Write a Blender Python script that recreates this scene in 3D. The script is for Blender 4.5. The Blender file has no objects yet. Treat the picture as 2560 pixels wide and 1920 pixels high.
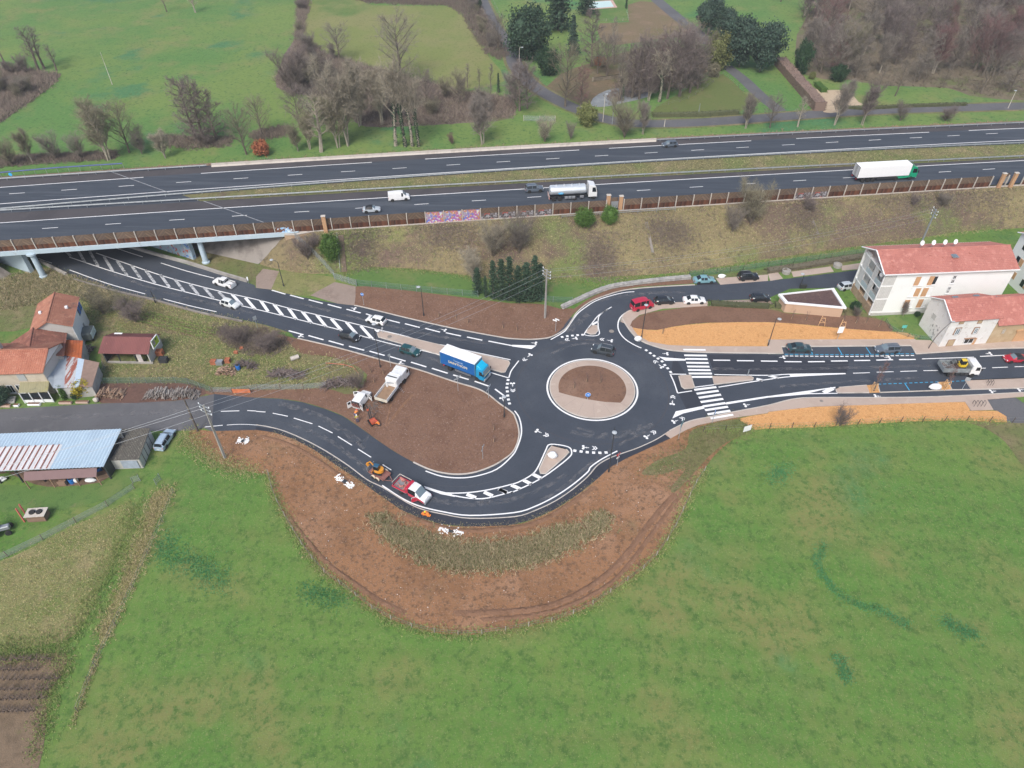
import bpy,bmesh,math,random
import numpy as np
from mathutils import Vector,Matrix
from mathutils.geometry import delaunay_2d_cdt
R=math.radians
rnd=random.Random(7)
# ------------------------------------------------------------------ camera, sky, sun, exposure
SC=bpy.context.scene
COL=SC.collection
CAM_H,PITCH,FPX=86.0,42.5,1776.0
cam_d=bpy.data.cameras.new('camera'); cam=bpy.data.objects.new('camera',cam_d); COL.objects.link(cam)
cam.location=(0,0,CAM_H); cam.rotation_euler=(R(90-PITCH),0,0)
cam_d.sensor_width=36; cam_d.lens=36*FPX/2560; cam_d.clip_end=6000; cam_d.clip_start=0.5
SC.camera=cam
SUN_EL,SUN_AZ,HAZE=50.0,200.0,0.00022
wd=bpy.data.worlds.new('World'); SC.world=wd; wd.use_nodes=True
nt=wd.node_tree; nt.nodes.clear()
sky=nt.nodes.new('ShaderNodeTexSky'); sky.sky_type='NISHITA'; sky.sun_disc=False
sky.sun_elevation=R(SUN_EL); sky.sun_rotation=R(SUN_AZ)
sky.air_density=1.0; sky.dust_density=4.0; sky.ozone_density=1.0; sky.altitude=200
bg=nt.nodes.new('ShaderNodeBackground'); bg.inputs['Strength'].default_value=0.10
wo=nt.nodes.new('ShaderNodeOutputWorld')
nt.links.new(sky.outputs[0],bg.inputs['Color']); nt.links.new(bg.outputs[0],wo.inputs['Surface'])
sl=bpy.data.lights.new('sun','SUN'); sl.energy=1.5; sl.angle=R(22); sl.color=(1.0,0.98,0.95)
so=bpy.data.objects.new('sun',sl); COL.objects.link(so)
sd=Vector((math.sin(R(SUN_AZ))*math.cos(R(SUN_EL)),math.cos(R(SUN_AZ))*math.cos(R(SUN_EL)),math.sin(R(SUN_EL))))
so.rotation_euler=sd.to_track_quat('Z','Y').to_euler(); so.location=(0,0,150)
SC.view_settings.view_transform='Standard'; SC.view_settings.look='None'
SC.view_settings.exposure=0.85; SC.view_settings.gamma=1.0; SC.view_settings.use_curve_mapping=False
# ------------------------------------------------------------------ survey helpers: photo pixel -> point on the ground
_c,_s=math.cos(R(PITCH)),math.sin(R(PITCH))
def W(p,z=0.0):
 x=(p[0]-1280)/FPX; y=-(p[1]-960)/FPX
 d=(x,_c+y*_s,-_s+y*_c); t=(z-CAM_H)/d[2]
 return Vector((t*d[0],t*d[1],z))
def proj(P):
 z=P[2]-CAM_H; d=P[1]*_c-z*_s; u=P[1]*_s+z*_c
 return(1280+FPX*P[0]/d,960-FPX*u/d)
def rise(b,top_y,z0=0.0):
 """height of an upright thing whose foot is at pixel b and whose top is seen at row top_y"""
 B=W(b,z0); lo,hi=0.0,80.0
 for _ in range(40):
  m=(lo+hi)/2
  if proj((B.x,B.y,z0+m))[1]>top_y:lo=m
  else:hi=m
 return lo
class Tile:
 def __init__(s,ox,oy,k=2212/640):s.o=(ox,oy,k)
 def __call__(s,*v):
  ox,oy,k=s.o
  return[(ox+v[i]/k,oy+v[i+1]/k)for i in range(0,len(v),2)]
A0,A1,A2,A3=[Tile(640*i,0)for i in range(4)]
B0,B1,B2,B3=[Tile(640*i,400)for i in range(4)]
C0,C1,C2=[Tile(640*i,800)for i in range(3)]
C3=Tile(1920,720); K=Tile(640,1160); L=Tile(1200,1160); M0=Tile(0,1200,2212/800)
def G(px,z=0.0):return[W(p,z)for p in px]
def smooth(pts,n=6,closed=False):
 P=[Vector(p)for p in pts]; N=len(P); out=[]
 if N<3:return P
 for i in range(N if closed else N-1):
  if closed:a,b,c,d=P[i-1],P[i],P[(i+1)%N],P[(i+2)%N]
  else:a,b,c,d=P[max(i-1,0)],P[i],P[i+1],P[min(i+2,N-1)]
  for k in range(n):
   t=k/n
   out.append(0.5*((2*b)+(c-a)*t+(2*a-5*b+4*c-d)*t*t+(3*b-a-3*c+d)*t**3))
 if not closed:out.append(P[-1])
 return out
 # ------------------------------------------------------------------ materials
MATS={}
def _nodes(name):
 m=bpy.data.materials.new(name); m.use_nodes=True; t=m.node_tree
 return m,t,t.nodes['Principled BSDF']
def plain(name,c,rough=0.6,metal=0.0,var=0.0,spec=None,coat=0.0):
 """paint, metal, glass: one colour with faint dirt"""
 if name in MATS:return MATS[name]
 m,t,b=_nodes(name)
 b.inputs['Roughness'].default_value=rough; b.inputs['Metallic'].default_value=metal
 if spec is not None:b.inputs['Specular IOR Level'].default_value=spec
 if coat:b.inputs['Coat Weight'].default_value=coat; b.inputs['Coat Roughness'].default_value=0.08
 if var:
  tc=t.nodes.new('ShaderNodeTexCoord'); n=t.nodes.new('ShaderNodeTexNoise'); n.inputs['Scale'].default_value=1.7; n.inputs['Detail'].default_value=8
  mr=t.nodes.new('ShaderNodeMapRange'); mr.inputs['From Min'].default_value=.3; mr.inputs['From Max'].default_value=.7
  mr.inputs['To Min'].default_value=1-var; mr.inputs['To Max'].default_value=1+var*.5
  mx=t.nodes.new('ShaderNodeMix'); mx.data_type='RGBA'; mx.blend_type='MULTIPLY'; mx.inputs[0].default_value=1
  mx.inputs[6].default_value=(*c,1)
  t.links.new(tc.outputs['Object'],n.inputs['Vector']); t.links.new(n.outputs['Fac'],mr.inputs['Value'])
  t.links.new(mr.outputs[0],mx.inputs[7]); t.links.new(mx.outputs[2],b.inputs['Base Color'])
 else:b.inputs['Base Color'].default_value=(*c,1)
 MATS[name]=m; return m
def earth(name,layers,rough=0.95,bump=0.3,bscale=6.0,stretch=None,specks=None,spec=0.2):
 """ground-like surface. layers: [(colour)] then (colour, scale, lo, hi, detail) noise masks over it"""
 if name in MATS:return MATS[name]
 m,t,b=_nodes(name); b.inputs['Roughness'].default_value=rough; b.inputs['Specular IOR Level'].default_value=spec
 tc=t.nodes.new('ShaderNodeTexCoord'); vec=tc.outputs['Object']
 if stretch:
  mp=t.nodes.new('ShaderNodeMapping'); mp.inputs['Rotation'].default_value=(0,0,stretch[1]); mp.inputs['Scale'].default_value=stretch[0]
  t.links.new(vec,mp.inputs['Vector']); svec=mp.outputs[0]
 else:svec=vec
 rgb=t.nodes.new('ShaderNodeRGB'); rgb.outputs[0].default_value=(*layers[0],1); cur=rgb.outputs[0]
 for k,L_ in enumerate(layers[1:]):
  c=L_[:3]; sc,lo,hi=L_[3:6]; det=L_[6]if len(L_)>6 else 4
  n=t.nodes.new('ShaderNodeTexNoise'); n.noise_dimensions='4D'; n.inputs['W'].default_value=k*3.7+len(name)
  n.inputs['Scale'].default_value=sc; n.inputs['Detail'].default_value=det; n.inputs['Roughness'].default_value=.62
  t.links.new(svec if sc<2 else vec,n.inputs['Vector'])
  mr=t.nodes.new('ShaderNodeMapRange'); mr.interpolation_type='SMOOTHSTEP'
  mr.inputs['From Min'].default_value=lo; mr.inputs['From Max'].default_value=hi
  t.links.new(n.outputs['Fac'],mr.inputs['Value'])
  mx=t.nodes.new('ShaderNodeMix'); mx.data_type='RGBA'; mx.inputs[7].default_value=(*c,1)
  t.links.new(mr.outputs[0],mx.inputs[0]); t.links.new(cur,mx.inputs[6]); cur=mx.outputs[2]
 if specks:
  c,sc,thr=specks
  v=t.nodes.new('ShaderNodeTexVoronoi'); v.inputs['Scale'].default_value=sc; t.links.new(vec,v.inputs['Vector'])
  mr=t.nodes.new('ShaderNodeMapRange'); mr.inputs['From Min'].default_value=thr; mr.inputs['From Max'].default_value=thr*.6
  t.links.new(v.outputs['Distance'],mr.inputs['Value'])
  n2=t.nodes.new('ShaderNodeTexWhiteNoise'); t.links.new(v.outputs['Position'],n2.inputs['Vector'])
  gt=t.nodes.new('ShaderNodeMath'); gt.operation='GREATER_THAN'; gt.inputs[1].default_value=.6; t.links.new(n2.outputs['Value'],gt.inputs[0])
  ml=t.nodes.new('ShaderNodeMath'); ml.operation='MULTIPLY'; t.links.new(mr.outputs[0],ml.inputs[0]); t.links.new(gt.outputs[0],ml.inputs[1])
  mx=t.nodes.new('ShaderNodeMix'); mx.data_type='RGBA'; mx.inputs[7].default_value=(*c,1)
  t.links.new(ml.outputs[0],mx.inputs[0]); t.links.new(cur,mx.inputs[6]); cur=mx.outputs[2]
 if name=='meadow_grass':
  mp2=t.nodes.new('ShaderNodeMapping'); mp2.inputs['Rotation'].default_value=(0,0,.07); wv=t.nodes.new('ShaderNodeTexWave'); wv.bands_direction='Y'; wv.inputs['Scale'].default_value=.075; wv.inputs['Distortion'].default_value=5; wv.inputs['Detail'].default_value=3; wv.inputs['Detail Scale'].default_value=.6
  t.links.new(vec,mp2.inputs['Vector']); t.links.new(mp2.outputs[0],wv.inputs['Vector']); mr=t.nodes.new('ShaderNodeMapRange'); mr.inputs['To Min'].default_value=.96; mr.inputs['To Max'].default_value=1.03; t.links.new(wv.outputs['Fac'],mr.inputs['Value'])
  mx=t.nodes.new('ShaderNodeMix'); mx.data_type='RGBA'; mx.blend_type='MULTIPLY'; mx.inputs[0].default_value=1; t.links.new(cur,mx.inputs[6]); t.links.new(mr.outputs[0],mx.inputs[7]); cur=mx.outputs[2]
 t.links.new(cur,b.inputs['Base Color'])
 if bump:
  n=t.nodes.new('ShaderNodeTexNoise'); n.inputs['Scale'].default_value=bscale; n.inputs['Detail'].default_value=6; n.inputs['Roughness'].default_value=.7
  t.links.new(vec,n.inputs['Vector'])
  bp=t.nodes.new('ShaderNodeBump'); bp.inputs['Strength'].default_value=bump; bp.inputs['Distance'].default_value=.25
  t.links.new(n.outputs['Fac'],bp.inputs['Height']); t.links.new(bp.outputs[0],b.inputs['Normal'])
 MATS[name]=m; return m
def leafy(name,cols,rough=0.7,spec=0.25,trans=0.0):
 """foliage / twigs / stones / chips: every little piece its own tone"""
 if name in MATS:return MATS[name]
 m,t,b=_nodes(name); b.inputs['Roughness'].default_value=rough; b.inputs['Specular IOR Level'].default_value=spec
 g=t.nodes.new('ShaderNodeNewGeometry'); r=t.nodes.new('ShaderNodeValToRGB')
 e=r.color_ramp.elements
 e[0].color=(*cols[0],1); e[1].color=(*cols[-1],1); e[0].position=0; e[1].position=1
 for i,c in enumerate(cols[1:-1]):q=e.new((i+1)/(len(cols)-1)); q.color=(*c,1)
 t.links.new(g.outputs['Random Per Island'],r.inputs[0])
 o=t.nodes.new('ShaderNodeObjectInfo'); mr=t.nodes.new('ShaderNodeMapRange'); mr.inputs['To Min'].default_value=.82; mr.inputs['To Max'].default_value=1.15
 mx=t.nodes.new('ShaderNodeMix'); mx.data_type='RGBA'; mx.blend_type='MULTIPLY'; mx.inputs[0].default_value=1
 t.links.new(o.outputs['Random'],mr.inputs['Value']); t.links.new(r.outputs[0],mx.inputs[6]); t.links.new(mr.outputs[0],mx.inputs[7])
 t.links.new(mx.outputs[2],b.inputs['Base Color'])
 MATS[name]=m; return m
GRASS=[(.096,.198,.040),(.126,.214,.046,.035,.40,.60,6),(.185,.196,.066,.07,.46,.64,7),(.066,.180,.062,.045,.56,.70,7),(.180,.178,.072,.16,.62,.78,7),(.118,.182,.048,.5,.48,.70,7),(.066,.134,.032,1.1,.46,.68,8),(.155,.215,.064,2.2,.50,.70,8),(.175,.205,.085,5.0,.54,.74,6)]
m_meadow=earth('meadow_grass',GRASS,bump=.30,bscale=5)
m_field=earth('far_meadow',[(.100,.205,.055),(.160,.230,.062,.03,.38,.60,5),(.200,.215,.080,.08,.48,.70,6),(.065,.180,.075,.04,.54,.66,5),(.065,.135,.040,1.2,.48,.70,7),(.19,.26,.095,2.2,.52,.76,6)],bump=.5,bscale=3)
m_field2=earth('yellow_meadow',[(.185,.215,.068),(.220,.220,.088,.06,.42,.62,5),(.110,.180,.050,.035,.52,.66,5),(.095,.120,.036,1.6,.5,.74,6),(.22,.22,.09,3,.52,.8,6)],bump=.5,bscale=3)
m_lawn=earth('green_lawn',[(.105,.185,.050),(.150,.195,.062,.12,.45,.66,6),(.075,.145,.040,1.2,.48,.70,7),(.20,.195,.09,.3,.56,.74,6)],bump=.4)
m_rough=earth('rough_grass',[(.185,.170,.080),(.145,.175,.060,.12,.42,.6,6),(.250,.205,.115,.22,.48,.7,6),(.150,.115,.082,.16,.56,.72,6),(.090,.085,.040,1.6,.48,.72,6),(.24,.2,.115,2.8,.56,.8,6)],bump=.9,bscale=3)
m_dry=earth('dry_grass',[(.225,.225,.090),(.165,.200,.062,.10,.42,.58,6),(.300,.250,.130,.2,.5,.7,6),(.150,.145,.065,1.5,.48,.70,7),(.38,.32,.18,3,.56,.76,6)],bump=.8,bscale=3)
m_bank=earth('embankment_scrub',[(.215,.175,.095),(.150,.105,.082,.045,.44,.56,7),(.265,.220,.110,.10,.50,.66,6),(.150,.185,.062,.045,.52,.64,6),(.135,.098,.085,.12,.56,.68,7),(.105,.090,.058,1.3,.48,.68,7),(.33,.27,.165,2.0,.54,.74,7)],bump=1.0,bscale=2.2)
m_soil=earth('fresh_brown_soil',[(.215,.122,.080),(.178,.098,.063,.3,.45,.65,6),(.262,.162,.112,.12,.55,.72,5),(.130,.078,.058,2.6,.48,.70,7),(.30,.20,.155,4.5,.56,.76,5)],bump=.7,bscale=5,specks=((.34,.25,.20),2.6,.07))
m_soil2=earth('sandy_brown_soil',[(.310,.162,.082),(.245,.128,.064,.16,.42,.62,6),(.355,.205,.122,.08,.50,.66,6),(.205,.150,.080,.12,.58,.72,6),(.150,.088,.052,1.6,.48,.66,7),(.40,.25,.165,3.0,.56,.74,6)],bump=.7,bscale=4,specks=((.46,.36,.28),1.6,.05))
m_mulch=earth('orange_wood_mulch',[(.70,.38,.155),(.58,.295,.11,1.2,.5,.68,7),(.80,.49,.235,2.8,.5,.70,7),(.42,.205,.08,4.5,.56,.70,6)],bump=.9,bscale=8)
m_asph=earth('new_asphalt',[(.052,.062,.080),(.043,.052,.068,.12,.42,.62,6),(.070,.080,.096,.05,.50,.66,5),(.090,.095,.105,.35,.62,.78,8),(.038,.042,.050,5,.5,.74,5)],rough=.82,bump=.12,bscale=20,spec=.4)
m_asphd=earth('dark_new_asphalt',[(.034,.038,.050),(.028,.032,.043,.2,.45,.65,5),(.052,.058,.072,.6,.64,.8,6)],rough=.78,bump=.12,bscale=20,spec=.4)
m_asphm=earth('motorway_asphalt',[(.056,.067,.084),(.045,.055,.071,.5,.42,.58,6),(.074,.085,.102,.35,.54,.66,6),(.046,.052,.060,4,.5,.8,4)],rough=.85,bump=.1,bscale=20,spec=.35,stretch=((.12,1.6,1),-.13))
m_asphs=earth('shoulder_asphalt',[(.080,.074,.078),(.066,.062,.066,.12,.42,.62,5),(.095,.086,.088,.3,.55,.75,5)],rough=.9,bump=.15,bscale=15)
m_aspho=earth('old_asphalt',[(.128,.128,.134),(.108,.108,.114,.12,.42,.62,6),(.155,.152,.153,.3,.55,.72,6),(.098,.098,.102,3,.5,.75,5)],rough=.92,bump=.2,bscale=12)
m_pave=earth('beige_concrete_paving',[(.44,.35,.29),(.40,.315,.26,.3,.45,.65,6),(.50,.41,.34,.7,.55,.75,5),(.36,.29,.24,8,.55,.8,3)],rough=.9,bump=.12,bscale=18)
m_kerb=earth('pale_kerb',[(.52,.475,.42),(.40,.36,.31,.6,.48,.68,7)],rough=.85,bump=.1)
m_gravel=earth('beige_gravel',[(.30,.235,.195),(.25,.19,.155,.3,.45,.65,6),(.35,.285,.24,2.2,.5,.75,6)],bump=.5,bscale=9)
m_white=earth('road_paint',[(.80,.80,.79),(.68,.68,.67,1.2,.58,.74,6),(.45,.46,.47,3.0,.70,.80,6)],rough=.7,bump=0)
m_worn=earth('worn_road_paint',[(.42,.43,.44),(.60,.60,.60,1.4,.48,.62,6),(.10,.11,.12,1.1,.50,.62,7)],rough=.8,bump=0)
m_blue=plain('blue_road_paint',(.04,.36,.62),.7,var=.15)
m_conc=earth('grey_concrete',[(.36,.34,.31),(.29,.27,.245,.5,.45,.66,7),(.44,.42,.39,.25,.55,.7,5)],rough=.9,bump=.2)
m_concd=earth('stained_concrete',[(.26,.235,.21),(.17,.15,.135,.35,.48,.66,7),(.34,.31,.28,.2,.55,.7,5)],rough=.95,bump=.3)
m_blueconc=earth('pale_blue_painted_concrete',[(.44,.54,.60),(.52,.60,.64,.5,.5,.7,6),(.33,.32,.31,.8,.62,.74,7)],rough=.8,bump=.1)
m_galv=plain('galvanised_steel',(.33,.36,.375),.55,.3,var=.25)
m_dark=plain('dark_metal',(.035,.037,.04),.6)
m_grey=plain('grey_metal',(.30,.32,.34),.5,.3)
m_glass=plain('tinted_glass',(.015,.02,.024),.06,spec=.6)
m_glassl=plain('pale_glass',(.16,.21,.24),.08,spec=.6)
m_tyre=plain('tyre_rubber',(.02,.02,.02),.9)
m_rim=plain('alloy_rim',(.45,.46,.48),.35,.7)
m_lamp=plain('head_lamp_glass',(.75,.78,.8),.15)
m_tail=plain('tail_lamp_red',(.45,.012,.012),.3)
m_plate=plain('plate_white',(.75,.75,.72),.5)
m_wood=leafy('stake_wood',[(.42,.27,.16),(.55,.38,.24)],.8)
m_frame=leafy('fresh_timber',[(.62,.36,.17),(.70,.45,.24)],.8)
m_black=plain('black_plastic',(.02,.02,.022),.55)
# ------------------------------------------------------------------ mesh builder
class MB:
 def __init__(s):s.v=[]; s.f=[]; s.mi=[]; s.m=0
 def add(s,vs,fs):
  o=len(s.v); s.v+=[tuple(v)for v in vs]; s.f+=[tuple(o+i for i in f)for f in fs]; s.mi+=[s.m]*len(fs); return s
 def box(s,c,d,rz=0,taper=1.0,M=None):
  hx,hy,hz=d[0]/2,d[1]/2,d[2]/2; vs=[]
  for z,k in((-hz,1),(hz,taper)):
   for x,y in((-hx,-hy),(hx,-hy),(hx,hy),(-hx,hy)):vs.append(Vector((x*k,y*k,z)))
  if rz:Q=Matrix.Rotation(rz,3,'Z'); vs=[Q@v for v in vs]
  vs=[v+Vector(c)for v in vs]
  if M:vs=[M@v for v in vs]
  return s.add(vs,[(3,2,1,0),(4,5,6,7),(0,1,5,4),(1,2,6,5),(2,3,7,6),(3,0,4,7)])
 def bevbox(s,c,d,b=.05,rz=0):
  hx,hy,hz=d[0]/2,d[1]/2,d[2]/2; vs=[]
  def ring(x,y,z):return[(-x+b,-y),(x-b,-y),(x,-y+b),(x,y-b),(x-b,y),(-x+b,y),(-x,y-b),(-x,-y+b)],z
  rows=[ring(hx-b,hy-b,-hz),ring(hx,hy,-hz+b),ring(hx,hy,hz-b),ring(hx-b,hy-b,hz)]
  Q=Matrix.Rotation(rz,3,'Z')
  for r,z in rows:vs+=[Q@Vector((x,y,z))+Vector(c)for x,y in r]
  fs=[tuple(range(7,-1,-1)),tuple(range(24,32))]
  for k in range(3):
   for i in range(8):j=(i+1)%8; fs.append((k*8+i,k*8+j,k*8+8+j,k*8+8+i))
  return s.add(vs,fs)
 def tube(s,a,b,r0,r1=None,n=6,cap=True):
  a,b=Vector(a),Vector(b); r1=r0 if r1 is None else r1; d=b-a
  if d.length<1e-6:return s
  q=d.to_track_quat('Z','Y').to_matrix(); vs=[]
  for p,r in((a,r0),(b,r1)):
   for k in range(n):t=2*math.pi*k/n; vs.append(p+q@Vector((r*math.cos(t),r*math.sin(t),0)))
  fs=[(k,(k+1)%n,n+(k+1)%n,n+k)for k in range(n)]
  if cap:fs+=[tuple(range(n-1,-1,-1)),tuple(range(n,2*n))]
  return s.add(vs,fs)
 def path(s,pts,rad,n=6):
  for i in range(len(pts)-1):
   r0=rad[i]if hasattr(rad,'__len__')else rad; r1=rad[i+1]if hasattr(rad,'__len__')else rad
   s.tube(pts[i],pts[i+1],r0,r1,n,cap=(i in(0,len(pts)-2)))
  return s
 def lathe(s,prof,c=(0,0,0),n=16,axis='Z'):
  vs=[]
  for r,z in prof:
   for k in range(n):
    t=2*math.pi*k/n; v=(r*math.cos(t),r*math.sin(t),z)
    if axis=='Y':v=(v[0],v[2],v[1])
    vs.append((v[0]+c[0],v[1]+c[1],v[2]+c[2]))
  m=len(prof); fs=[(i*n+k,i*n+(k+1)%n,(i+1)*n+(k+1)%n,(i+1)*n+k)for i in range(m-1)for k in range(n)]
  fs+=[tuple(range(n-1,-1,-1)),tuple(range((m-1)*n,m*n))]
  return s.add(vs,fs)
 def prism(s,poly,z0,z1):
  n=len(poly); vs=[(p[0],p[1],z0)for p in poly]+[(p[0],p[1],z1)for p in poly]
  return s.add(vs,[tuple(range(n-1,-1,-1)),tuple(range(n,2*n))]+[(i,(i+1)%n,n+(i+1)%n,n+i)for i in range(n)])
 def flat(s,poly,z):return s.add([(p[0],p[1],z)for p in poly],[tuple(range(len(poly)))])
 def loft(s,rings,closed=True,caps=False):
  n=len(rings[0]); vs=[v for r in rings for v in r]; fs=[]
  for i in range(len(rings)-1):
   for k in range(n if closed else n-1):fs.append((i*n+k,i*n+(k+1)%n,(i+1)*n+(k+1)%n,(i+1)*n+k))
  if caps:fs+=[tuple(range(n-1,-1,-1)),tuple(range((len(rings)-1)*n,len(rings)*n))]
  return s.add(vs,fs)
 def mesh(s,name,mats,sm=False,ang=35,fixn=True):
  me=bpy.data.meshes.new(name); me.from_pydata(s.v,[],s.f)
  for m in(mats if isinstance(mats,(list,tuple))else[mats]):me.materials.append(m)
  if any(s.mi):me.polygons.foreach_set('material_index',s.mi)
  if fixn and len(s.f)<6000:
   bm=bmesh.new(); bm.from_mesh(me); bmesh.ops.recalc_face_normals(bm,faces=bm.faces); bm.to_mesh(me); bm.free()
  if sm:
   me.polygons.foreach_set('use_smooth',[True]*len(me.polygons)); me.set_sharp_from_angle(angle=R(ang))
  me.update(); return me
 def build(s,name,mats,parent=None,sm=False,ang=35,fixn=True):
  o=bpy.data.objects.new(name,s.mesh(name,mats,sm,ang,fixn)); COL.objects.link(o)
  if parent is not None:o.parent=parent
  return o
def tag(o,label,cat=None,group=None,kind=None):
 if label:o['label']=label
 if cat:o['category']=cat
 if group:o['group']=group
 if kind:o['kind']=kind
 return o
def thing(name,label,cat,loc=(0,0,0),rz=0,group=None):
 o=bpy.data.objects.new(name,None); COL.objects.link(o); o.empty_display_size=.3
 o.location=loc; o.rotation_euler=(0,0,rz)
 return tag(o,label,cat,group)
def inst(name,me,parent=None,loc=(0,0,0),rz=0,sc=None):
 o=bpy.data.objects.new(name,me); COL.objects.link(o); o.parent=parent; o.location=loc; o.rotation_euler=(0,0,rz)
 if sc:o.scale=sc
 return o
def copy_tree(o,parent=None):
 c=o.copy(); COL.objects.link(c); c.parent=parent
 for ch in list(o.children):copy_tree(ch,c)
 return c
def struct(o,kind='structure'):o['kind']=kind; return o
def sheet(name,poly,z,mat,parent=None,label=None):
 """flat ground area, subdivided nowhere; 4 mm and more above what lies below"""
 P2=[Vector((p[0],p[1]))for p in poly]; n=len(P2)
 r=delaunay_2d_cdt(P2,[],[list(range(n))],1,1e-4)
 b=MB().add([(v.x,v.y,z)for v in r[0]],[tuple(f)for f in r[2]]); me=b.mesh(name,mat,fixn=False)
 if me.polygons[0].normal.z<0:me.flip_normals()
 o=bpy.data.objects.new(name,me); COL.objects.link(o); o.parent=parent
 if parent is None:struct(o)
 return o
def slab(name,poly,z0,z1,mat,parent=None):
 P2=[Vector((p[0],p[1]))for p in poly]; n=len(P2); r=delaunay_2d_cdt(P2,[],[list(range(n))],1,1e-4)
 b=MB().add([(v.x,v.y,z1)for v in r[0]],[tuple(f)for f in r[2]])
 b.add([(p.x,p.y,z0)for p in P2]+[(p.x,p.y,z1)for p in P2],[(i,(i+1)%n,n+(i+1)%n,n+i)for i in range(n)])
 o=b.build(name,mat,parent)
 if parent is None:struct(o)
 return o
def offset(pts,d):
 out=[]
 for i,p in enumerate(pts):
  a=pts[max(i-1,0)]; b=pts[min(i+1,len(pts)-1)]; t=(Vector(b)-Vector(a)); t.z=0; t.normalize()
  out.append(Vector((p[0]-t.y*d,p[1]+t.x*d,p[2]if len(p)>2 else 0)))
 return out
def ribbon(name,pts,w,z,mat,parent):
 a,b=offset(pts,w/2),offset(pts,-w/2); n=len(pts)
 mb=MB().add([(p.x,p.y,z)for p in a]+[(p.x,p.y,z)for p in b],[(n+i,n+i+1,i+1,i)for i in range(n-1)])
 return mb.build(name,mat,parent,fixn=False)
def kerb(name,pts,w,z0,z1,mat,parent):
 a,b=offset(pts,w/2),offset(pts,-w/2)
 rings=[[(p.x,p.y,z0),(p.x,p.y,z1),(q.x,q.y,z1),(q.x,q.y,z0)]for p,q in zip(a,b)]
 return MB().loft(rings,caps=True).build(name,mat,parent)
def pick(poly,n,rg):
 """n random points inside a polygon"""
 P=[(p[0],p[1])for p in poly]; xs=[p[0]for p in P]; ys=[p[1]for p in P]; out=[]
 A=np.array(P); B=np.roll(A,-1,0)
 while len(out)<n:
  k=max(64,n); X=np.array([[rg.uniform(min(xs),max(xs)),rg.uniform(min(ys),max(ys))]for _ in range(k)])
  ins=np.zeros(k,bool)
  for(x0,y0),(x1,y1)in zip(A,B):
   if y0==y1:continue
   c=((y0>X[:,1])!=(y1>X[:,1]))&(X[:,0]<(x1-x0)*(X[:,1]-y0)/(y1-y0)+x0); ins^=c
  out+=[tuple(p)for p in X[ins]]
 return out[:n]
 # ------------------------------------------------------------------ the lie of the land
ZM,ZF=7.0,6.4
def fit(px,z):
 P=G(px,z); return np.polyfit([p.x for p in P],[p.y for p in P],2)
q_farL=fit(B0(0,240,1245,143)+A1(0,1462,1000,1403,2212,1340)+A2(840,1287,2065,1213)+A3(240,1190,1385,1135,2212,1115),ZM)
q_farD=fit(B0(525,267,1025,229,1525,192,2020,159)+A1(277,1510,735,1480,1180,1455,1645,1430,2078,1405)+A2(295,1380,718,1352,1146,1324,1548,1298,1935,1274)+A3(120,1251,497,1229,870,1211,1225,1192,1555,1178),ZM)
q_farI=fit(B0(0,385,1420,262,2212,215)+B1(1100,150,2212,80)+A3(1230,1245,2212,1218),ZM)
q_farR=fit(B0(0,405,2212,240)+B1(0,235,2212,85)+A2(0,1465,870,1400,2212,1320)+A3(0,1320,830,1270,2212,1240),ZM+.7)
q_nearR=fit(B0(0,440,2212,285)+B1(0,285,2212,185)+B2(0,185,2212,65)+A3(0,1445,1400,1380,2212,1335),ZM+.7)
q_nearI=fit(B0(0,552,1100,460,2212,390)+B1(0,388,1140,328,2212,265)+B2(0,265,750,217,2212,122)+B3(0,120,700,78,1280,48,2212,13),ZM)
q_nearD=fit(B0(357,600,913,553,1467,515,2008,480)+B1(335,445,858,418,1367,390,1865,363)+B2(133,330,1080,265,1535,233,1985,203)+B3(215,176,1473,103,1862,87),ZM)
q_bar=fit(B0(0,145,930,90,1550,40,2212,10)+A1(0,1375,2212,1265)+A2(0,1260,1250,1195,2212,1145)+A3(0,1140,2212,1045),ZM+.8)
q_wall=fit(B0(0,800,1090,715,2212,632)+B1(630,605,1000,578,1460,548)+B2(350,490,1400,400,1700,380,2212,345)+B3(0,345,560,310,1000,285,1970,230,2212,215),6.6)
def Q(q,x):
 xc=min(max(x,-150),160); y=np.polyval(q,xc); return float(y+(x-xc)*np.polyval(np.polyder(q),xc))
def along(q,x0,x1,step=8.0,dy=0.0,z=0.0):
 n=max(2,int(abs(x1-x0)/step)); return[Vector((x0+(x1-x0)*i/n,Q(q,x0+(x1-x0)*i/n)+dy,z))for i in range(n+1)]
def resample(pts,N):
 P=[Vector(p)for p in pts]; s=[0.0]
 for a,b in zip(P,P[1:]):s.append(s[-1]+(b-a).length)
 out=[]; j=0
 for i in range(N):
  t=s[-1]*i/(N-1)
  while j<len(P)-2 and s[j+1]<t:j+=1
  k=(t-s[j])/max(1e-9,s[j+1]-s[j]); out.append(P[j].lerp(P[j+1],min(max(k,0),1)))
 return out
X0,X1=-330.0,420.0
# ground to the horizon
b=MB(); S_=5000
b.add([(-S_,-S_,-.03),(S_,-S_,-.03),(S_,S_,-.03),(-S_,S_,-.03)],[(0,1,2,3)])
ground=struct(b.build('ground',m_meadow,fixn=False))
# land beyond the motorway
nb=70; xs=[X0+(X1-X0)*i/(nb-1)for i in range(nb)]
b=MB(); rows=[]
rows.append([(x,Q(q_bar,x)+.55,-.5)for x in xs]); rows.append([(x,Q(q_bar,x)+.55,ZF)for x in xs])
for d in(3,12,30,60,100,150,220):rows.append([(x,Q(q_bar,x)+d,ZF)for x in xs])
rows.append([(x*9,900,ZF)for x in xs]); rows.append([(x*12,4500,ZF+30)for x in xs])
b.loft(rows,closed=False); far_land=struct(b.build('far_meadow',m_field,fixn=False))
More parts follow.
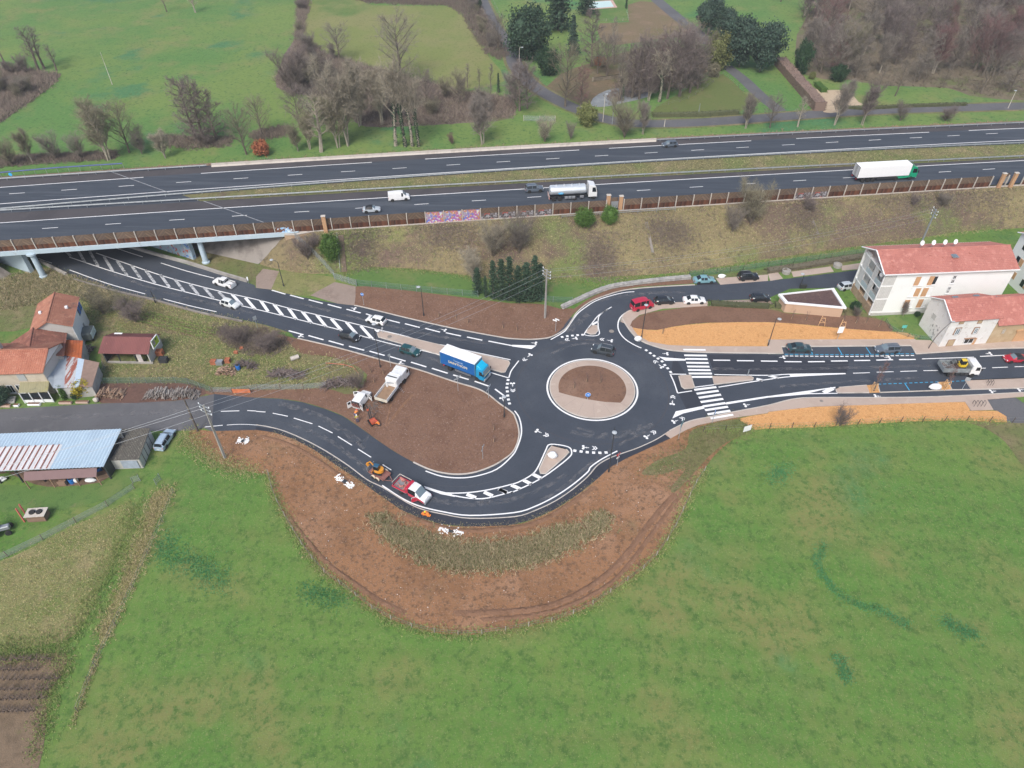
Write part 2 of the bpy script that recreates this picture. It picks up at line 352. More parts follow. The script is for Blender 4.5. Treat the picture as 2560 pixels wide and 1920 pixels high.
# motorway body right of the bridge joint; joint line is skew
J=G(B0(930,90,1400,260,1690,330,2212,515),ZM); jd=(J[3]-J[0]).normalized()
def joint_x(y):return J[0].x+(y-J[0].y)*jd.x/jd.y
def clip_joint(q,dy=0.0):
 x=J[0].x
 for _ in range(20):x=joint_x(Q(q,x)+dy)
 return x
xa,xb_=clip_joint(q_wall),clip_joint(q_bar)
def band(qa,da,qb,db,z,x_end=X1,x_start=None,name='x',mat=None,n=60,parent=None):
 """strip of carriageway between two of the motorway's lines"""
 a0=clip_joint(qa,da)if x_start is None else x_start; b0=clip_joint(qb,db)if x_start is None else x_start
 A=[(a0+(x_end-a0)*i/n)for i in range(n+1)]; Bx=[(b0+(x_end-b0)*i/n)for i in range(n+1)]
 mb=MB().loft([[(x,Q(qa,x)+da,z),(y,Q(qb,y)+db,z)]for x,y in zip(A,Bx)],closed=False)
 o=mb.build(name,mat,parent,fixn=False)
 if o.data.polygons[0].normal.z<0:o.data.flip_normals()
 return o
motorway=struct(band(q_wall,.1,q_bar,.6,ZM-.03,name='motorway',mat=m_asphm))
for o in(band(q_nearI,.25,q_nearR,-.35,ZM-.02,x_start=X0,name='shoulder',mat=m_asphs,parent=motorway),band(q_farL,.3,q_bar,.0,ZM-.015,x_start=X0,name='hard_shoulder',mat=m_asphs,parent=motorway)):pass
median=struct(band(q_nearR,-.3,q_farR,.35,ZM+.02,name='median_strip',mat=m_rough))
# deck of the bridge over the departmental road
br=thing('road_bridge','concrete motorway bridge with pale blue edge beam and round columns','bridge')
def deckpoly(n=30):
 a1,b1=clip_joint(q_wall),clip_joint(q_bar)
 lo=[(X0+(a1-X0)*i/n,0)for i in range(n+1)]; hi=[(X0+(b1-X0)*i/n,0)for i in range(n+1)]
 return[(x,Q(q_wall,x)+.1)for x,_ in lo]+[(x,Q(q_bar,x)+.5)for x,_ in reversed(hi)]
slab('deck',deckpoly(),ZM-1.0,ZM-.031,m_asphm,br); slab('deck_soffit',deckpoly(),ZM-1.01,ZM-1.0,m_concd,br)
MB().loft([[(p.x,p.y-.45,ZM-1.15),(p.x,p.y-.45,ZM-.25),(p.x,p.y+.12,ZM-.25),(p.x,p.y+.12,ZM-1.15)]for p in along(q_wall,X0,clip_joint(q_wall)+2)],caps=True).build('edge_beam',m_blueconc,br)
def col(px,name='column'):
 g=W(px); top=ZM-1.15
 y2=Q(q_wall,g.x)+1.0
 MB().lathe([(.85,0),(.85,.25),(.62,.45),(.55,top-.5)],(g.x,g.y,0),18).build(name,m_blueconc,br,True)
 MB().lathe([(.6,top-.5),(1.05,top-.25),(1.05,top+.1)],(g.x,g.y,0),18).build('column_cap',m_blueconc,br,True)
 return g
c1=col(B0(378,1008)[0]); c2=col(B0(1782,885)[0])
ud=(W(B0(1310,735)[0])-W(B0(1690,855)[0])); ud.z=0; ud.normalize()
un=Vector((-ud.y,ud.x,0))
graf=earth('graffiti_paint',[(.38,.50,.58),(.55,.16,.12,.9,.56,.60,3),(.10,.22,.55,1.0,.58,.62,3),(.70,.72,.72,.8,.60,.63,4),(.09,.09,.10,1.3,.62,.66,3),(.55,.30,.45,1.1,.64,.67,3)],bump=0)
for base,m in((W(B0(1688,855)[0]),graf),(W(B0(283,972)[0]),m_blueconc)):
 p=base; e=p+ud*16; w=un*.45
 MB().prism([p-w,p+w,e+w,e-w],0,ZM-1.02).build('blade_pier',m,br)
for g in(c1,c2):
 for k in range(1,4):
  pass
  # abutment slopes under the bridge (concrete facing) and the embankment
N=90
toe_px=B1(70,700,60,800,20,900,190,945,420,985,640,985,780,965,1000,930,1500,960,2212,1060)+B2(400,1035,1200,1000,1600,960,2212,860)+B3(700,760,1300,680,2212,590)
toe=G(toe_px); toe.append(Vector((230,Q(q_wall,230)-17,0))); toe.append(Vector((X1,Q(q_wall,X1)-17,0)))
topl=[Vector((p.x,p.y,6.4))for p in along(q_wall,clip_joint(q_wall)+3.0,X1,4,-.25)]
def xlike(t):
 x=max(clip_joint(q_wall)+.5,t.x*1.02); return Vector((x,Q(q_wall,x)-.25,6.45))
rg=random.Random(3); tl=resample(smooth(toe,5),150); rows=[]
for k in range(9):
 f=k/8; row=[]
 for i,t in enumerate(tl):
  c=xlike(t); p=t.lerp(c,f); n_=(.35*math.sin(f*math.pi))*rg.uniform(-.6,.9)
  row.append((p.x,p.y,p.z*(1+.10*math.sin(f*math.pi))+n_+(-.25 if k==0 else 0)))
 rows.append(row)
embank=struct(MB().loft(rows,closed=False).build('embankment',m_bank,sm=True,ang=80,fixn=False))
if embank.data.polygons[40].normal.z<0:embank.data.flip_normals()
# concrete-faced slope under the deck on the right, earth slope on the left
pA=W(B0(1790,800)[0]); pB=W(B1(20,900)[0])
r0=[pB,pA.lerp(pB,.35),pA,pA+ud*8,pA+ud*26]
jx=clip_joint(q_wall)
r1=[Vector((jx+1.0,Q(q_wall,jx)-.2,5.8)),Vector((jx+.6,Q(q_wall,jx)+.3,5.8)),Vector((joint_x(Q(q_wall,jx)+4)+.8,Q(q_wall,jx)+4,5.8)),Vector((joint_x(Q(q_wall,jx)+12)+.8,Q(q_wall,jx)+12,5.8)),Vector((joint_x(Q(q_wall,jx)+34)+.8,Q(q_wall,jx)+34,5.8))]
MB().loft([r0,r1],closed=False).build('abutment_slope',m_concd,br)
pL=G(B0(0,830,100,960,60,1010)); lb=W(B0(150,985)[0])
la=lb+ud*24
tl_=[Vector((lb.x-11,lb.y+3.5,5.8)),Vector((la.x-11,la.y+3.5,5.8))]
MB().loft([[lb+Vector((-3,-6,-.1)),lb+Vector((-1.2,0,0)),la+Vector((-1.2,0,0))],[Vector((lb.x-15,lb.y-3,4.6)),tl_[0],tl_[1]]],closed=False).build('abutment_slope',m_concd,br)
b=MB(); b.loft([[lb+Vector((-1.5,-3,-.1)),lb+Vector((-9,-7.5,-.1)),lb+Vector((-30,-13,-.1)),lb+Vector((-80,-24,-.1))],[lb+Vector((-8,1.5,3.5)),lb+Vector((-13,.2,4.6)),lb+Vector((-34,-2.4,5.6)),lb+Vector((-84,-9,5.8))]],closed=False)
struct(b.build('embankment_cone',m_rough,fixn=False))
# stone wing wall at the right abutment
wp=[W(p,5.2)for p in B1(258,690,345,690,610,640)]
wl=thing('wing_wall','tan stone wing wall beside the bridge end','wall')
m_tan=earth('tan_stone',[(.42,.30,.20),(.34,.23,.15,.8,.48,.66,6),(.50,.38,.27,1.6,.5,.7,5)],bump=.4)
kerb('masonry',wp,.5,3.2,6.5,m_tan,wl); kerb('coping',[p+Vector((0,-.02,0))for p in wp],.62,6.5,6.62,m_kerb,wl)
# ------------------------------------------------------------------ motorway markings, one mesh each
def mark(name,px,w,z,parent,m=None,n=4):return ribbon(name,smooth(G(px,z),n),w,z,m or m_white,parent)
Z=ZM+.005
def qline(q,x0,x1,w,name='edge_line'):return ribbon(name,along(q,x0,x1,6),w,Z,m_white,motorway)
qline(q_nearI,-175,240,.24); qline(q_farI,-175,240,.24)
# long dashes of the far right-hand edge (39 m paint, 13 m gap)
for a,c in zip([W(p,ZM).x for p in[(-190,480)]+B0(1740,110)+A1(1460,1380)+A2(840,1287)+A3(240,1190,1730,1123)],[W(p,ZM).x for p in B0(1245,143)+A1(1000,1403)+A2(583,1305,2065,1213)+A3(1385,1135)]+[230]):
 qline(q_farL,a,c,.24,'edge_dash')
def dash_run(q,x_first,x_last,step,ln,w=.17):
 x=x_first
 while x<x_last:
  ribbon('lane_dash',[Vector((x,Q(q,x),0)),Vector((x+ln,Q(q,x+ln),0))],w,Z,m_white,motorway); x+=step
def dash_at(q,px,ln):
 for p in px:
  x=W(p,ZM).x; ribbon('lane_dash',[Vector((x,Q(q,x),0)),Vector((x+ln,Q(q,x+ln),0))],.18,Z,m_white,motorway)
dash_at(q_farD,B0(62,307,525,267,1025,229,1525,192,2020,159)+A1(277,1510,735,1480,1180,1455,1645,1430,2078,1405)+A2(295,1380,718,1352,1146,1324,1548,1298,1935,1274)+A3(120,1251,497,1229,870,1211,1225,1192,1555,1178,1895,1168),3.4)
dash_at(q_nearD,B0(357,600,913,553,1467,515,2008,480)+B1(335,445,858,418,1367,390,1865,363)+B2(133,330,1080,265,1535,233,1985,203)+B3(215,176,645,150,1473,103,1862,87),3.2)
for a,c in((J[0],J[1]),(J[2],J[3])):
 ribbon('expansion_joint',[a,a+(c-a)*1.12],.22,Z+.004,plain('joint_steel',(.30,.31,.32),.6,var=.4),motorway)
 # ------------------------------------------------------------------ departmental road, roundabout and branches (level 0)
RC=Vector((14.27,92.7,0))
def ring(r,n=96,a0=0,a1=360):return[Vector((RC.x+r*math.cos(R(a0+(a1-a0)*i/n)),RC.y+r*math.sin(R(a0+(a1-a0)*i/n)),0))for i in range(n+(a1-a0<360))]
nkerb=B1(850,1258,935,1275,1300,1365,1700,1455,2100,1530,2212,1545)+B2(150,1552,280,1543,345,1527,430,1485,480,1440,520,1380,560,1320,620,1265,700,1215,800,1175,950,1130,1100,1110,1300,1095,1580,1080)
skerb=C1(360,160,700,240,1100,350,1400,430,1700,530,1900,590,2000,640,2100,720,2212,800)+C2(30,850,55,930,60,1000,40,1080,0,1150)+C1(2150,1200,2050,1260,1900,1315,1750,1335,1600,1320,1480,1285,1360,1230)
west=smooth(G(B0(1100,755,1620,905,2150,1062)+B1(0,1105,130,1122,400,1185,700,1240)+nkerb[:8]+C2(100,165)),4)
west_s=smooth(G(C2(0,700)+skerb[8::-1]+C1(280,105)+B0(2212,1405,1700,1300,1300,1192,1000,1125,590,990,350,870,240,820)),4)
uw=[west[0]+ud*40,west[0]+ud*20]; us=[west_s[-1]+ud*20,west_s[-1]+ud*40]
road_w=sheet('main_road',uw+west+[RC+Vector((0,3,0)),RC+Vector((-3,-6,0))]+west_s+us,.012,m_asph)
rb=sheet('roundabout',ring(15.0),.016,m_asph)
north_poly=G(B2(150,1552,280,1543,345,1527,430,1485,480,1440,520,1380,560,1320,620,1265,700,1215,800,1175,950,1130,1100,1110,1300,1095,1580,1080,2212,1045)+B3(300,1010,810,945,1400,870,2212,790,2600,760,2600,860,2000,930,800,1100,190,1112,0,1195)+B2(2212,1195,1500,1228,1240,1238,1030,1300,980,1330,930,1380,915,1430,930,1490,980,1550,1060,1600,1120,1640,700,1700))
road_n=sheet('side_street',north_poly,.010,m_asph)
south_poly=G(C2(60,1000,40,1080,0,1150)+C1(2150,1200,2050,1260,1900,1315,1750,1335,1600,1320,1480,1285,1360,1230,1200,1140,1050,1040,900,930,750,830,600,770,400,710,200,680,0,672)+C0(1850,640,1830,960)+C1(0,950,150,970,330,1030,500,1120,700,1260,900,1390,1050,1500,1280,1650)+K(1400,460,1600,520,1800,540)+L(300,522,450,480,650,390,850,260,1000,140,1100,50)+C2(740,1360,850,1270,1000,1190,1370,1022,1320,985,900,700))
road_s=sheet('south_road',south_poly,.008,m_asph)
sh_poly=G(C1(0,925,180,945,400,1035,600,1140,800,1270,960,1390,1100,1480)+K(1300,338,1430,398,1600,436,1850,476)+L(300,462,480,406,650,326,800,226,930,116)+C2(740,1262,840,1202,960,1157,1100,1107,1250,1037,1320,985,1370,1022,1000,1190,850,1270,740,1360)+L(1000,140,850,260,650,390,450,480,250,530,0,540)+K(1800,540,1600,520,1400,460,1250,395,1100,290,930,160)+C1(700,1260,500,1120,330,1030,150,970,0,950))
sheet('new_path',sh_poly,.020,m_asphd)
old_poly=G([(-160,1010),(-160,1110)]+C0(0,1050,400,1000,1300,960,1640,955,1760,935,1830,960,1850,640,1780,655,1500,700,870,722,0,772)[0:])
sheet('old_lane',old_poly,.006,m_aspho)
east_poly=G(C2(1100,180,1250,235,1400,268,1700,283,2212,290)+C3(0,572,130,572,118,508,1240,495,1282,573,1900,532,2212,520,2600,500,2600,900,2212,905,1500,940,1000,950,400,950,200,967,0,1012)+C2(2212,742,1900,802,1710,842,1600,862,1500,892,1360,962,1250,1030,800,900,800,500))
road_e=sheet('village_road',east_poly,.014,m_asph)
# fresher patches at the crossing
sheet('asphalt_patch',G(C2(1400,300,1500,470,1560,600,1660,745,1510,775,1440,640,1370,470)),.019,m_asphd,road_e)
sheet('asphalt_patch',G(C2(1690,300,2212,300)+C3(700,640,680,730,0,745)+C2(1750,470)),.0195,m_asphd,road_e)
# pavements and traffic islands (raised) --------------------------------------------------
isl=MB().prism(ring(7.45,72),0,.14).build('central_island',m_pave); struct(isl)
soil_arc=[p for p in ring(6.0,90)]
cut=G(C2(405,630,520,662,650,690,800,713,935,720))
def above(p):
 for a,c in zip(cut,cut[1:]):
  if a.x<=p.x<=c.x:return p.y>a.y+(c.y-a.y)*(p.x-a.x)/(c.x-a.x)
 return p.y>cut[0].y if p.x<cut[0].x else p.y>cut[-1].y
arc=[p for p in soil_arc if above(p)]
arc.sort(key=lambda p:math.atan2(p.y-RC.y,p.x-RC.x)if math.atan2(p.y-RC.y,p.x-RC.x)>-1.9 else math.atan2(p.y-RC.y,p.x-RC.x)+2*math.pi)
sp=arc+cut
b=MB(); cen=Vector((RC.x,RC.y+.9,.42))
for k,f in enumerate((1,.75,.45)):pass
rings_=[[(cen.x+(p.x-cen.x)*f,cen.y+(p.y-cen.y)*f,.15+.22*(1-f**2))for p in sp]for f in(1,.8,.55,.3,.05)]
b.loft(rings_,caps=True).build('soil_bed',m_soil,isl,True)
for r_,w_,m_,z_,nm in((8.0,.30,m_white,.024,'edge_ring'),(7.53,.16,m_kerb,None,'kerb')):
 pts=ring(r_); pts.append(pts[0])
 if z_:ribbon(nm,pts,w_,z_,m_,rb)
 else:kerb(nm,pts,w_,0,.15,m_,isl)
for a_ in(200,222,245,268,292,320,345,20,70,110,150):
 d=Vector((math.cos(R(a_)),math.sin(R(a_)),0)); r0_=6.05 if not 190<a_<330 else(4.2 if 215<a_<310 else 5.4)
 ribbon('joint',[RC+d*r0_,RC+d*7.4],.03,.1425,m_concd,isl)
 # seam between the wearing courses
ribbon('asphalt_seam',ring(13.45)+[ring(13.45)[0]],.10,.0205,m_asphs,rb)
pave_n=G(C3(0,450,1270,445,1272,452,1400,455,1470,500,1880,475,2212,460,2600,440,2600,505,2212,520,1900,530,1280,572,1235,500,115,510,130,567,0,568)+C2(2212,290,1700,283,1400,268,1250,235,1120,185,1040,120,975,30)+B2(945,1400,955,1350,1000,1312,1045,1297,1250,1238,1690,1226,1690,1262,1300,1287,1100,1342,1040,1392,1018,1440)+C2(1030,55,1080,130,1180,190,1350,220,1600,230,2212,232))
pv_n=slab('north_pavement',pave_n,0,.13,m_pave)
pave_s=G(C2(1320,988,1370,1025,1510,950,1610,910,1900,850,2212,805)+C3(0,1072,400,1027,1000,1007,1700,985,1750,1060,1945,1055,1930,1030,1890,965,2140,945,2212,940,2212,905,1500,940,1000,950,400,952,200,968,0,1012)+C2(2212,742,1900,802,1710,842,1600,862,1500,892,1360,962))
pv_s=slab('south_pavement',pave_s,0,.13,m_pave)
kerb('kerb',smooth(G(C2(1360,960,1500,890,1600,860,1710,840,1900,800,2212,740)+C3(200,966,400,950,1000,950,1500,940,2212,905)),3),.18,0,.145,m_kerb,pv_s)
kerb('kerb',smooth(G(C3(1280,572,1900,530,2212,520)),3),.2,0,.145,m_kerb,pv_n)
kerb('kerb',G(C3(0,568,130,567,115,510,1235,500,1280,572)),.2,0,.144,m_kerb,pv_n)
kerb('kerb',smooth(G(B2(1045,1297,1000,1312,955,1350,940,1400)+C2(945,-20,975,30,1040,120,1120,185,1250,235,1400,268,1700,283,2212,290)),3),.2,0,.146,m_kerb,pv_n)
kn=kerb('kerb',smooth(G(nkerb),4),.22,0,.12,m_kerb,road_w)
ks=kerb('kerb',smooth(G(skerb),4),.22,0,.12,m_kerb,road_w)
kerb('kerb',smooth(G(C1(0,905,200,945,400,1025,600,1130,800,1260,960,1380)+K(1100,205,1300,330,1430,390,1600,430,1850,470)+L(300,455,480,400,650,320,800,220,930,110)+C2(740,1255,840,1195,960,1150,1100,1100,1250,1030,1360,960)),4),.16,0,.04,m_kerb,road_s)
# splitter islands: beige slab with pale kerb
def splitter(px,name='traffic_island'):
 P=G(px); o=slab(name,P,0,.13,m_pave); kerb('kerb',P+[P[0],P[1]],.16,0,.142,m_kerb,o); return o
splitter(C1(1048,118,1075,102,1110,105,2185,358,2192,378,2152,452,2125,455,1060,150))
splitter(C2(345,1090,470,1120,492,1145,450,1190,290,1330,245,1328,236,1290,310,1130))
splitter(B2(655,1465,690,1432,735,1432,742,1480,720,1505,680,1508,640,1492))
splitter(C2(1440,488,1455,482,1545,480,1575,580,1560,592,1490,597,1465,578))
splitter(C2(1730,487,2060,487,2085,503,2080,520,1745,560))
splitter(C3(585,876,610,862,850,842,872,907,610,909,590,898))
pit_a=slab('tree_pit',G(C3(852,843,948,836,966,904,874,907)),0,.10,m_mulch)
pit_b=slab('tree_pit',G(C3(1466,816,1552,811,1588,881,1492,886)),0,.10,m_mulch)
splitter(C3(1702,802,2212,782,2600,765,2600,850,2212,866,1755,880))
for p in(C3(948,836,966,904),C3(1466,816,1492,886),C3(1552,811,1588,881)):kerb('kerb',G(p),.14,0,.14,m_kerb,pv_s)
kerb('kerb',G(C3(966,905,1490,887,1590,882,1752,880)),.16,0,.14,m_kerb,pv_s)
# ------------------------------------------------------------------ soils, mulch, grass patches
sheet('soil_bed',smooth(G(C1(360,163,700,243,1100,353,1400,433,1700,533,1900,593,2000,643,2100,723,2212,803)+C2(30,853,55,933,60,1000,40,1080,0,1150)+C1(2150,1200,2050,1258,1900,1313,1750,1333,1600,1318,1480,1283,1360,1228,1200,1138,1050,1038,900,928,750,828,600,768,400,708,200,678,0,670)+C0(1800,645,1830,600)+C1(0,600,300,600,600,590,830,640,960,470,700,330,400,290,280,200,130,110)),3,True),.004,m_soil)
sheet('soil_bed',smooth(G(B1(850,1258,860,1180,870,1092,1200,1115,1550,1157,2212,1240)+B2(0,1238,250,1245,420,1285,535,1288,470,1400,430,1460,345,1520,280,1538,150,1548,0,1538)+B1(2100,1526,1700,1450,1300,1360,935,1270)),3,True),.005,m_soil)
sheet('gravel_bay',G(B1(470,1170,540,1130,680,1055,860,1092,860,1180,850,1258,700,1240)),.007,m_gravel)
sheet('gravel_verge',G(B1(0,1105,0,1010,60,940,200,960,130,1120)),.005,m_gravel)
sheet('rough_verge',smooth(G(B1(130,1122,200,940,400,980,660,1010,680,1055,540,1130,470,1175)),3,True),.004,m_dry)
sheet('wild_verge',smooth(G(B0(1600,870,1850,790,2130,870,2212,900)+B1(190,945,60,1000,0,1090)+B0(2150,1055)),3,True),.003,m_rough)
sheet('earthworks',smooth(G(C0(1640,960,1740,950,1850,960,2100,950)+C1(0,950,150,970,330,1030,500,1120,700,1260,900,1390,1050,1500,1280,1650)+K(1400,460,1600,520,1800,540)+L(300,522,450,480,650,390,850,260,1000,140,1100,50)+C2(740,1360,850,1270,1000,1190,1370,1022,1510,950,1610,910,1900,850,1960,850,2030,890,2060,960,1900,1040,1750,1170,1650,1310,1560,1450)+L(1880,160,1850,200,1780,350,1680,560,1550,760,1400,920,1200,1060,1000,1200,800,1300,550,1380,250,1430,0,1460)+K(1900,1475,1700,1475,1450,1440,1200,1360,1000,1250,800,1090,600,950,440,760,330,590,230,420,150,250,100,100)+C0(2212,1320,1950,1260,1800,1180,1650,1060)),3,True),.0035,m_soil2)
sheet('grassy_ditch',smooth(G(C2(1250,1215,1500,1110,1560,950,1900,860,2040,890,2060,960,1850,1060,1700,1180,1600,1290,1500,1400,1400,1490,1380,1440,1500,1280,1300,1330,1120,1330)),4,True),.006,m_rough)
sheet('mulch_bed',smooth(G(B2(1020,1442,1100,1458,1250,1470,1400,1440,1700,1408,2212,1402)+B3(300,1422,600,1452,1000,1482,1200,1495,1262,1560,900,1575,0,1610)+C2(1900,255,1600,250,1350,240,1180,210,1060,140,1020,55)),2,True),.03,m_mulch)
sheet('planting_soil',smooth(G(B2(1020,1440,1045,1390,1150,1330,1400,1288,1690,1264,2212,1290)+B3(200,1330,700,1345,1000,1390,1060,1490,600,1450,300,1420,0,1410)+B2(1700,1405,1400,1438,1250,1468)),3,True),.022,m_soil)
sheet('mulch_bed',smooth(G(C2(1965,850,2212,808)+C3(0,1074,400,1029,1000,1009,1700,987,1740,1062,1980,1062,2065,1160,1700,1145,1200,1155,700,1185,400,1205,0,1215)+C2(2100,948,2030,900)),2,True),.03,m_mulch)
sheet('gravel_yard',G(C3(1890,965,2140,947,2200,990,2600,1000,2600,1175,2070,1165,1980,1062,1945,1055)),.02,m_aspho)
sheet('rough_field_corner',smooth(G(C3(1700,1146,2065,1162,2600,1180,2600,1700,2250,1580,2050,1330,1870,1210)),3,True),.004,m_rough)
sheet('house_lawn',G(B3(1000,1390,1060,1350,1500,1300,1700,1320,1400,1555,1268,1556,1200,1492,1060,1488)),.012,m_lawn)
sheet('shrub_bed',G(B2(1690,1262,2212,1240)+B3(60,1250,680,1270,900,1340,1000,1392,700,1345,200,1332)+B2(2212,1292)),.011,m_rough)
sheet('green_verge',smooth(G(B1(780,1000,900,920,1500,950,2212,1050)+B2(400,1040,740,1090,860,1085,640,1170,430,1280,250,1240,0,1238)+B1(2212,1238,1550,1155,870,1088)),3,True),.0045,m_lawn)
sheet('green_verge',G(B2(1300,1000,1600,965,2212,875)+B3(500,795,900,745,900,800,0,925)+B2(2212,940,1530,1015)),.0045,m_lawn)
sheet('fence_border',G(B2(1530,1018,2212,943)+B3(0,928,860,795,870,860,560,920,0,985)+B2(2212,1000,1560,1030)),.006,m_rough)
for p in(B2(1560,1025,1600,1080,1790,1078,1750,1020),):sheet('parking_bay',G(p),.015,m_asphd)
for p in(B2(1760,1022,1800,1078,2212,1045,2212,990),B3(0,985,20,1045,130,1025,85,970),B3(200,965,220,1012,570,965,540,920),B3(630,915,640,955,820,940,830,885)):sheet('parking_bay',G(p),.014,m_pave)
sheet('parking_bay',G(B2(1830,1215,2212,1200)+B3(0,1200,60,1250)+B2(2212,1238,1700,1262)),.013,m_gravel)
sheet('planting_strip',smooth(G(B2(440,1440,530,1330,650,1240,860,1150,1100,1095,1560,1068,1540,1025,1200,1060,900,1105,700,1180,560,1270,480,1330)),2,True),.013,m_soil)
# left-hand gardens and yard
sheet('wild_verge',smooth(G(B0(0,1090,130,1010,360,920,600,1000,1000,1128,1300,1195,1700,1303,2212,1408)+C1(280,105,130,110,280,200,400,290,700,330,940,400,830,640,600,590,300,600,0,600)+C0(1830,600,1780,655,1500,700,870,722,820,560,880,400,780,180,300,60,0,100)),2,True),.002,m_rough)
sheet('vegetable_plot',G(B0(1150,1380,1300,1330,1900,1480,1800,1540,1450,1500)),.006,earth('row_soil',[(.16,.125,.075),(.12,.14,.05,.5,.5,.7,5),(.2,.17,.09,2,.5,.7,5)],bump=.6))
sheet('wood_yard',smooth(G(C0(860,560,1000,545,1650,545,1780,640,1500,698,880,718,850,640)),2,True),.007,earth('bark_litter',[(.15,.085,.065),(.10,.06,.05,1.2,.48,.66,6),(.24,.15,.11,2.5,.55,.75,6)],bump=.6))
sheet('barn_yard',smooth(G(C0(0,1290,300,1420,520,1440,860,1405,940,1330,900,1265,400,1270,0,1330)),2,True),.006,earth('yard_dirt',[(.17,.115,.08),(.13,.09,.065,.8,.5,.7,6),(.23,.16,.11,2,.5,.7,6)],bump=.5))
sheet('dry_field',smooth(G(M0(0,560,250,450,500,320,720,230,880,170,925,190,900,300,820,480,760,620,700,720,640,880,580,980,470,1100,200,1150,0,1140)+[(-120,1600),(-120,1420)]),3,True),.005,m_dry)
sheet('dry_grass_strip',smooth(G(M0(1060,90,1200,50,1130,200,1060,330,1040,420,1000,520,960,610,920,700,850,830,800,950,770,1040,720,1130,690,1130,690,1030,760,900,800,790,860,640,920,480,980,330,1030,180)),2,True),.006,m_dry)
sheet('vineyard_soil',smooth(G(M0(0,1215,380,1195,460,1210,440,1330,330,1480,320,1659,250,2050,0,2050)+[(-150,1950),(-150,1640)]),2,True),.005,earth('vineyard_earth',[(.20,.145,.095),(.15,.11,.072,.5,.46,.62,7),(.19,.18,.07,.3,.58,.74,6),(.32,.21,.12,.8,.6,.75,6)],bump=.5))
sheet('yard_grass',smooth(G(C0(0,1420,500,1445,880,1405,1000,1300,1190,1290,1180,1340,1050,1470,850,1570,500,1640,0,1659)+[(-60,1280),(-60,1215)]),2,True),.0055,m_lawn)
# ------------------------------------------------------------------ painted markings on the lower roads (each its own piece)
ZK=.026
def dash(tile_pts,w,parent,name='lane_dash',m=None):
 for a,c in zip(tile_pts[::2],tile_pts[1::2]):ribbon(name,[W(a),W(c)],w,ZK,m or m_white,parent)
def line(px,w,parent,name='edge_line',m=None,n=4):return ribbon(name,smooth(G(px),n),w,ZK,m or m_white,parent)
def fill(px,parent,name='painted_wedge',z=.0275):
 return sheet(name,G(px),z,m_white,parent)
 # hatched zone, west
up=B0(830,805,900,828,1250,950,1500,1030,1900,1135,2212,1205)+B1(300,1285,600,1355,850,1415,1030,1460,1300,1525,1500,1590)
lo=B0(600,840,960,960,1330,1070,1600,1140,1900,1215,2212,1290)+B1(450,1400,750,1475,1000,1545,1250,1610)
line(up+C1(1600,215,1850,270,2200,345),.22,road_w,'hatch_border'); line(lo+C1(1550,292,2000,445,2180,500),.22,road_w,'hatch_border')
bars_w=B0(575,795,615,835,680,790,735,885,775,790,850,920,895,830,975,960,1010,870,1100,1000,1135,910,1220,1030,1255,950,1340,1065,1385,990,1465,1100,1510,1030,1590,1135,1640,1072,1715,1165,1765,1105,1845,1195,1890,1140,1950,1200)
dash(bars_w,.55,road_w,'hatch_bar',m_worn)
dash(B0(2005,1160,2090,1255,2120,1190,2205,1290)+B1(40,1215,105,1310,155,1247,230,1345,280,1280,350,1378,400,1310,480,1410,525,1340,605,1440,650,1372,740,1475,780,1400,870,1505,905,1435,1005,1545,1030,1462,1060,1485),.60,road_w,'hatch_bar')
for p in(B0(600,950,930,1068,1255,1158),B0(1410,1200,1640,1260,1870,1312),B0(330,850,390,872,450,892),B0(1005,762,1120,802,1235,838),B0(1390,890,1620,962,1850,1022)):line(p,.20,road_w)
dash(B1(137,1125,255,1160,295,1168,413,1200,455,1208,577,1240,620,1248,738,1280,782,1290,905,1322,950,1330,1000,1345,1115,1375,1243,1408,1287,1415,1415,1448,1462,1455,1590,1488,1640,1493,1772,1522,1823,1530,1955,1558,2008,1565,2212,1605),.30,road_w)
fill(B2(0,1598,212,1603,168,1634,0,1612),road_w)
dash(C1(282,93,410,128,453,135,583,172,628,180,757,217,803,227,935,262,982,270,1112,307,1158,316,1292,356,1340,365,1472,406,1520,418,1657,461,1703,475,1838,515,1890,530,2020,575,2065,597,2150,660),.30,road_w)
# give-way squares
def squares(px,parent,d,w=.5,l=.5):
 for p,a in zip(px,d):
  c=W(p); t=Vector((math.cos(R(a)),math.sin(R(a)),0)); ribbon('give_way_square',[c-t*l/2,c+t*l/2],w,ZK,m_white,parent)
def tang(px):return[math.degrees(math.atan2(W(p).y-RC.y,W(p).x-RC.x))+90 for p in px]
for px in(C1(2178,519,2172,552,2168,585,2172,618,2175,654,2181,688,2190,722),C2(1160,262,1195,287,1228,310,1262,334,1297,358,1320,390,1345,418,1370,450),C2(433,147,478,140,522,135,567,131,610,128),C2(543,1130,597,1137,650,1143,705,1147,759,1148,813,1146)):squares(px,rb,tang(px))
line(C2(1365,465,1400,540,1430,630),.22,rb); line(C1(2185,500,2205,440)+C2(30,390,58,352),.22,rb)
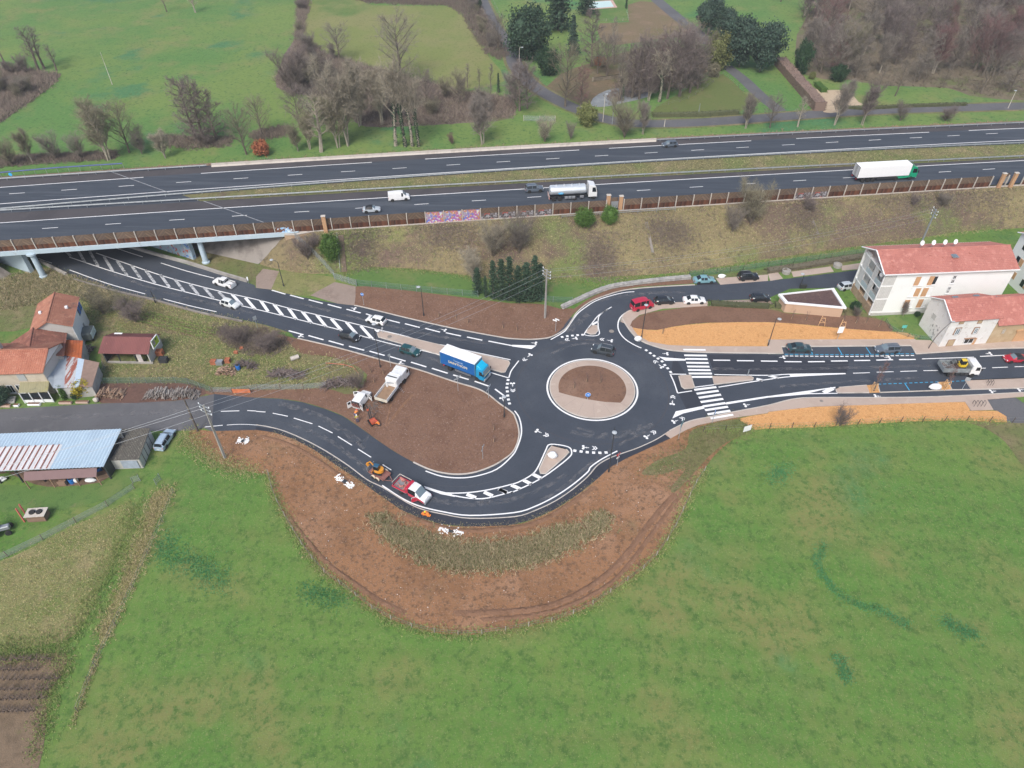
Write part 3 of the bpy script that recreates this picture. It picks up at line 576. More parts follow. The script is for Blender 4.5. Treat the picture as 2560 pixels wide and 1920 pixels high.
# crossing
dash(C2(1480,262,1672,264,1488,306,1682,308,1497,337,1690,339,1505,370,1698,372,1513,402,1706,404,1520,432,1716,434,1527,463,1727,463,1535,493,1737,492,1575,604,1766,580,1595,638,1785,612,1613,673,1805,645,1630,710,1825,682,1650,748,1846,718,1668,780,1866,750,1690,816,1886,784),.5,road_e,'crossing_bar')
for q0 in(C2(1715,855,1910,822),):ribbon('crossing_bar',G(q0),.45,.136,m_white,pv_s)
ribbon('crossing_bar',G(C2(1480,261,1672,263)),.45,.136,m_white,pv_n)
fill(C2(1265,316,1330,325,1500,338,1500,352,1325,353),road_e); fill(C2(1385,852,1415,790,1650,743,1665,765,1480,808),road_e)
fill(C2(1850,712,2212,657,2212,672,1850,731),road_e)
line(C2(1365,468,1505,470),.22,road_e); line(C2(1748,472,2212,479)+C3(180,746,670,739),.22,road_e); line(C2(1430,632,1555,613),.22,road_e)
line(C2(1785,581,2000,546,2212,514)+C3(200,766,670,741),.22,road_e); line(C2(1575,582,1745,560),.2,road_e)
fill(C3(180,746,670,738,670,744,200,768),road_e); dash(C3(0,757,90,778),.5,road_e,'hatch_bar'); dash(C2(2112,510,2165,522),.6,road_e,'hatch_bar')
fill(C3(0,935,370,885,582,855,582,868,470,880,350,910,605,907,600,914,350,918,0,948),road_e); dash(C3(480,905,560,868),.8,road_e,'hatch_bar')
dash(C3(735,737,880,732,938,728,1085,724,1142,722,1287,717,1342,715,1470,713,1600,706,1700,702,1830,695,1880,693,1937,690,2072,684,2130,681,2212,679,2290,676,2420,671),.17,road_e)
dash(C3(0,633,82,633,142,637,290,638,345,638,490,636,543,632,688,630,743,628,883,626,935,624,1080,620,1132,620,1275,618)+C2(1738,348,1885,349,1943,352,2090,353,2150,355,2212,356),.30,road_e)
for p in(C3(1330,613,1550,606,1780,598),C3(1832,592,2105,578)):line(p,.2,road_e)
for k in range(26):
 x=145+k*43.5; y=588+4*math.sin(min(1,k/14)*math.pi/2)-max(0,k-13)*.7
 dash(C3(x,y,x+30,y),.22,road_e,'bay_dash'); dash(C3(x,y-15,x+30,y-15),.16,road_e,'bay_dash',m_blue)
dash(C3(360,515,385,575,605,515,640,577,848,513,888,573,1125,550,1140,572),.16,road_e,'bay_line',m_blue)
for k in range(17):
 x=950+k*45; y=832-k*1.75
 if x<1470 or x>1560:dash(C3(x,y,x+27,y-1),.16,road_e,'bay_dash',m_blue)
dash(C3(1180,822,1222,885),.16,road_e,'bay_line',m_blue)
# south branch
line(K(1090,185,1250,290,1400,360,1600,410,1850,445)+L(300,420,480,365,650,280,800,180,930,70)+C2(680,1270,780,1200,910,1132),.22,road_s)
dash(C0(1910,790,2068,785,2137,783,2212,787)+C1(0,790,82,796,145,806,275,832,327,848,487,897,540,917,662,977,707,1007,830,1083,880,1115,995,1187,1095,1250,1168,1297),.17,road_s)
line(C0(1770,925,1925,910),.15,road_s); line(C0(1960,908,2080,902,2212,908)+C1(100,920,200,945),.12,road_s)
line(K(1460,205,1600,247,1800,250,2000,225,2212,175)+C2(80,1390,180,1330,230,1260,290,1130,330,1075,480,1095,515,1140,480,1200,250,1370,0,1490)+K(2212,240,2000,295,1850,297,1680,268),.22,road_s,'hatch_border')
fill(K(1450,190,1560,225,1690,260,1720,285,1600,262,1470,215),road_s)
dash(K(1820,262,1900,292,1970,243,2045,277,2100,218,2165,250)+L(160,217,235,247,270,182,345,215,375,140,445,175,455,88,530,125),.62,road_s,'hatch_bar')
line(C2(22,785,60,840,80,920,78,1000,45,1100,0,1175)+C1(2080,1290,1900,1350,1750,1365,1600,1350,1465,1305),.22,road_s)
# north branch
line(B2(0,1578,335,1552)[1:]+B2(440,1492,480,1450,520,1390,570,1325,640,1270,720,1220,830,1180,960,1148,1057,1138),.22,road_n)
line(B2(860,1270,780,1320,740,1350,700,1400,632,1490,640,1515,720,1520,755,1500,745,1440,745,1380,760,1340,830,1285),.2,road_n,'hatch_border')
dash(B2(690,1425,745,1395),.5,road_n,'hatch_bar')
line(B2(1030,1300,975,1325,930,1370,915,1430,930,1490,980,1550,1060,1600,1118,1625),.24,road_n)
# small darker hatching in the noses, cycle symbols and arrows
def symbol(px,to,parent=None,z=.0285,arrow=False,bike=True,s=1.0):
 p=W(px); q=W(to); a=math.atan2(q.y-p.y,q.x-p.x); M=Matrix.Translation((p.x,p.y,0))@Matrix.Rotation(a,4,'Z')
 b=MB()
 def disc(cx,cy,r,n=12):b.add([M@Vector((cx+r*math.cos(2*math.pi*k/n),cy+r*math.sin(2*math.pi*k/n),z))for k in range(n)],[tuple(range(n))])
 def quad(*v):b.add([M@Vector((v[i]*s,v[i+1]*s,z+.001))for i in range(0,len(v),2)],[tuple(range(len(v)//2))])
 if bike:
  disc(-.55*s,.38*s,.33*s); disc(-.55*s,-.38*s,.33*s); quad(-.5,.1,-.5,-.12,.25,-.10,.25,.10); quad(.2,.26,.2,-.26,.36,-.2,.36,.2); quad(.3,.08,.3,-.08,.85,-.07,.85,.07)
  b.build('cycle_symbol',m_white,parent,fixn=False)
 if arrow:
  b=MB(); o=1.5 if bike else 0
  for k in(0,.55):
   for sg in(1,-1):quad(o+k,.62*sg,o+k+.32,.62*sg,o+k+.85,0,o+k+.53,0)
  b.build('chevron',m_white,parent,fixn=False)
def syms(pairs,parent,arrow):
 for a,c in zip(pairs[::2],pairs[1::2]):symbol(a,c,parent,arrow=arrow,s=.68)
syms(C2(150,308,95,355,5,560,10,640,230,965,330,1010,635,1102,760,1112,1170,1005,1250,955,1385,715,1392,645,1285,400,1220,345,845,178,745,163,540,160,445,175,1410,875,1510,840),rb,True)
syms(B1(840,1282,790,1272,1620,1468,1570,1455)+B2(190,1582,130,1575)+C1(395,142,450,160,1260,375,1310,390,2130,685,2150,720),road_w,False)
syms(C2(1325,292,1280,290,2030,735,2090,725)+C3(120,600,60,602,1030,600,980,602,1905,567,1850,570,945,935,1000,938,1945,893,2000,888,2185,880,2240,878),road_e,False)
for p,r_ in((C2(860,98)[0],.5),(C3(460,980)[0],.32),(B1(1155,1530)[0],.45)):MB().lathe([(r_,0),(r_,.003)],(W(p).x,W(p).y,.146 if p[1]>1000 or p[1]<850 and p[0]<1000 else.03),14).build('manhole_cover',m_concd,road_w)
# ------------------------------------------------------------------ guard rails
post_me=MB().box((0,0,.35),(.1,.14,.74)).mesh('post',m_galv)
def wrail(pts,z):
 sec=[(-.06,-.155),(.02,-.10),(-.06,0),(.02,.10),(-.06,.155),(-.09,.155),(-.01,.10),(-.09,0),(-.01,-.10),(-.09,-.155)]
 rows=[]
 for i,p in enumerate(pts):
  a=pts[max(0,i-1)]; c=pts[min(len(pts)-1,i+1)]; t=(c-a); t.z=0; t.normalize(); n=Vector((-t.y,t.x,0))
  rows.append([Vector((p.x,p.y,z+.62+s[1]))+n*s[0]for s in sec])
 return rows
def guard_rail(label,q,x0,x1,dy=0.0,zb=ZM,group='motorway guard rails',step=4.0):
 xm=(x0+x1)/2; t=thing('guard_rail',label,'guard rail',(0,0,0),0,group)
 MB().loft(wrail(along(q,x0,x1,4,dy),zb),caps=True).build('rail',m_galv,t)
 x=x0+1
 while x<x1:inst('post',post_me,t,(x,Q(q,x)+dy+.12,zb)); x+=step
 return t
xj=clip_joint(q_farR)
guard_rail('galvanised guard rail on the far side of the grassy median',q_farR,-165,215)
guard_rail('galvanised guard rail on the near side of the grassy median',q_nearR,-165,215)
xl=W(B0(1800,15)[0],ZM+.7).x; xr=W(A2(1250,1200)[0],ZM+.7).x
guard_rail('silver guard rail on the left bridge end behind the far carriageway',q_bar,-190,xl,-.4)
guard_rail('silver guard rail at the right end behind the far carriageway',q_bar,xr,230,-.3)
cb=thing('concrete_barrier','long pale concrete safety barrier behind the far carriageway','barrier')
sec=[(-.3,0),(-.26,.1),(-.1,.34),(-.09,.82),(.09,.82),(.1,.34),(.26,.1),(.3,0)]
xs_=[xl+1+(xr-xl-1)*i/22 for i in range(23)]
for i in range(22):
 MB().loft([[(x,Q(q_bar,x)-.1+s[0],ZM-.02+s[1])for s in sec]for x in(xs_[i]+.02,xs_[i+1]-.02)],caps=True).build('barrier_unit',m_kerb,cb)
bx=[W(p,ZM+1.1)for p in B0(-400,135,0,108,500,65,1055,30)]
pr=thing('bridge_parapet','blue railing along the back edge of the bridge','railing')
MB().path(bx,.16,6).build('blue_rail',plain('parapet_blue',(.05,.085,.25),.5,var=.2),pr)
for p in resample(bx,16):MB().tube((p.x,p.y,ZM-.3),p,.05).build('post',m_galv,pr)
sgn=thing('kilometre_plate','small light blue disc plate on the bridge guard rail','sign',W(B0(90,128)[0],ZM+.8))
MB().lathe([(.42,-.02),(.42,.02)],(0,0,.1),16,'Y').build('plate',plain('light_blue_plate',(.05,.45,.8),.5),sgn); MB().tube((0,.05,-.7),(0,.05,.1),.04).build('post',m_galv,sgn)
# ------------------------------------------------------------------ wooden noise barrier on the near edge
def clip(poly,a,bb,c):
 out=[]
 for i,p in enumerate(poly):
  q=poly[(i+1)%len(poly)]; dp=a*p[0]+bb*p[1]-c; dq=a*q[0]+bb*q[1]-c
  if dp<=0:out.append(p)
  if dp*dq<0:t=dp/(dp-dq); out.append((p[0]+(q[0]-p[0])*t,p[1]+(q[1]-p[1])*t))
 return out
m_bd=leafy('weathered_red_boards',[(.050,.020,.013),(.095,.038,.022),(.16,.065,.035),(.035,.018,.014),(.12,.06,.04)],.85)
m_bd2=leafy('weathered_grey_boards',[(.11,.075,.055),(.17,.12,.085),(.075,.05,.04),(.22,.15,.10)],.85)
def panel_mesh(seed,Lp=3.9,Hp=2.75):
 rg=random.Random(seed); b=MB(); half=Lp/2; zc=1.25
 n=17
 for k in range(n):
  x=-half+Lp*(k+.5)/n; b.box((x,rg.uniform(-.02,.02),zc/2),(Lp/n*.9,.05,zc))
 b.m=1; d=.26
 for sg in(-1,1):
  for k in range(-6,14):
   P=[(0,zc+.02),(half,zc+.02),(half,Hp),(0,Hp)]
   P=clip(P,1,1,zc+(k+1)*d-.03); P=clip(P,-1,-1,-(zc+k*d))if len(P)>2 else P
   if len(P)>2:
    y=rg.uniform(-.02,.02); vs=[(sg*p[0],y-.025,p[1])for p in P]+[(sg*p[0],y+.025,p[1])for p in P]; m_=len(P)
    b.add(vs,[tuple(range(m_)),tuple(range(2*m_-1,m_-1,-1))]+[(i,(i+1)%m_,m_+(i+1)%m_,m_+i)for i in range(m_)])
 return b.mesh('panel',[m_bd,m_bd2])
panels=[panel_mesh(s)for s in range(5)]
graf_a=earth('rainbow_graffiti',[(.34,.30,.38),(.50,.20,.10,.9,.48,.52,4),(.12,.18,.52,1.1,.50,.54,4),(.38,.12,.38,1.3,.52,.56,4),(.62,.60,.58,1.8,.55,.58,5),(.55,.36,.08,1.5,.56,.60,4)],bump=0)
graf_b=earth('grey_graffiti',[(.13,.11,.11),(.35,.34,.36,1.1,.52,.56,4),(.04,.035,.04,1.3,.54,.58,4),(.35,.09,.07,.7,.60,.64,3)],bump=0)
graf_c=earth('blue_graffiti',[(.16,.075,.05),(.30,.48,.68,.8,.50,.54,3),(.60,.70,.78,1.2,.56,.60,4)],bump=0)
plate_me={k:MB().box((0,-.06,1.35),(3.8,.03,2.5)).mesh('painted_face',m)for k,m in(('a',graf_a),('b',graf_b))}
plate_me['c']=MB().box((0,-.06,.75),(3.7,.03,1.2)).mesh('painted_face',graf_c)
plate_me['d']=MB().box((0,-.06,.8),(3.8,.03,1.4)).mesh('painted_face',graf_b)
nb_=thing('noise_barrier','long noise barrier of weathered wooden panels between pale posts above the embankment','noise barrier')
wpost=MB().box((0,-.1,1.42),(.17,.26,2.86)).mesh('post',m_kerb)
x=W(B1(665,590)[0],6.6).x; xs_w=[x+4.0*k for k in range(-34,62)]
gap=[(W(B2(835,440)[0],6.6).x,W(B2(935,440)[0],6.6).x),(W(B3(1990,232)[0],6.6).x,W(B3(2095,225)[0],6.6).x)]
pil=W(B1(605,620)[0],6.4).x
gA=(W(B1(1460,545)[0],6.6).x,W(B1(1905,525)[0],6.6).x)
for k,x in enumerate(xs_w[:-1]):
 if x<-165 or x>215:continue
 xm=x+2.0; y=Q(q_wall,xm); a=math.atan2(Q(q_wall,x+4)-Q(q_wall,x),4.0)
 inst('post',wpost,nb_,(x,Q(q_wall,x),6.5),a)
 if any(g0-1<xm<g1+1 for g0,g1 in gap):continue
 inst('panel',panels[(k*7)%5],nb_,(xm,y,6.52),a)
 g_=None
 if gA[0]-.5<xm<gA[1]+.5:g_='a'
 elif gA[1]<xm<W(B2(360,480)[0],6.6).x:g_='d'
 elif W(B1(240,600)[0],6.6).x<xm<W(B1(420,600)[0],6.6).x:g_='c'
 elif W(B3(160,330)[0],6.6).x<xm<W(B3(460,300)[0],6.6).x:g_='d'
 if g_:inst('painted_face',plate_me[g_],nb_,(xm,y,6.52),a)
MB().loft([[(p.x,p.y-.18,6.35),(p.x,p.y-.18,6.62),(p.x,p.y+.14,6.62),(p.x,p.y+.14,6.35)]for p in along(q_wall,clip_joint(q_wall)+2,215,6)],caps=True).build('plinth',m_kerb,nb_)
m_brick=earth('tan_brick',[(.50,.30,.17),(.42,.24,.13,1.5,.5,.7,5),(.58,.40,.27,3,.55,.75,5)],bump=.5)
def pillar(px,label,z=6.3,h=3.6):
 p=W(px,z); t=thing('brick_pillar',label,'pillar',(p.x,p.y,z),math.atan(.13),'tan pillars of the noise barrier')
 for i in range(12):
  MB().bevbox((0,0,(i+.5)*h/12),(.85-.03*(i%2),.62-.03*(i%2),h/12*.96),.03).build('block_course',m_brick,t)
 MB().bevbox((0,0,h+.06),(1.0,.78,.14),.03).build('cap',m_kerb,t)
pillar(B1(608,632)[0],'lone tan brick pillar at the bridge end of the noise barrier',6.0,4.1)
pillar(B2(825,430)[0],'left tan brick pillar of the emergency gate behind the round shrubs'); pillar(B2(932,438)[0],'right tan brick pillar of the emergency gate behind the round shrubs')
pillar(B3(1988,240)[0],'left tan brick pillar near the right end of the noise barrier',6.4,3.6); pillar(B3(2090,235)[0],'right tan brick pillar near the right end of the noise barrier',6.4,3.6)
for(g0,g1),lb_ in zip(gap,('grey metal emergency door between brick pillars behind the tanker','grey metal emergency door between brick pillars at the far right')):
 xm=(g0+g1)/2; t=thing('emergency_door',lb_,'door',(xm,Q(q_wall,xm)+.5,6.45),math.atan(.13)); w=(g1-g0)-1
 MB().box((0,0,1.1),(w,.06,2.1)).build('leaf',m_grey,t); MB().box((w*.3,-.06,1.0),(.08,.06,.25)).build('handle',m_dark,t); inst('panel',panels[2],t,(0,.5,.1),0,(w/3.9,1,1))
pg=along(q_wall,W(B2(430,495)[0],6.3).x,W(B2(1400,410)[0],6.3).x,4,-1.3)
hr=thing('hand_rail','galvanised rail in front of the noise barrier beside the round shrubs','railing')
for z in(6.75,7.2):MB().path([Vector((p.x,p.y,z))for p in pg],.06,5).build('rail',m_galv,hr)
for p in pg:inst('post',MATS.setdefault('_hp',MB().tube((0,0,5.9),(0,0,7.2),.05).mesh('post',m_galv)),hr,(p.x,p.y,0))
# ------------------------------------------------------------------ vehicles
def paint(name,c,rough=.28):return plain('paint_'+name,c,rough,0.0,coat=.6,var=.06)
P_WHITE=paint('white',(.80,.80,.79)); P_BLACK=paint('black',(.018,.019,.022)); P_DGREY=paint('dark_grey',(.045,.055,.065)); P_SILVER=paint('silver',(.48,.53,.56))
P_RED=paint('red',(.42,.012,.03)); P_GREEN=paint('dark_green',(.014,.07,.075)); P_TEAL=paint('pale_teal',(.19,.36,.40)); P_ICE=paint('ice_blue',(.34,.44,.54)); P_BLUEGREY=paint('blue_grey',(.10,.125,.155)); P_DTEAL=paint('dark_teal',(.028,.06,.07))
tyre_me={};
def wheel(parent,x,y,r,w,name='wheel',rim=None):
 key=(round(r,3),round(w,3))
 if key not in tyre_me:
  tyre_me[key]=(MB().lathe([(r*.62,-w/2),(r*.93,-w/2),(r,-w*.32),(r,w*.32),(r*.93,w/2),(r*.62,w/2)],n=18,axis='Y').mesh('tyre',m_tyre,True),MB().lathe([(r*.12,-w*.46),(r*.16,-w*.42),(r*.6,-w*.34),(r*.66,-w*.44),(r*.66,w*.44),(r*.6,w*.34),(r*.16,w*.42),(r*.12,w*.46)],n=10,axis='Y').mesh('rim',m_rim,True,20))
 e=inst(name,tyre_me[key][0],parent,(x,y,r)); inst('rim',tyre_me[key][1],e); return e
STY={'hatch':(4.05,1.74,1.47,.36,.60,[(-.5,.70,.72,.80,'b'),(-.465,.93,.97,.80,'r'),(-.36,.97,1.41,.70,'s'),(-.13,.96,1.47,.69,'p'),(-.105,.95,1.47,.69,'s'),(.10,.93,1.43,.68,'w'),(.275,.88,.94,.78,'b'),(.44,.72,.77,.74,'b'),(.5,.48,.52,.62,'b')]),'suv':(4.35,1.82,1.68,.37,.60,[(-.5,.78,.80,.82,'b'),(-.475,1.05,1.08,.82,'r'),(-.42,1.08,1.60,.74,'s'),(-.15,1.07,1.68,.73,'p'),(-.125,1.06,1.68,.73,'s'),(.09,1.04,1.64,.72,'w'),(.24,1.02,1.07,.82,'b'),(.44,.92,.97,.80,'b'),(.5,.60,.64,.70,'b')]),'sedan':(4.6,1.80,1.45,.37,.60,[(-.5,.72,.74,.78,'b'),(-.46,.93,.97,.80,'b'),(-.35,.97,1.02,.78,'r'),(-.20,.97,1.41,.68,'s'),(-.07,.96,1.45,.67,'p'),(-.05,.95,1.45,.67,'s'),(.10,.93,1.41,.67,'w'),(.26,.88,.94,.78,'b'),(.44,.72,.77,.74,'b'),(.5,.48,.52,.60,'b')]),'wagon':(4.6,1.80,1.48,.37,.60,[(-.5,.70,.72,.80,'b'),(-.475,.95,.98,.80,'r'),(-.41,.98,1.40,.70,'s'),(-.17,.97,1.48,.69,'p'),(-.15,.96,1.48,.69,'s'),(.09,.94,1.44,.68,'w'),(.26,.88,.94,.78,'b'),(.44,.72,.77,.74,'b'),(.5,.48,.52,.62,'b')]),'van':(4.9,1.90,1.92,.36,.62,[(-.5,.9,.93,.90,'b'),(-.49,1.15,1.84,.84,'b'),(-.05,1.14,1.92,.84,'b'),(.10,1.12,1.92,.83,'p'),(.115,1.12,1.92,.83,'s'),(.20,1.12,1.86,.80,'w'),(.34,1.06,1.12,.80,'b'),(.46,.88,.93,.76,'b'),(.5,.55,.58,.66,'b')]),'minibus':(4.7,1.95,2.15,.36,.60,[(-.5,.9,.93,.90,'b'),(-.49,1.20,1.24,.88,'r'),(-.465,1.22,2.05,.82,'s'),(-.20,1.20,2.15,.82,'p'),(-.17,1.20,2.15,.82,'s'),(.06,1.18,2.14,.81,'p'),(.085,1.18,2.13,.81,'s'),(.22,1.16,2.0,.78,'w'),(.38,1.06,1.12,.78,'b'),(.47,.92,.96,.74,'b'),(.5,.55,.58,.66,'b')]),'small_van':(4.1,1.80,1.80,.36,.60,[(-.5,.9,.93,.90,'b'),(-.49,1.10,1.72,.82,'b'),(-.08,1.09,1.80,.82,'b'),(.0,1.08,1.80,.81,'p'),(.02,1.08,1.80,.81,'s'),(.12,1.06,1.74,.78,'w'),(.29,.98,1.04,.80,'b'),(.45,.84,.88,.76,'b'),(.5,.55,.58,.66,'b')]),'pickup':(5.0,1.82,1.75,.40,.60,[(-.5,.95,.97,.92,'b'),(-.495,1.0,1.02,.92,'b'),(-.15,1.02,1.04,.90,'r'),(-.135,1.04,1.68,.74,'s'),(.02,1.03,1.75,.73,'p'),(.035,1.03,1.75,.73,'s'),(.13,1.02,1.70,.72,'w'),(.26,1.0,1.05,.82,'b'),(.45,.92,.97,.80,'b'),(.5,.6,.64,.7,'b')]),'cabrio':(3.9,1.72,1.40,.35,.60,[(-.5,.70,.72,.76,'b'),(-.46,.90,.94,.80,'b'),(-.34,.93,.97,.78,'k'),(-.20,.93,1.34,.66,'k'),(-.04,.92,1.40,.66,'k'),(.08,.90,1.35,.66,'w'),(.22,.86,.91,.76,'b'),(.44,.70,.74,.72,'b'),(.5,.46,.50,.60,'b')]),}
def car_parts(t,style,col,fits=True,roof=None):
 Ln,Wd,Ht,wr,_,st=STY[style]; hw=Wd/2; body=MB(); part={k:MB()for k in('win_l','win_r','w','r','k')}
 body_faces=[]
 def sect(s):
  x,zb,zt,k,_=s; X=x*Ln; e=.90 if abs(x)>.48 else(.97 if abs(x)>.42 else 1.0)
  return[(X,0,.2),(X,hw*.86*e,.21),(X,hw*.97*e,.34),(X,hw*e,min(.62,zb-.05)),(X,hw*.965*e,zb),(X,hw*k*(e if zt-zb<.2 else 1),zt),(X,hw*k*.55*(e if zt-zb<.2 else 1),zt+.035),(X,0,zt+.045)]
 secs=[sect(s)for s in st]; np_=8
 for sgn in(1,-1):
  S=[[(p[0],p[1]*sgn,p[2])for p in r]for r in secs]
  for i in range(len(S)-1):
   code=st[i][4]
   for k in range(np_-1):
    q=[S[i][k],S[i+1][k],S[i+1][k+1],S[i][k+1]]
    if sgn<0:q=q[::-1]
    tgt=body
    if k==4 and code=='s':tgt=part['win_l' if sgn>0 else 'win_r']
    if k>=5 and code in 'wr':tgt=part[code]
    if k>=4 and code=='k':tgt=part['k']
    tgt.add(q,[(0,1,2,3)])
 for r,fl in((secs[0],0),(secs[-1],1)):
  full=[(p[0],p[1],p[2])for p in r]+[(p[0],-p[1],p[2])for p in reversed(r[1:-1])]
  body.add(full if fl else full[::-1],[tuple(range(len(full)))])
 def weld(mb,name,m,sm=True,ang=28):
  o=mb.build(name,m,t); bm=bmesh.new(); bm.from_mesh(o.data); bmesh.ops.remove_doubles(bm,verts=bm.verts,dist=.001); bmesh.ops.recalc_face_normals(bm,faces=bm.faces); bm.to_mesh(o.data); bm.free()
  if sm:o.data.polygons.foreach_set('use_smooth',[True]*len(o.data.polygons)); o.data.set_sharp_from_angle(angle=R(ang))
  return o
 bo=weld(body,'body',col)
 for k,nm,m in(('win_l','side_window',m_glass),('win_r','side_window',m_glass),('w','windscreen',m_glassl),('r','rear_window',m_glass),('k','soft_top',roof or m_black)):
  if part[k].f:weld(part[k],nm,m)
 wb=.295*Ln if style not in('van',)else.31*Ln
 wrad=.325 if style not in('suv','pickup')else.37
 for sx in(-1,1):
  for sy in(-1,1):
   MB().lathe([(wrad+.07,-.01),(wrad+.07,.01)],(sx*wb,sy*(hw-.006),wrad+.02),16,'Y').build('wheel_arch',m_black,t)
   wheel(t,sx*wb,sy*(hw-.085),wrad,.21)
 zl=st[-2][1]-.10
 for sy in(-1,1):
  MB().bevbox((Ln*.462,sy*hw*.70,zl),(.20,.34,.13),.03).build('headlight',m_lamp,t)
  MB().bevbox((-Ln*.487,sy*hw*.80,st[0][1]+.02),(.10,.20,.24),.02).build('tail_light',m_tail,t)
  i=[k for k,s in enumerate(st)if s[4]=='w'][0]; MB().bevbox((st[i][0]*Ln+.30,sy*(hw+.08),st[i][1]+.06),(.12,.2,.13),.03).build('door_mirror',m_black if style=='suv' else col,t)
 MB().box((-Ln*.502,0,.55),(.02,.52,.11)).build('number_plate',m_plate,t); MB().box((Ln*.502,0,.42),(.02,.52,.11)).build('number_plate',m_plate,t)
 MB().bevbox((Ln*.488,0,.34),(.10,Wd*.80,.16),.03).build('bumper',m_black,t); MB().bevbox((-Ln*.488,0,.38),(.10,Wd*.84,.16),.03).build('bumper',m_black,t)
 if style in('suv','wagon','pickup'):
  zr=Ht+.07
  if style!='pickup':
   for sy in(-1,1):MB().tube((-.36*Ln,sy*hw*.62,zr),(.05*Ln,sy*hw*.62,zr),.025).build('roof_rail',m_rim,t)
 if style=='pickup':
  for p,d in(((-.325*Ln,0,1.055),(.30*Ln,hw*1.45,.012)),):MB().box(p,d).build('load_bed',m_black,t)
  for sy in(-1,1):MB().box((-.325*Ln,sy*hw*.82,1.12),(.335*Ln,.09,.16)).build('bed_side',col,t)
  MB().box((-.49*Ln,0,1.12),(.05,hw*1.6,.16)).build('tailgate',col,t); MB().path([Vector((-.17*Ln,-hw*.72,1.05)),Vector((-.185*Ln,-hw*.62,1.72)),Vector((-.185*Ln,hw*.62,1.72)),Vector((-.17*Ln,hw*.72,1.05))],.045).build('roll_bar',m_rim,t)
def on_wheels(r_px,f_px,z,hw):
 a,c=W(r_px,z),W(f_px,z); d=(c-a).normalized(); n=Vector((-d.y,d.x,0))
 if n.y<0:n=-n
 m=(a+c)/2+n*hw; return m,math.atan2(d.y,d.x)
def car(name,label,style,col,r_px,f_px,z=.018,cat='car',group=None,**kw):
 p,a=on_wheels(r_px,f_px,z,STY[style][1]/2-.05)
 t=thing(name,label,cat,(p.x,p.y,z),a,group); car_parts(t,style,col,**kw); return t
def two(px):return px[0],px[1]
car('car','dark blue-grey car alone on the far carriageway','hatch',P_BLUEGREY,*two(A2(1415,1272,1325,1278)),ZM)
car('van','white panel van in the left lane of the motorway','van',P_WHITE,*two(B1(1177,362,1302,352)),ZM,'van')
car('convertible','silver convertible with black soft top below the white van','cabrio',P_SILVER,*two(B1(950,463,1050,457)),ZM)
car('off_roader','dark blue-grey SUV overtaking behind the tanker truck','suv',P_BLUEGREY,*two(B2(150,287,245,280)),ZM)
car('pickup_truck','white pickup with open bed just out of the underpass','pickup',P_WHITE,*two(B0(1975,1118,1865,1085)),.018,'pickup')
car('car','white older hatchback leaving the underpass towards the roundabout','hatch',paint('cream_white',(.70,.72,.70)),*two(B0(1920,1265,2020,1295)))
car('car','white hatchback driving away from the roundabout above the hatched paint','hatch',P_WHITE,*two(B1(1075,1437,970,1410)))
car('car','black hatchback waiting below the hatched paint','hatch',P_BLACK,*two(C1(740,165,845,195)))
car('car','dark green hatchback queuing behind the blue lorry','hatch',P_GREEN,*two(C1(1258,290,1368,322)))
car('off_roader','dark grey SUV circling at the top of the roundabout','suv',P_DGREY,*two(C2(835,318,712,290)),.022)
car('minibus','bright red van parked on the bend of the side street','minibus',paint('bright_red',(.48,.018,.05)),*two(B2(1083,1312,1195,1285)),.14,'van')
car('car','black hatchback parked behind the red van','hatch',P_BLACK,*two(B2(1270,1258,1375,1252)))
car('car','white saloon parked beside the planted bank','sedan',P_WHITE,*two(B2(1525,1252,1635,1250)))
car('car','black car parked alone by the shrubs of the side street','hatch',P_BLACK,*two(B2(2105,1232,2195,1228)))
car('car','pale teal saloon parked in the bay by the stone wall','sedan',P_TEAL,*two(B2(1617,1075,1715,1070)))
car('off_roader','black SUV parked on the beige bay by the fence','suv',P_BLACK,*two(B2(2000,1048,2095,1043)))
car('car','silver hatchback parked beside the white apartment block','hatch',P_SILVER,*two(B3(655,1135,745,1120)))
car('car','dark green saloon parked in the left blue-marked bay','sedan',P_DTEAL,*two(C3(215,560,335,562)),.03)
car('car','dark grey estate car parked in the right blue-marked bay','wagon',P_BLUEGREY,*two(C3(1100,568,985,572)),.03)
car('convertible','red car with black soft top entering at the right edge','cabrio',P_RED,*two(C3(2200,652,2090,653)),.03)
p_=W(C0(1436,1050)[0]); a_=W(C0(1400,1090)[0]); c_=W(C0(1475,975)[0])
t=thing('car','ice blue estate car parked on the grass beside the grey shed','car',(p_.x,p_.y,0),math.atan2(c_.y-a_.y,c_.x-a_.x)); car_parts(t,'wagon',P_ICE)
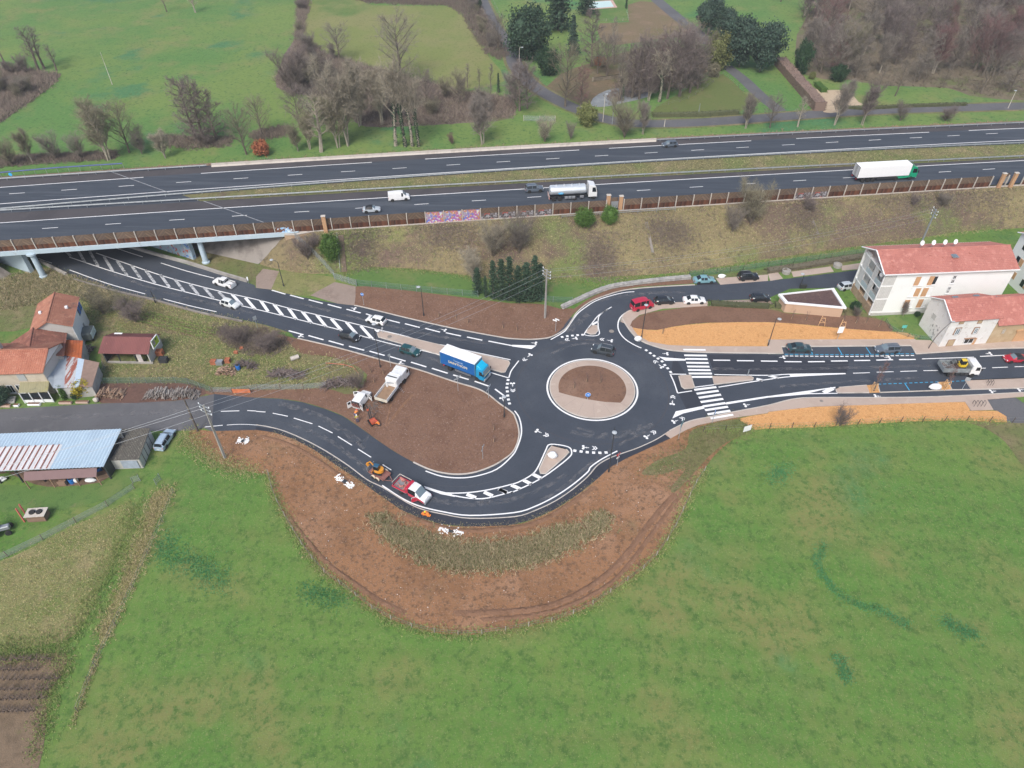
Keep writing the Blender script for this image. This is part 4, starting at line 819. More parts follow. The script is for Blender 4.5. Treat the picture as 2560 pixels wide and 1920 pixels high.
# ---- lorries
def cab(t,x0,x1,hw,zb,zt,col,rake=.25,glass=m_glass,slope_roof=0.0):
 """cab-over lorry cab between x0 (rear) and x1 (front)"""
 zs=zb+(zt-zb)*.42
 prof=[(x0,zb),(x1-.02,zb),(x1+.06,zb+.25),(x1+.04,zs),(x1-rake,zt-.18),(x1-rake-.18,zt),(x0,zt+slope_roof)]
 b=MB(); n=len(prof); vs=[]
 for y,k in((-hw,1),(-hw+.07,1),(hw-.07,1),(hw,1)):
  for x,z in prof:vs.append((x-(.03 if abs(y)==hw else 0),y,z-(.04 if abs(y)==hw and z>zs else 0)))
 fs=[tuple(range(n-1,-1,-1)),tuple(range(3*n,4*n))]
 for r in range(3):
  for i in range(n):j=(i+1)%n; fs.append((r*n+i,r*n+j,(r+1)*n+j,(r+1)*n+i))
 b.add(vs,fs); b.build('cab',col,t,True,30)
 a,c=Vector((x1+.055,0,zs+.05)),Vector((x1-rake+.03,0,zt-.26)); q=hw-.14; o=Vector((.03,0,.01))
 MB().add([a+o+Vector((0,-q,0)),a+o+Vector((0,q,0)),c+o+Vector((0,q*.95,0)),c+o+Vector((0,-q*.95,0)),a+Vector((-.08,-q,0)),a+Vector((-.08,q,0)),c+Vector((-.08,q*.95,0)),c+Vector((-.08,-q*.95,0))],[(0,1,2,3),(4,7,6,5),(0,4,5,1),(1,5,6,2),(2,6,7,3),(3,7,4,0)]).build('windscreen',m_glassl,t)
 for sy in(-1,1):
  y=sy*(hw+.002); xa,xb2=x0+(x1-x0)*.42,x1-.16
  MB().add([(xa,y,zs+.06),(xb2,y,zs+.06),(xb2-rake*.8,y,zt-.32),(xa,y,zt-.32),(xa,y-sy*.05,zs+.06),(xb2,y-sy*.05,zs+.06),(xb2-rake*.8,y-sy*.05,zt-.32),(xa,y-sy*.05,zt-.32)],[(0,1,2,3),(7,6,5,4),(0,4,5,1),(1,5,6,2),(2,6,7,3),(3,7,4,0)]).build('side_window',glass,t)
  MB().bevbox((x1-.02,sy*(hw+.16),zs+.45),(.14,.22,.55),.03).build('door_mirror',m_black,t)
  MB().bevbox((x1+.05,sy*hw*.76,zb+.18),(.08,.36,.16),.02).build('headlight',m_lamp,t)
 MB().bevbox((x1+.04,0,zb-.10),(.22,hw*1.96,.34),.05).build('bumper',m_grey,t)
 MB().box((x1+.075,0,zb+.55),(.03,hw*1.3,.16)).build('grille',m_black,t)
def chassis(t,x0,x1,z=.75,hw=.42):
 b=MB()
 for sy in(-1,1):b.box(((x0+x1)/2,sy*hw,z),(x1-x0,.10,.26))
 b.box(((x0+x1)/2,0,z-.08),(x1-x0,hw*1.9,.10)); b.build('chassis',m_dark,t)
def wheels_at(t,xs,hw,r=.5,w=.34):
 for x in xs:
  for sy in(-1,1):wheel(t,x,sy*(hw-w/2),r,w)
def text(parent,s,size,loc,rot,m,ext=.006):
 cu=bpy.data.curves.new('lettering','FONT'); cu.body=s; cu.size=size; cu.align_x='CENTER'; cu.extrude=ext; cu.resolution_u=2
 o=bpy.data.objects.new('tmp',cu); COL.objects.link(o); bpy.context.view_layer.update()
 me=bpy.data.meshes.new_from_object(o.evaluated_get(bpy.context.evaluated_depsgraph_get())); bpy.data.objects.remove(o)
 me.materials.clear(); me.materials.append(m); n=bpy.data.objects.new('lettering',me); COL.objects.link(n); n.parent=parent; n.location=loc; n.rotation_euler=rot; return n
 # blue curtain-side lorry
p,a=on_wheels(C1(1675,437)[0],C1(1910,527)[0],.018,1.15)
t=thing('lorry','blue curtain-sided lorry with white roof at the roundabout entry','lorry',(p.x,p.y,.018),a)
m_lb=plain('lorry_curtain_blue',(.010,.115,.36),.45,var=.1); m_cb=paint('cab_cyan_blue',(.010,.27,.50))
wheels_at(t,(-2.9,),1.22,.48,.5); wheels_at(t,(2.9,),1.2,.48,.30); chassis(t,-4.6,3.6)
MB().bevbox((-1.1,0,2.45),(7.3,2.50,2.72),.04).build('curtain_body',m_lb,t)
MB().bevbox((-1.1,0,3.84),(7.36,2.56,.10),.04).build('roof',plain('roof_white',(.82,.82,.82),.6,var=.05),t)
for sx in(-1,1):MB().box((-1.1+sx*3.68,0,2.45),(.06,2.54,2.74)).build('corner_frame',plain('frame_blue_grey',(.12,.28,.36),.5),t)
for k in range(9):MB().tube((-4.2+k*.78,-1.275,1.2),(-4.2+k*.78,-1.275,3.7),.012,n=4).build('curtain_strap',m_lb,t)
for sy in(-1,1):
 for z in(.62,.86):MB().box((.0,sy*1.2,z),(3.4,.04,.09)).build('side_guard',m_rim,t)
 MB().bevbox((-4.2,sy*.95,.75),(.25,.45,.18),.03).build('tail_light',m_tail,t)
cab(t,2.75,4.35,1.17,.62,2.75,m_cb,.30)
MB().add([(2.75,-1.0,2.76),(2.75,1.0,2.76),(3.95,.9,2.76),(3.95,-.9,2.76),(2.75,-.95,3.45),(2.75,.95,3.45),(3.1,.85,3.35),(3.1,-.85,3.35)],[(3,2,1,0),(4,5,6,7),(0,1,5,4),(1,2,6,5),(2,3,7,6),(3,0,4,7)]).build('roof_deflector',paint('deflector_cyan',(.005,.42,.68)),t)
MB().box((4.43,0,1.62),(.02,2.0,.10)).build('gold_stripe',plain('gold_stripe',(.75,.60,.25),.5),t)
m_let=plain('lettering_cream',(.85,.74,.50),.6); text(t,'SAINTHON',.80,(-1.0,-1.285,2.0),(R(90),0,0),m_let); text(t,'Transports',.44,(-.9,-1.285,2.85),(R(90),0,0),plain('lettering_pale',(.60,.72,.80),.6))
text(t,'SAINTHON',.80,(-1.0,1.285,2.0),(R(90),0,R(180)),m_let)
# milk tanker
p,a=on_wheels(B2(350,360)[0],B2(705,340)[0],ZM,1.2)
t=thing('tanker_truck','polished steel tanker truck with white cab on the near carriageway','tanker',(p.x,p.y,ZM),a)
wheels_at(t,(-4.5,-3.1,.3),1.2,.5,.36); wheels_at(t,(4.7,),1.2,.5,.32); chassis(t,-5.6,5.2)
m_pol=plain('polished_steel',(.74,.78,.80),.33,.55,var=.06)
prof=[(.05,-5.4),(.9,-5.35),(1.12,-5.15),(1.15,-4.9),(1.15,2.6),(1.12,2.8),(.9,2.98),(.05,3.02)]
b=MB(); ringn=26; rows=[]
for r_,x_ in prof:rows.append([(x_,1.08*r_*math.cos(2*math.pi*k/ringn),2.25+.92*r_*math.sin(2*math.pi*k/ringn))for k in range(ringn)])
b.loft(rows,caps=True).build('tank',m_pol,t,True,40)
for x_ in(-3.8,-2.0,-.2,1.5):MB().lathe([(.28,0),(.28,.14),(.22,.2)],(x_,.15,3.26),12).build('hatch',m_rim,t)
MB().box((-1.2,.45,3.26),(8.0,.05,.05)).build('walk_rail',m_rim,t)
for k in range(3):MB().bevbox((-1.0+k*.85-.6,-1.05,.75),(.75,.3,.55),.04).build('locker',m_grey,t)
MB().bevbox((2.0,-1.05,.75),(.9,.32,.6),.05).build('fuel_tank',m_rim,t); MB().box((-5.55,0,.95),(.10,2.3,.9)).build('rear_panel',plain('rear_pink',(.55,.40,.36),.6),t)
for sy in(-1,1):MB().bevbox((-5.45,sy*.95,.72),(.12,.4,.3),.03).build('tail_light',m_tail,t)
e=MB(); e.lathe([(.01,0),(.5,0),(.5,.02),(.01,.02)],(0,0,0),20,'Y'); o=e.build('oval_emblem',plain('emblem_blue',(.03,.42,.75),.4),t); o.location=(-2.9,-1.245,1.95); o.scale=(1.25,1,.5)
text(o,'LAIT',.42,(0,-.03,-.15),(R(90),0,0),m_plate)
cab(t,3.5,5.45,1.23,.75,3.3,P_WHITE,.35,slope_roof=.35)
MB().box((3.42,.75,3.1),(.10,.12,1.5)).build('exhaust_stack',m_rim,t)
# articulated lorry with green tractor
p,a=on_wheels(B3(815,195)[0],B3(1222,172)[0],ZM,1.2); d_=Vector((math.cos(a),math.sin(a),0)); f_=W(B3(1222,172)[0],ZM); n_=Vector((-d_.y,d_.x,0))
t=thing('articulated_lorry','articulated lorry with long white trailer and green cab','lorry',(f_+n_*1.2).to_tuple(),a)
m_gr=paint('cab_green',(.008,.33,.17))
wheels_at(t,(-9.3,-10.6,-11.9),1.24,.5,.38); wheels_at(t,(-3.6,),1.24,.5,.5); wheels_at(t,(0,),1.24,.5,.32); chassis(t,-13.2,1.0,.85)
m_trw=plain('trailer_white',(.86,.86,.85),.5,var=.03)
MB().bevbox((-7.15,0,2.6),(13.0,2.55,2.75),.05).build('trailer_body',m_trw,t)
for sx in(-13.68,-.62):MB().box((sx,0,2.6),(.05,2.58,2.78)).build('end_frame',m_dark,t)
for sy in(-1,1):
 MB().box((-13.72,sy*.62,2.6),(.05,1.14,2.5)).build('rear_door',plain('door_grey',(.5,.5,.49),.5),t)
 MB().tube((-13.77,sy*.2,1.4),(-13.77,sy*.2,3.8),.03).build('lock_rod',m_dark,t)
 MB().bevbox((-13.68,sy*.95,.95),(.12,.45,.2),.03).build('tail_light',m_tail,t)
 MB().box((-6.3,sy*1.2,.85),(4.5,.05,.5)).build('side_guard',m_dark,t)
cab(t,-1.0,1.35,1.24,.7,3.2,m_gr,.35,slope_roof=.5)
for sy in(-1,1):MB().add([(-1.6,sy*1.22,.6),(-1.0,sy*1.22,.6),(-1.0,sy*1.22,3.3),(-1.6,sy*1.22,3.3),(-1.6,sy*1.17,.6),(-1.0,sy*1.17,.6),(-1.0,sy*1.17,3.3),(-1.6,sy*1.17,3.3)],[(0,1,2,3),(7,6,5,4),(0,4,5,1),(1,5,6,2),(2,6,7,3),(3,7,4,0)]).build('side_fairing',m_gr,t)
MB().bevbox((-2.4,0,.75),(2.2,2.3,.5),.05).build('side_skirt',m_gr,t)
# excavator used twice (small machines)
def excavator(label,loc,rz,z,yel,s=1.0,arm_col=None,black_arm=False):
 t=thing('mini_excavator',label,'excavator',(loc[0],loc[1],z),rz)
 ac=m_dark if black_arm else yel
 for sy in(-1,1):
  b=MB(); pts=[(1.0*s*math.cos(k*math.pi/6)*(1 if True else 1),.24*s*math.sin(k*math.pi/6))for k in range(12)]
  b.add([(x,sy*.65*s-.16*s,z_+.24*s)for x,z_ in pts]+[(x,sy*.65*s+.16*s,z_+.24*s)for x,z_ in pts],[tuple(range(11,-1,-1)),tuple(range(12,24))]+[(i,(i+1)%12,12+(i+1)%12,12+i)for i in range(12)]); b.build('track',m_tyre,t)
 MB().lathe([(.55*s,.42*s),(.55*s,.58*s)],n=14).build('turntable',m_dark,t)
 hull=[(.55,-.7),(.75,-.3),(.75,.35),(.5,.7),(-.35,.78),(-.85,.62),(-1.12,.3),(-1.2,0),(-1.12,-.3),(-.85,-.62),(-.35,-.78)]
 MB().prism([(x*s,y*s)for x,y in hull],.58*s,1.25*s).build('house',yel,t)
 cb_=MB(); cb_.bevbox((.1*s,.25*s,1.75*s),(1.05*s,.85*s,1.15*s),.08*s); cb_.build('cab_glass',m_glass,t)
 MB().bevbox((.1*s,.25*s,2.36*s),(1.12*s,.92*s,.12*s),.05*s).build('cab_roof',arm_col or yel,t)
 for x in(-.4,.6):
  for y in(-.15,.66):MB().box((x*s,y*s,1.75*s),(.07*s,.07*s,1.2*s)).build('cab_pillar',m_black,t)
 el=Vector((1.7*s,-.25*s,2.3*s)); tip=Vector((2.6*s,-.25*s,1.5*s)); bk=Vector((2.4*s,-.25*s,.75*s))
 MB().tube((.7*s,-.25*s,.95*s),el,.14*s,.12*s,4).build('boom',ac,t); MB().tube(el,tip,.12*s,.09*s,4).build('dipper',ac,t)
 MB().tube((1.0*s,-.25*s,.85*s),(1.5*s,-.25*s,1.75*s),.05*s).build('ram',m_rim,t)
 MB().add([(2.35*s,-.5*s,1.45*s),(2.35*s,0,1.45*s),(2.7*s,0,1.4*s),(2.7*s,-.5*s,1.4*s),(2.1*s,-.5*s,.95*s),(2.1*s,0,.95*s),(2.4*s,0,.8*s),(2.4*s,-.5*s,.8*s)],[(0,1,2,3),(4,7,6,5),(0,4,5,1),(1,5,6,2),(2,6,7,3),(3,7,4,0)]).build('bucket',ac,t)
 MB().box((1.15*s,0,.3*s),(.08*s,1.5*s,.3*s)).build('dozer_blade',ac,t)
 return t
Y_ORANGE=paint('excavator_orange',(.72,.30,.02),.5); Y_YEL=paint('excavator_yellow',(.75,.52,.03),.5)
# grey tipper lorry carrying an excavator
p,a=on_wheels(C3(1555,770)[0],C3(1748,772)[0],.018,1.1)
t=thing('tipper_lorry','grey tipper lorry with white cab carrying a yellow excavator','lorry',(p.x,p.y,.018),a)
wheels_at(t,(-1.9,),1.2,.5,.5); wheels_at(t,(2.0,),1.2,.5,.32); chassis(t,-2.9,2.6,.85)
tg=plain('tipper_grey',(.30,.33,.34),.6,.2,var=.25)
MB().box((-1.1,0,1.28),(4.7,2.45,.12)).build('tipper_floor',tg,t)
for sy in(-1,1):
 MB().box((-1.1,sy*1.22,1.72),(4.7,.07,.85)).build('tipper_side',tg,t)
 for k in range(9):MB().box((-3.3+k*.55,sy*1.28,1.7),(.09,.06,.8)).build('side_rib',tg,t)
MB().box((-3.45,0,1.72),(.07,2.45,.85)).build('tailboard',tg,t); MB().box((1.27,0,1.85),(.08,2.45,1.15)).build('headboard',tg,t)
for k in range(3):MB().bevbox((-.6+k*.8,-1.0,.75),(.7,.35,.5),.05).build('tool_box',m_dark,t)
cab(t,1.45,3.15,1.18,.75,2.75,P_WHITE,.22)
d_=Vector((math.cos(a),math.sin(a),0)); ex=p+d_*.2+Vector((-d_.y,d_.x,0))*.15
e1=excavator('yellow and black excavator loaded on the grey tipper lorry',ex,a+math.pi,1.36,Y_YEL,.80,None,True)
rg=random.Random(5); b=MB()
for k in range(90):
 c=Vector((rg.uniform(-3.2,-.3),rg.uniform(-1.0,1.0),1.42+rg.uniform(0,.45))); d2=Vector((rg.gauss(0,1),rg.gauss(0,1),rg.gauss(0,.4))).normalized()*rg.uniform(.3,.8); b.tube(c-d2/2,c+d2/2,.03,.02,4)
sc_=thing('scrap_load','heap of rusty branches and scrap inside the grey tipper','load',(p.x,p.y,.018),a); o=b.build('debris',leafy('rusty_scrap',[(.10,.05,.035),(.18,.11,.08),(.05,.035,.03)],.9),sc_); o['kind']='stuff'
# white works truck with crane and dropsides
pa,pc=W(C1(1175,700)[0]),W(C1(1285,552)[0]); d_=(pc-pa).normalized(); a=math.atan2(d_.y,d_.x); n_=Vector((-d_.y,d_.x,0)); p=(pa+pc)/2+n_*1.15
t=thing('works_truck','white dropside works truck with covered body parked on the bare soil','truck',(p.x,p.y,.004),a)
wh=plain('site_white',(.74,.75,.74),.5,var=.12)
wheels_at(t,(-2.3,),1.2,.45,.42); wheels_at(t,(2.6,),1.15,.45,.28); chassis(t,-4.0,3.0)
MB().box((-1.9,0,1.05),(4.1,2.35,.12)).build('load_floor',earth('worn_wood_floor',[(.30,.20,.13),(.22,.14,.09,1.2,.5,.7,5)],bump=.2),t)
for sy in(-1,1):MB().box((-1.9,sy*1.2,1.42),(4.1,.08,.62)).build('drop_side',wh,t)
MB().box((-3.98,0,1.32),(.09,2.4,.6)).build('tailboard',plain('tailboard_cream',(.62,.58,.48),.6,var=.2),t)
MB().bevbox((.55,0,2.0),(1.5,2.25,1.7),.10).build('equipment_box',wh,t); MB().bevbox((1.55,0,1.85),(.35,2.2,1.9),.08).build('box_front',wh,t); MB().box((.55,0,2.87),(.22,1.9,.06)).build('roof_slot',m_dark,t)
MB().bevbox((2.35,0,1.75),(1.25,2.2,1.55),.12).build('crew_cab',wh,t)
cab(t,2.9,4.4,1.1,.6,2.55,wh,.30)
MB().box((2.86,0,2.3),(.04,1.7,.25)).build('rear_window',m_glass,t)
MB().tube((-.35,.75,1.1),(-.35,.75,2.0),.20).build('crane_post',wh,t); MB().tube((-.35,.75,2.0),(-.1,-.6,2.15),.13).build('crane_arm',m_grey,t)
for k in range(4):MB().box((.2+.25*0,-1.45-.22*k,1.0-.25*k),(.5,.05,.05)).build('ladder_rung',m_rim,t)
# white van with open doors
pa,pc=W(C1(905,790)[0]),W(C1(990,700)[0]); d_=(pc-pa).normalized(); a=math.atan2(d_.y,d_.x)+.12; d_=Vector((math.cos(a),math.sin(a),0)); n_=Vector((-d_.y,d_.x,0)); p=W(C1(920,705)[0])
t=thing('van','small white van with its doors open on the bare soil','van',(p.x,p.y,.004),a); car_parts(t,'small_van',P_WHITE)
for sy,ang in((1,2.2),(1,-.0)):pass
def door(x,y,rz,w=.95,h=1.15,z=.95,nm='open_door'):
 o=MB().bevbox((w/2,0,0),(w,.06,h),.02).build(nm,P_WHITE,t); o.location=(x,y,z); o.rotation_euler=(0,0,rz); g=MB().box((w*.52,0,h*.22),(w*.6,.075,h*.35)).build('door_glass',m_glass,o)
door(.75,.95,R(118)); door(.75,-.95,R(-118)); door(-2.05,.85,R(150),.8,1.4,1.1); door(-2.05,-.85,R(-120),.8,1.4,1.1)
MB().box((-2.06,0,1.15),(.03,1.5,1.25)).build('load_space',m_dark,t)
for k in range(8):MB().bevbox((-2.12,-.6+.17*k,.75+.3*(k%3)),(.2,.15,.22),.02).build('tool_case',leafy('tool_boxes',[(.35,.33,.3),(.12,.1,.1),(.4,.12,.08),(.5,.48,.4)],.7),t)
# small orange drilling rig with mast
p=W(C1(1010,890)[0]); t=thing('drilling_rig','compact orange and black drilling rig with raised mast behind the open van','drilling rig',(p.x,p.y,.004),R(125))
for sy in(-1,1):MB().bevbox((0,sy*.5,.22),(1.7,.28,.44),.10).build('track',m_tyre,t)
MB().bevbox((-.35,0,.75),(1.0,.95,.6),.06).build('engine_housing',plain('rig_orange',(.48,.10,.05),.6,var=.35),t)
MB().tube((.75,.1,.4),(1.15,.1,3.4),.09,.07,4).build('mast',m_dark,t); MB().tube((.5,-.15,.6),(.95,-.15,2.6),.07).build('ram',m_dark,t); MB().bevbox((1.0,.1,2.4),(.3,.35,.35),.04).build('drill_head',plain('rig_orange',(0,0,0)),t); MB().tube((.95,.1,0),(1.0,.1,2.3),.05).build('drill_rod',m_grey,t)
rg=random.Random(9); b=MB()
for k in range(70):
 c=Vector((rg.gauss(0,.9),rg.gauss(0,1.0),.06)); d2=Vector((rg.gauss(0,1),rg.gauss(0,1),rg.gauss(0,.1))).normalized()*rg.uniform(.3,1.1); b.tube(c-d2/2,c+d2/2,.035,.035,4)
pp=W(C1(1010,760)[0]); o=b.build('rods_and_hoses',leafy('grey_rods',[(.10,.09,.09),(.25,.22,.2),(.05,.045,.045)],.7)); o.location=(pp.x,pp.y,0); tag(o,'tangle of grey rods and hoses on the soil behind the white truck','equipment',kind='stuff')
# red flatbed van + trailer with excavator
pa,pc=W(C1(1245,1500)[0]),W(C1(1412,1588)[0]); d_=(pc-pa).normalized(); a=math.atan2(d_.y,d_.x); n_=Vector((-d_.y,d_.x,0)); p=(pa+pc)/2+n_*.95
t=thing('flatbed_van','red dropside van with white roof and bonnet stopped on the south bend','flatbed van',(p.x,p.y,.014),a)
fr=paint('fire_red',(.50,.015,.045)); wheels_at(t,(-1.7,),1.0,.36,.36); wheels_at(t,(1.85,),.95,.36,.24); chassis(t,-3.0,2.2,.55,.38)
st=[(-.2,1.25,2.05,.84),(.2,1.22,2.18,.84),(1.15,1.2,2.12,.80),(1.95,1.15,1.22,.82),(2.7,.95,1.02,.74),(2.85,.5,.55,.62)]
lowr,topr,wsr,snr=MB(),MB(),MB(),MB(); hw=.98
S=[[(x,hw*.9,.42),(x,hw,.75),(x,hw*.97,zb),(x,hw*k,zt),(x,0,zt+.06)]for x,zb,zt,k in st]
for sg in(1,-1):
 for i in range(5):
  for k in range(4):
   q=[(S[i][k][0],S[i][k][1]*sg,S[i][k][2]),(S[i+1][k][0],S[i+1][k][1]*sg,S[i+1][k][2]),(S[i+1][k+1][0],S[i+1][k+1][1]*sg,S[i+1][k+1][2]),(S[i][k+1][0],S[i][k+1][1]*sg,S[i][k+1][2])]
   tg_=lowr if k<2 else(wsr if(i==2 and k==3)else(snr if k==2 and i in(0,1)else topr)); tg_.add(q if sg>0 else q[::-1],[(0,1,2,3)])
lowr.add([(S[0][k][0],s_*S[0][k][1],S[0][k][2])for s_,ks_ in((1,(0,1,2,3,4)),(-1,(3,2,1,0)))for k in ks_],[tuple(range(9))])
lowr.build('cab_lower',fr,t,True,30); topr.build('cab_upper',P_WHITE,t,True,30); wsr.build('windscreen',m_glassl,t,True); snr.build('side_window',m_glass,t)
MB().bevbox((2.85,0,.55),(.25,1.8,.45),.06).build('bumper',m_grey,t)
MB().bevbox((-.55,0,1.5),(.55,2.0,1.1),.10).build('locker_box',fr,t); MB().bevbox((-1.95,0,.85),(2.6,2.0,.14),.02).build('load_floor',m_grey,t)
for sy in(-1,1):MB().box((-1.95,sy*1.0,1.08),(2.6,.06,.36)).build('drop_side',fr,t)
MB().box((-3.22,0,1.08),(.06,2.0,.36)).build('tailboard',fr,t)
for x,y in((-3.15,.95),(-3.15,-.95),(-.85,.95)):MB().tube((x,y,1.1),(x,y,1.9),.04).build('rack_post',m_rim,t)
MB().path([Vector((-3.15,-.95,1.9)),Vector((-3.15,.95,1.9)),Vector((-.85,.95,1.9))],.06).build('rack_bar',m_kerb,t)
rg=random.Random(4); m_gear=leafy('red_and_white_gear',[(.6,.05,.06),(.7,.7,.68),(.65,.25,.2),(.12,.12,.12),(.5,.1,.08)],.6)
for k in range(26):
 o=MB().bevbox((rg.uniform(-3.0,-1.0),rg.uniform(-.8,.8),1.0+rg.uniform(0,.35)),(rg.uniform(.15,.5),rg.uniform(.1,.4),rg.uniform(.1,.35)),.03,rg.uniform(0,3)).build('road_gear',m_gear,t)
o=MB().bevbox((.45,0,0),(.9,.07,.75),.02).build('open_door',fr,t); o.location=(1.55,-.98,.95); o.rotation_euler=(0,0,R(-125)); g=MB(); g.box((.45,0,.62),(.85,.05,.06)); g.box((.05,0,.5),(.06,.05,.5)); g.box((.85,0,.5),(.06,.05,.3)); g.build('door_frame',P_WHITE,o)
for sy in(-1,1):MB().bevbox((2.72,sy*.72,.85),(.25,.3,.2),.04).build('headlight',m_lamp,t)
tp=W(C1(1035,1378)[0]); tdir=(W(C1(1150,1390)[0])-W(C1(985,1295)[0])).normalized(); ta=math.atan2(tdir.y,tdir.x); tn=Vector((-tdir.y,tdir.x,0)); tp=tp+tn*.95
t=thing('plant_trailer','rusty twin-axle plant trailer hitched behind the red flatbed van','trailer',(tp.x,tp.y,.014),ta)
m_rust=plain('trailer_rust',(.25,.11,.09),.8,var=.3)
MB().box((0,0,.62),(3.2,1.7,.10)).build('trailer_bed',m_rust,t)
for sy in(-1,1):
 MB().box((0,sy*.88,.74),(3.2,.07,.18)).build('side_rail',m_rust,t)
 for x in(-.42,.42):wheel(t,x,sy*1.05,.30,.2); MB().add([(x+.42*math.cos(k*math.pi/6),sy*1.05+o_,.32+.42*math.sin(k*math.pi/6))for o_ in(-.13,.13)for k in range(7)],[(k,k+1,k+8,k+7)for k in range(6)]).build('mudguard',plain('cream_guard',(.72,.62,.45),.6),t)
MB().path([Vector((1.6,.6,.55)),Vector((2.7,0,.5)),Vector((1.6,-.6,.55))],.06,4).build('draw_bar',m_rust,t); MB().tube((2.6,0,.5),(3.6,0,.5),.06).build('hitch',m_dark,t)
for y in(-.6,.6):MB().box((-1.75,y,1.05),(.08,.45,.9)).build('loading_ramp',m_grey,t)
excavator('orange mini excavator with blue cab roof on the rusty trailer',tp-tdir*.15,ta+math.pi+.25,.69,Y_ORANGE,.78,plain('cab_roof_blue',(.03,.10,.17),.4))
# ------------------------------------------------------------------ buildings
U0=Tile(0,720,2212/300); U2=Tile(0,880,2212/300); U3=Tile(220,820,2212/300); U4=Tile(520,840,2212/300); T8=Tile(2120,560,2212/440)
m_tile=earth('salmon_roof_tiles',[(.45,.185,.15),(.39,.15,.122,.25,.45,.65,5),(.53,.25,.205,1.2,.5,.68,7),(.31,.125,.105,3.0,.56,.72,6)],rough=.8,bump=.2)
m_tileo=earth('old_orange_tiles',[(.36,.165,.11),(.29,.125,.085,.4,.44,.64,6),(.44,.23,.16,1.2,.5,.7,6),(.20,.115,.09,.6,.56,.72,7)],rough=.85,bump=.3)
m_tiled=earth('old_dark_red_tiles',[(.25,.11,.08),(.185,.08,.062,.4,.44,.64,6),(.33,.16,.115,1.2,.5,.7,6),(.13,.08,.065,.8,.56,.72,7)],rough=.85,bump=.3)
m_render=earth('white_render',[(.80,.81,.79),(.74,.75,.73,.25,.5,.7,6)],rough=.9,bump=.05)
m_stonew=earth('whitewashed_rubble',[(.72,.70,.67),(.55,.50,.45,1.3,.54,.70,6),(.80,.79,.77,.6,.5,.7,6),(.42,.36,.31,2.4,.62,.75,6)],rough=.95,bump=.5,bscale=3)
m_tanw=earth('tan_render',[(.46,.34,.21),(.38,.27,.155,.5,.48,.66,6),(.54,.42,.28,.3,.5,.7,6)],rough=.95,bump=.2)
m_cream=earth('cream_render',[(.50,.44,.35),(.42,.36,.28,.5,.48,.66,6),(.56,.50,.42,.3,.5,.7,6)],rough=.95,bump=.2)
m_gwall=earth('grey_render',[(.48,.47,.44),(.40,.385,.355,.5,.48,.66,6)],rough=.95,bump=.2)
m_shut=plain('tan_shutter',(.55,.32,.17),.7,var=.08); m_whitep=plain('white_joinery',(.82,.83,.83),.5); m_stone_s=plain('brown_stone_surround',(.32,.20,.13),.9,var=.2)
m_slat=plain('pale_grey_cladding',(.56,.56,.54),.8,var=.12); m_balg=plain('frosted_balustrade',(.40,.48,.50),.25)
def ribbed(name,c,mat,n,amp,rows=1,step=0.0,thick=.05,parent=None):
 """roof sheet over corners c = (eave left, eave right, ridge right, ridge left), ribs running up the slope"""
 a,b_,d,e=[Vector(v)for v in c]; nrm=(b_-a).cross(e-a).normalized()
 if nrm.z<0:nrm=-nrm
 mb=MB(); m=n*2; top=[]
 for r in range(rows):
  for v,lift in((r/rows,step),((r+1)/rows,0.0)):
   row=[]
   for k in range(m+1):
    u=k/m; p=a.lerp(b_,u).lerp(e.lerp(d,u),v); row.append(p+nrm*(lift+(amp if k%2 else 0)))
   top.append(row)
 mb.loft(top,closed=False)
 for p,q in((top[0],-1),(top[-1],-1)):mb.loft([p,[v-nrm*thick for v in p]],closed=False)
 for i in(0,-1):mb.loft([[r[i]for r in top],[r[i]-nrm*thick for r in top]],closed=False)
 mb.loft([[v-nrm*thick for v in top[0]],[v-nrm*thick for v in top[-1]]],closed=False)
 return mb.build(name,mat,parent,fixn=False)
def wallbox(t,L_,D,h,mat,name='wall',x0=0.0,z0=0.0):return MB().box((x0+L_/2,D/2,(z0+h)/2),(L_,D,h-z0)).build(name,mat,t)
def gable(t,x,D,h,hr,mat,th=.25,yr=None):
 yr=D/2 if yr is None else yr
 return MB().add([(x,0,h),(x,D,h),(x,yr,hr),(x+th,0,h),(x+th,D,h),(x+th,yr,hr)],[(0,2,1),(3,4,5),(0,1,4,3),(1,2,5,4),(2,0,3,5)]).build('gable',mat,t)
def uv(px,o,a):
 n=Vector((-math.sin(a),math.cos(a),0)); x=(px[0]-1280)/FPX; y=-(px[1]-960)/FPX; d=Vector((x,_c+y*_s,-_s+y*_c)); c0=Vector((0,0,CAM_H))
 s=(Vector(o)-c0).dot(n)/d.dot(n); p=c0+d*s; r=p-Vector(o); return r.x*math.cos(a)+r.y*math.sin(a),p.z
def window(t,u0,u1,z0,z1,y=-.0,glass=m_glass,frame=m_whitep,sill=True,name='window'):
 w=MB().box(((u0+u1)/2,y-.012,(z0+z1)/2),(u1-u0,.05,z1-z0)).build(name,glass,t)
 f=MB(); fw=.09
 for b in(((u0+u1)/2,z0+fw/2,u1-u0,fw),((u0+u1)/2,z1-fw/2,u1-u0,fw),(u0+fw/2,(z0+z1)/2,fw,z1-z0),(u1-fw/2,(z0+z1)/2,fw,z1-z0),((u0+u1)/2,(z0+z1)/2,.06,z1-z0)):f.box((b[0],y-.05,b[1]),(b[2],.06,b[3]))
 f.build('frame',frame,w)
 if sill:MB().box(((u0+u1)/2,y-.10,z0-.06),(u1-u0+.2,.22,.08)).build('sill',m_whitep,w)
 return w
def shutter(t,u0,u1,z0,z1,m,y=-.1):return MB().box(((u0+u1)/2,y,(z0+z1)/2),(u1-u0,.06,z1-z0)).build('shutter',m,t)
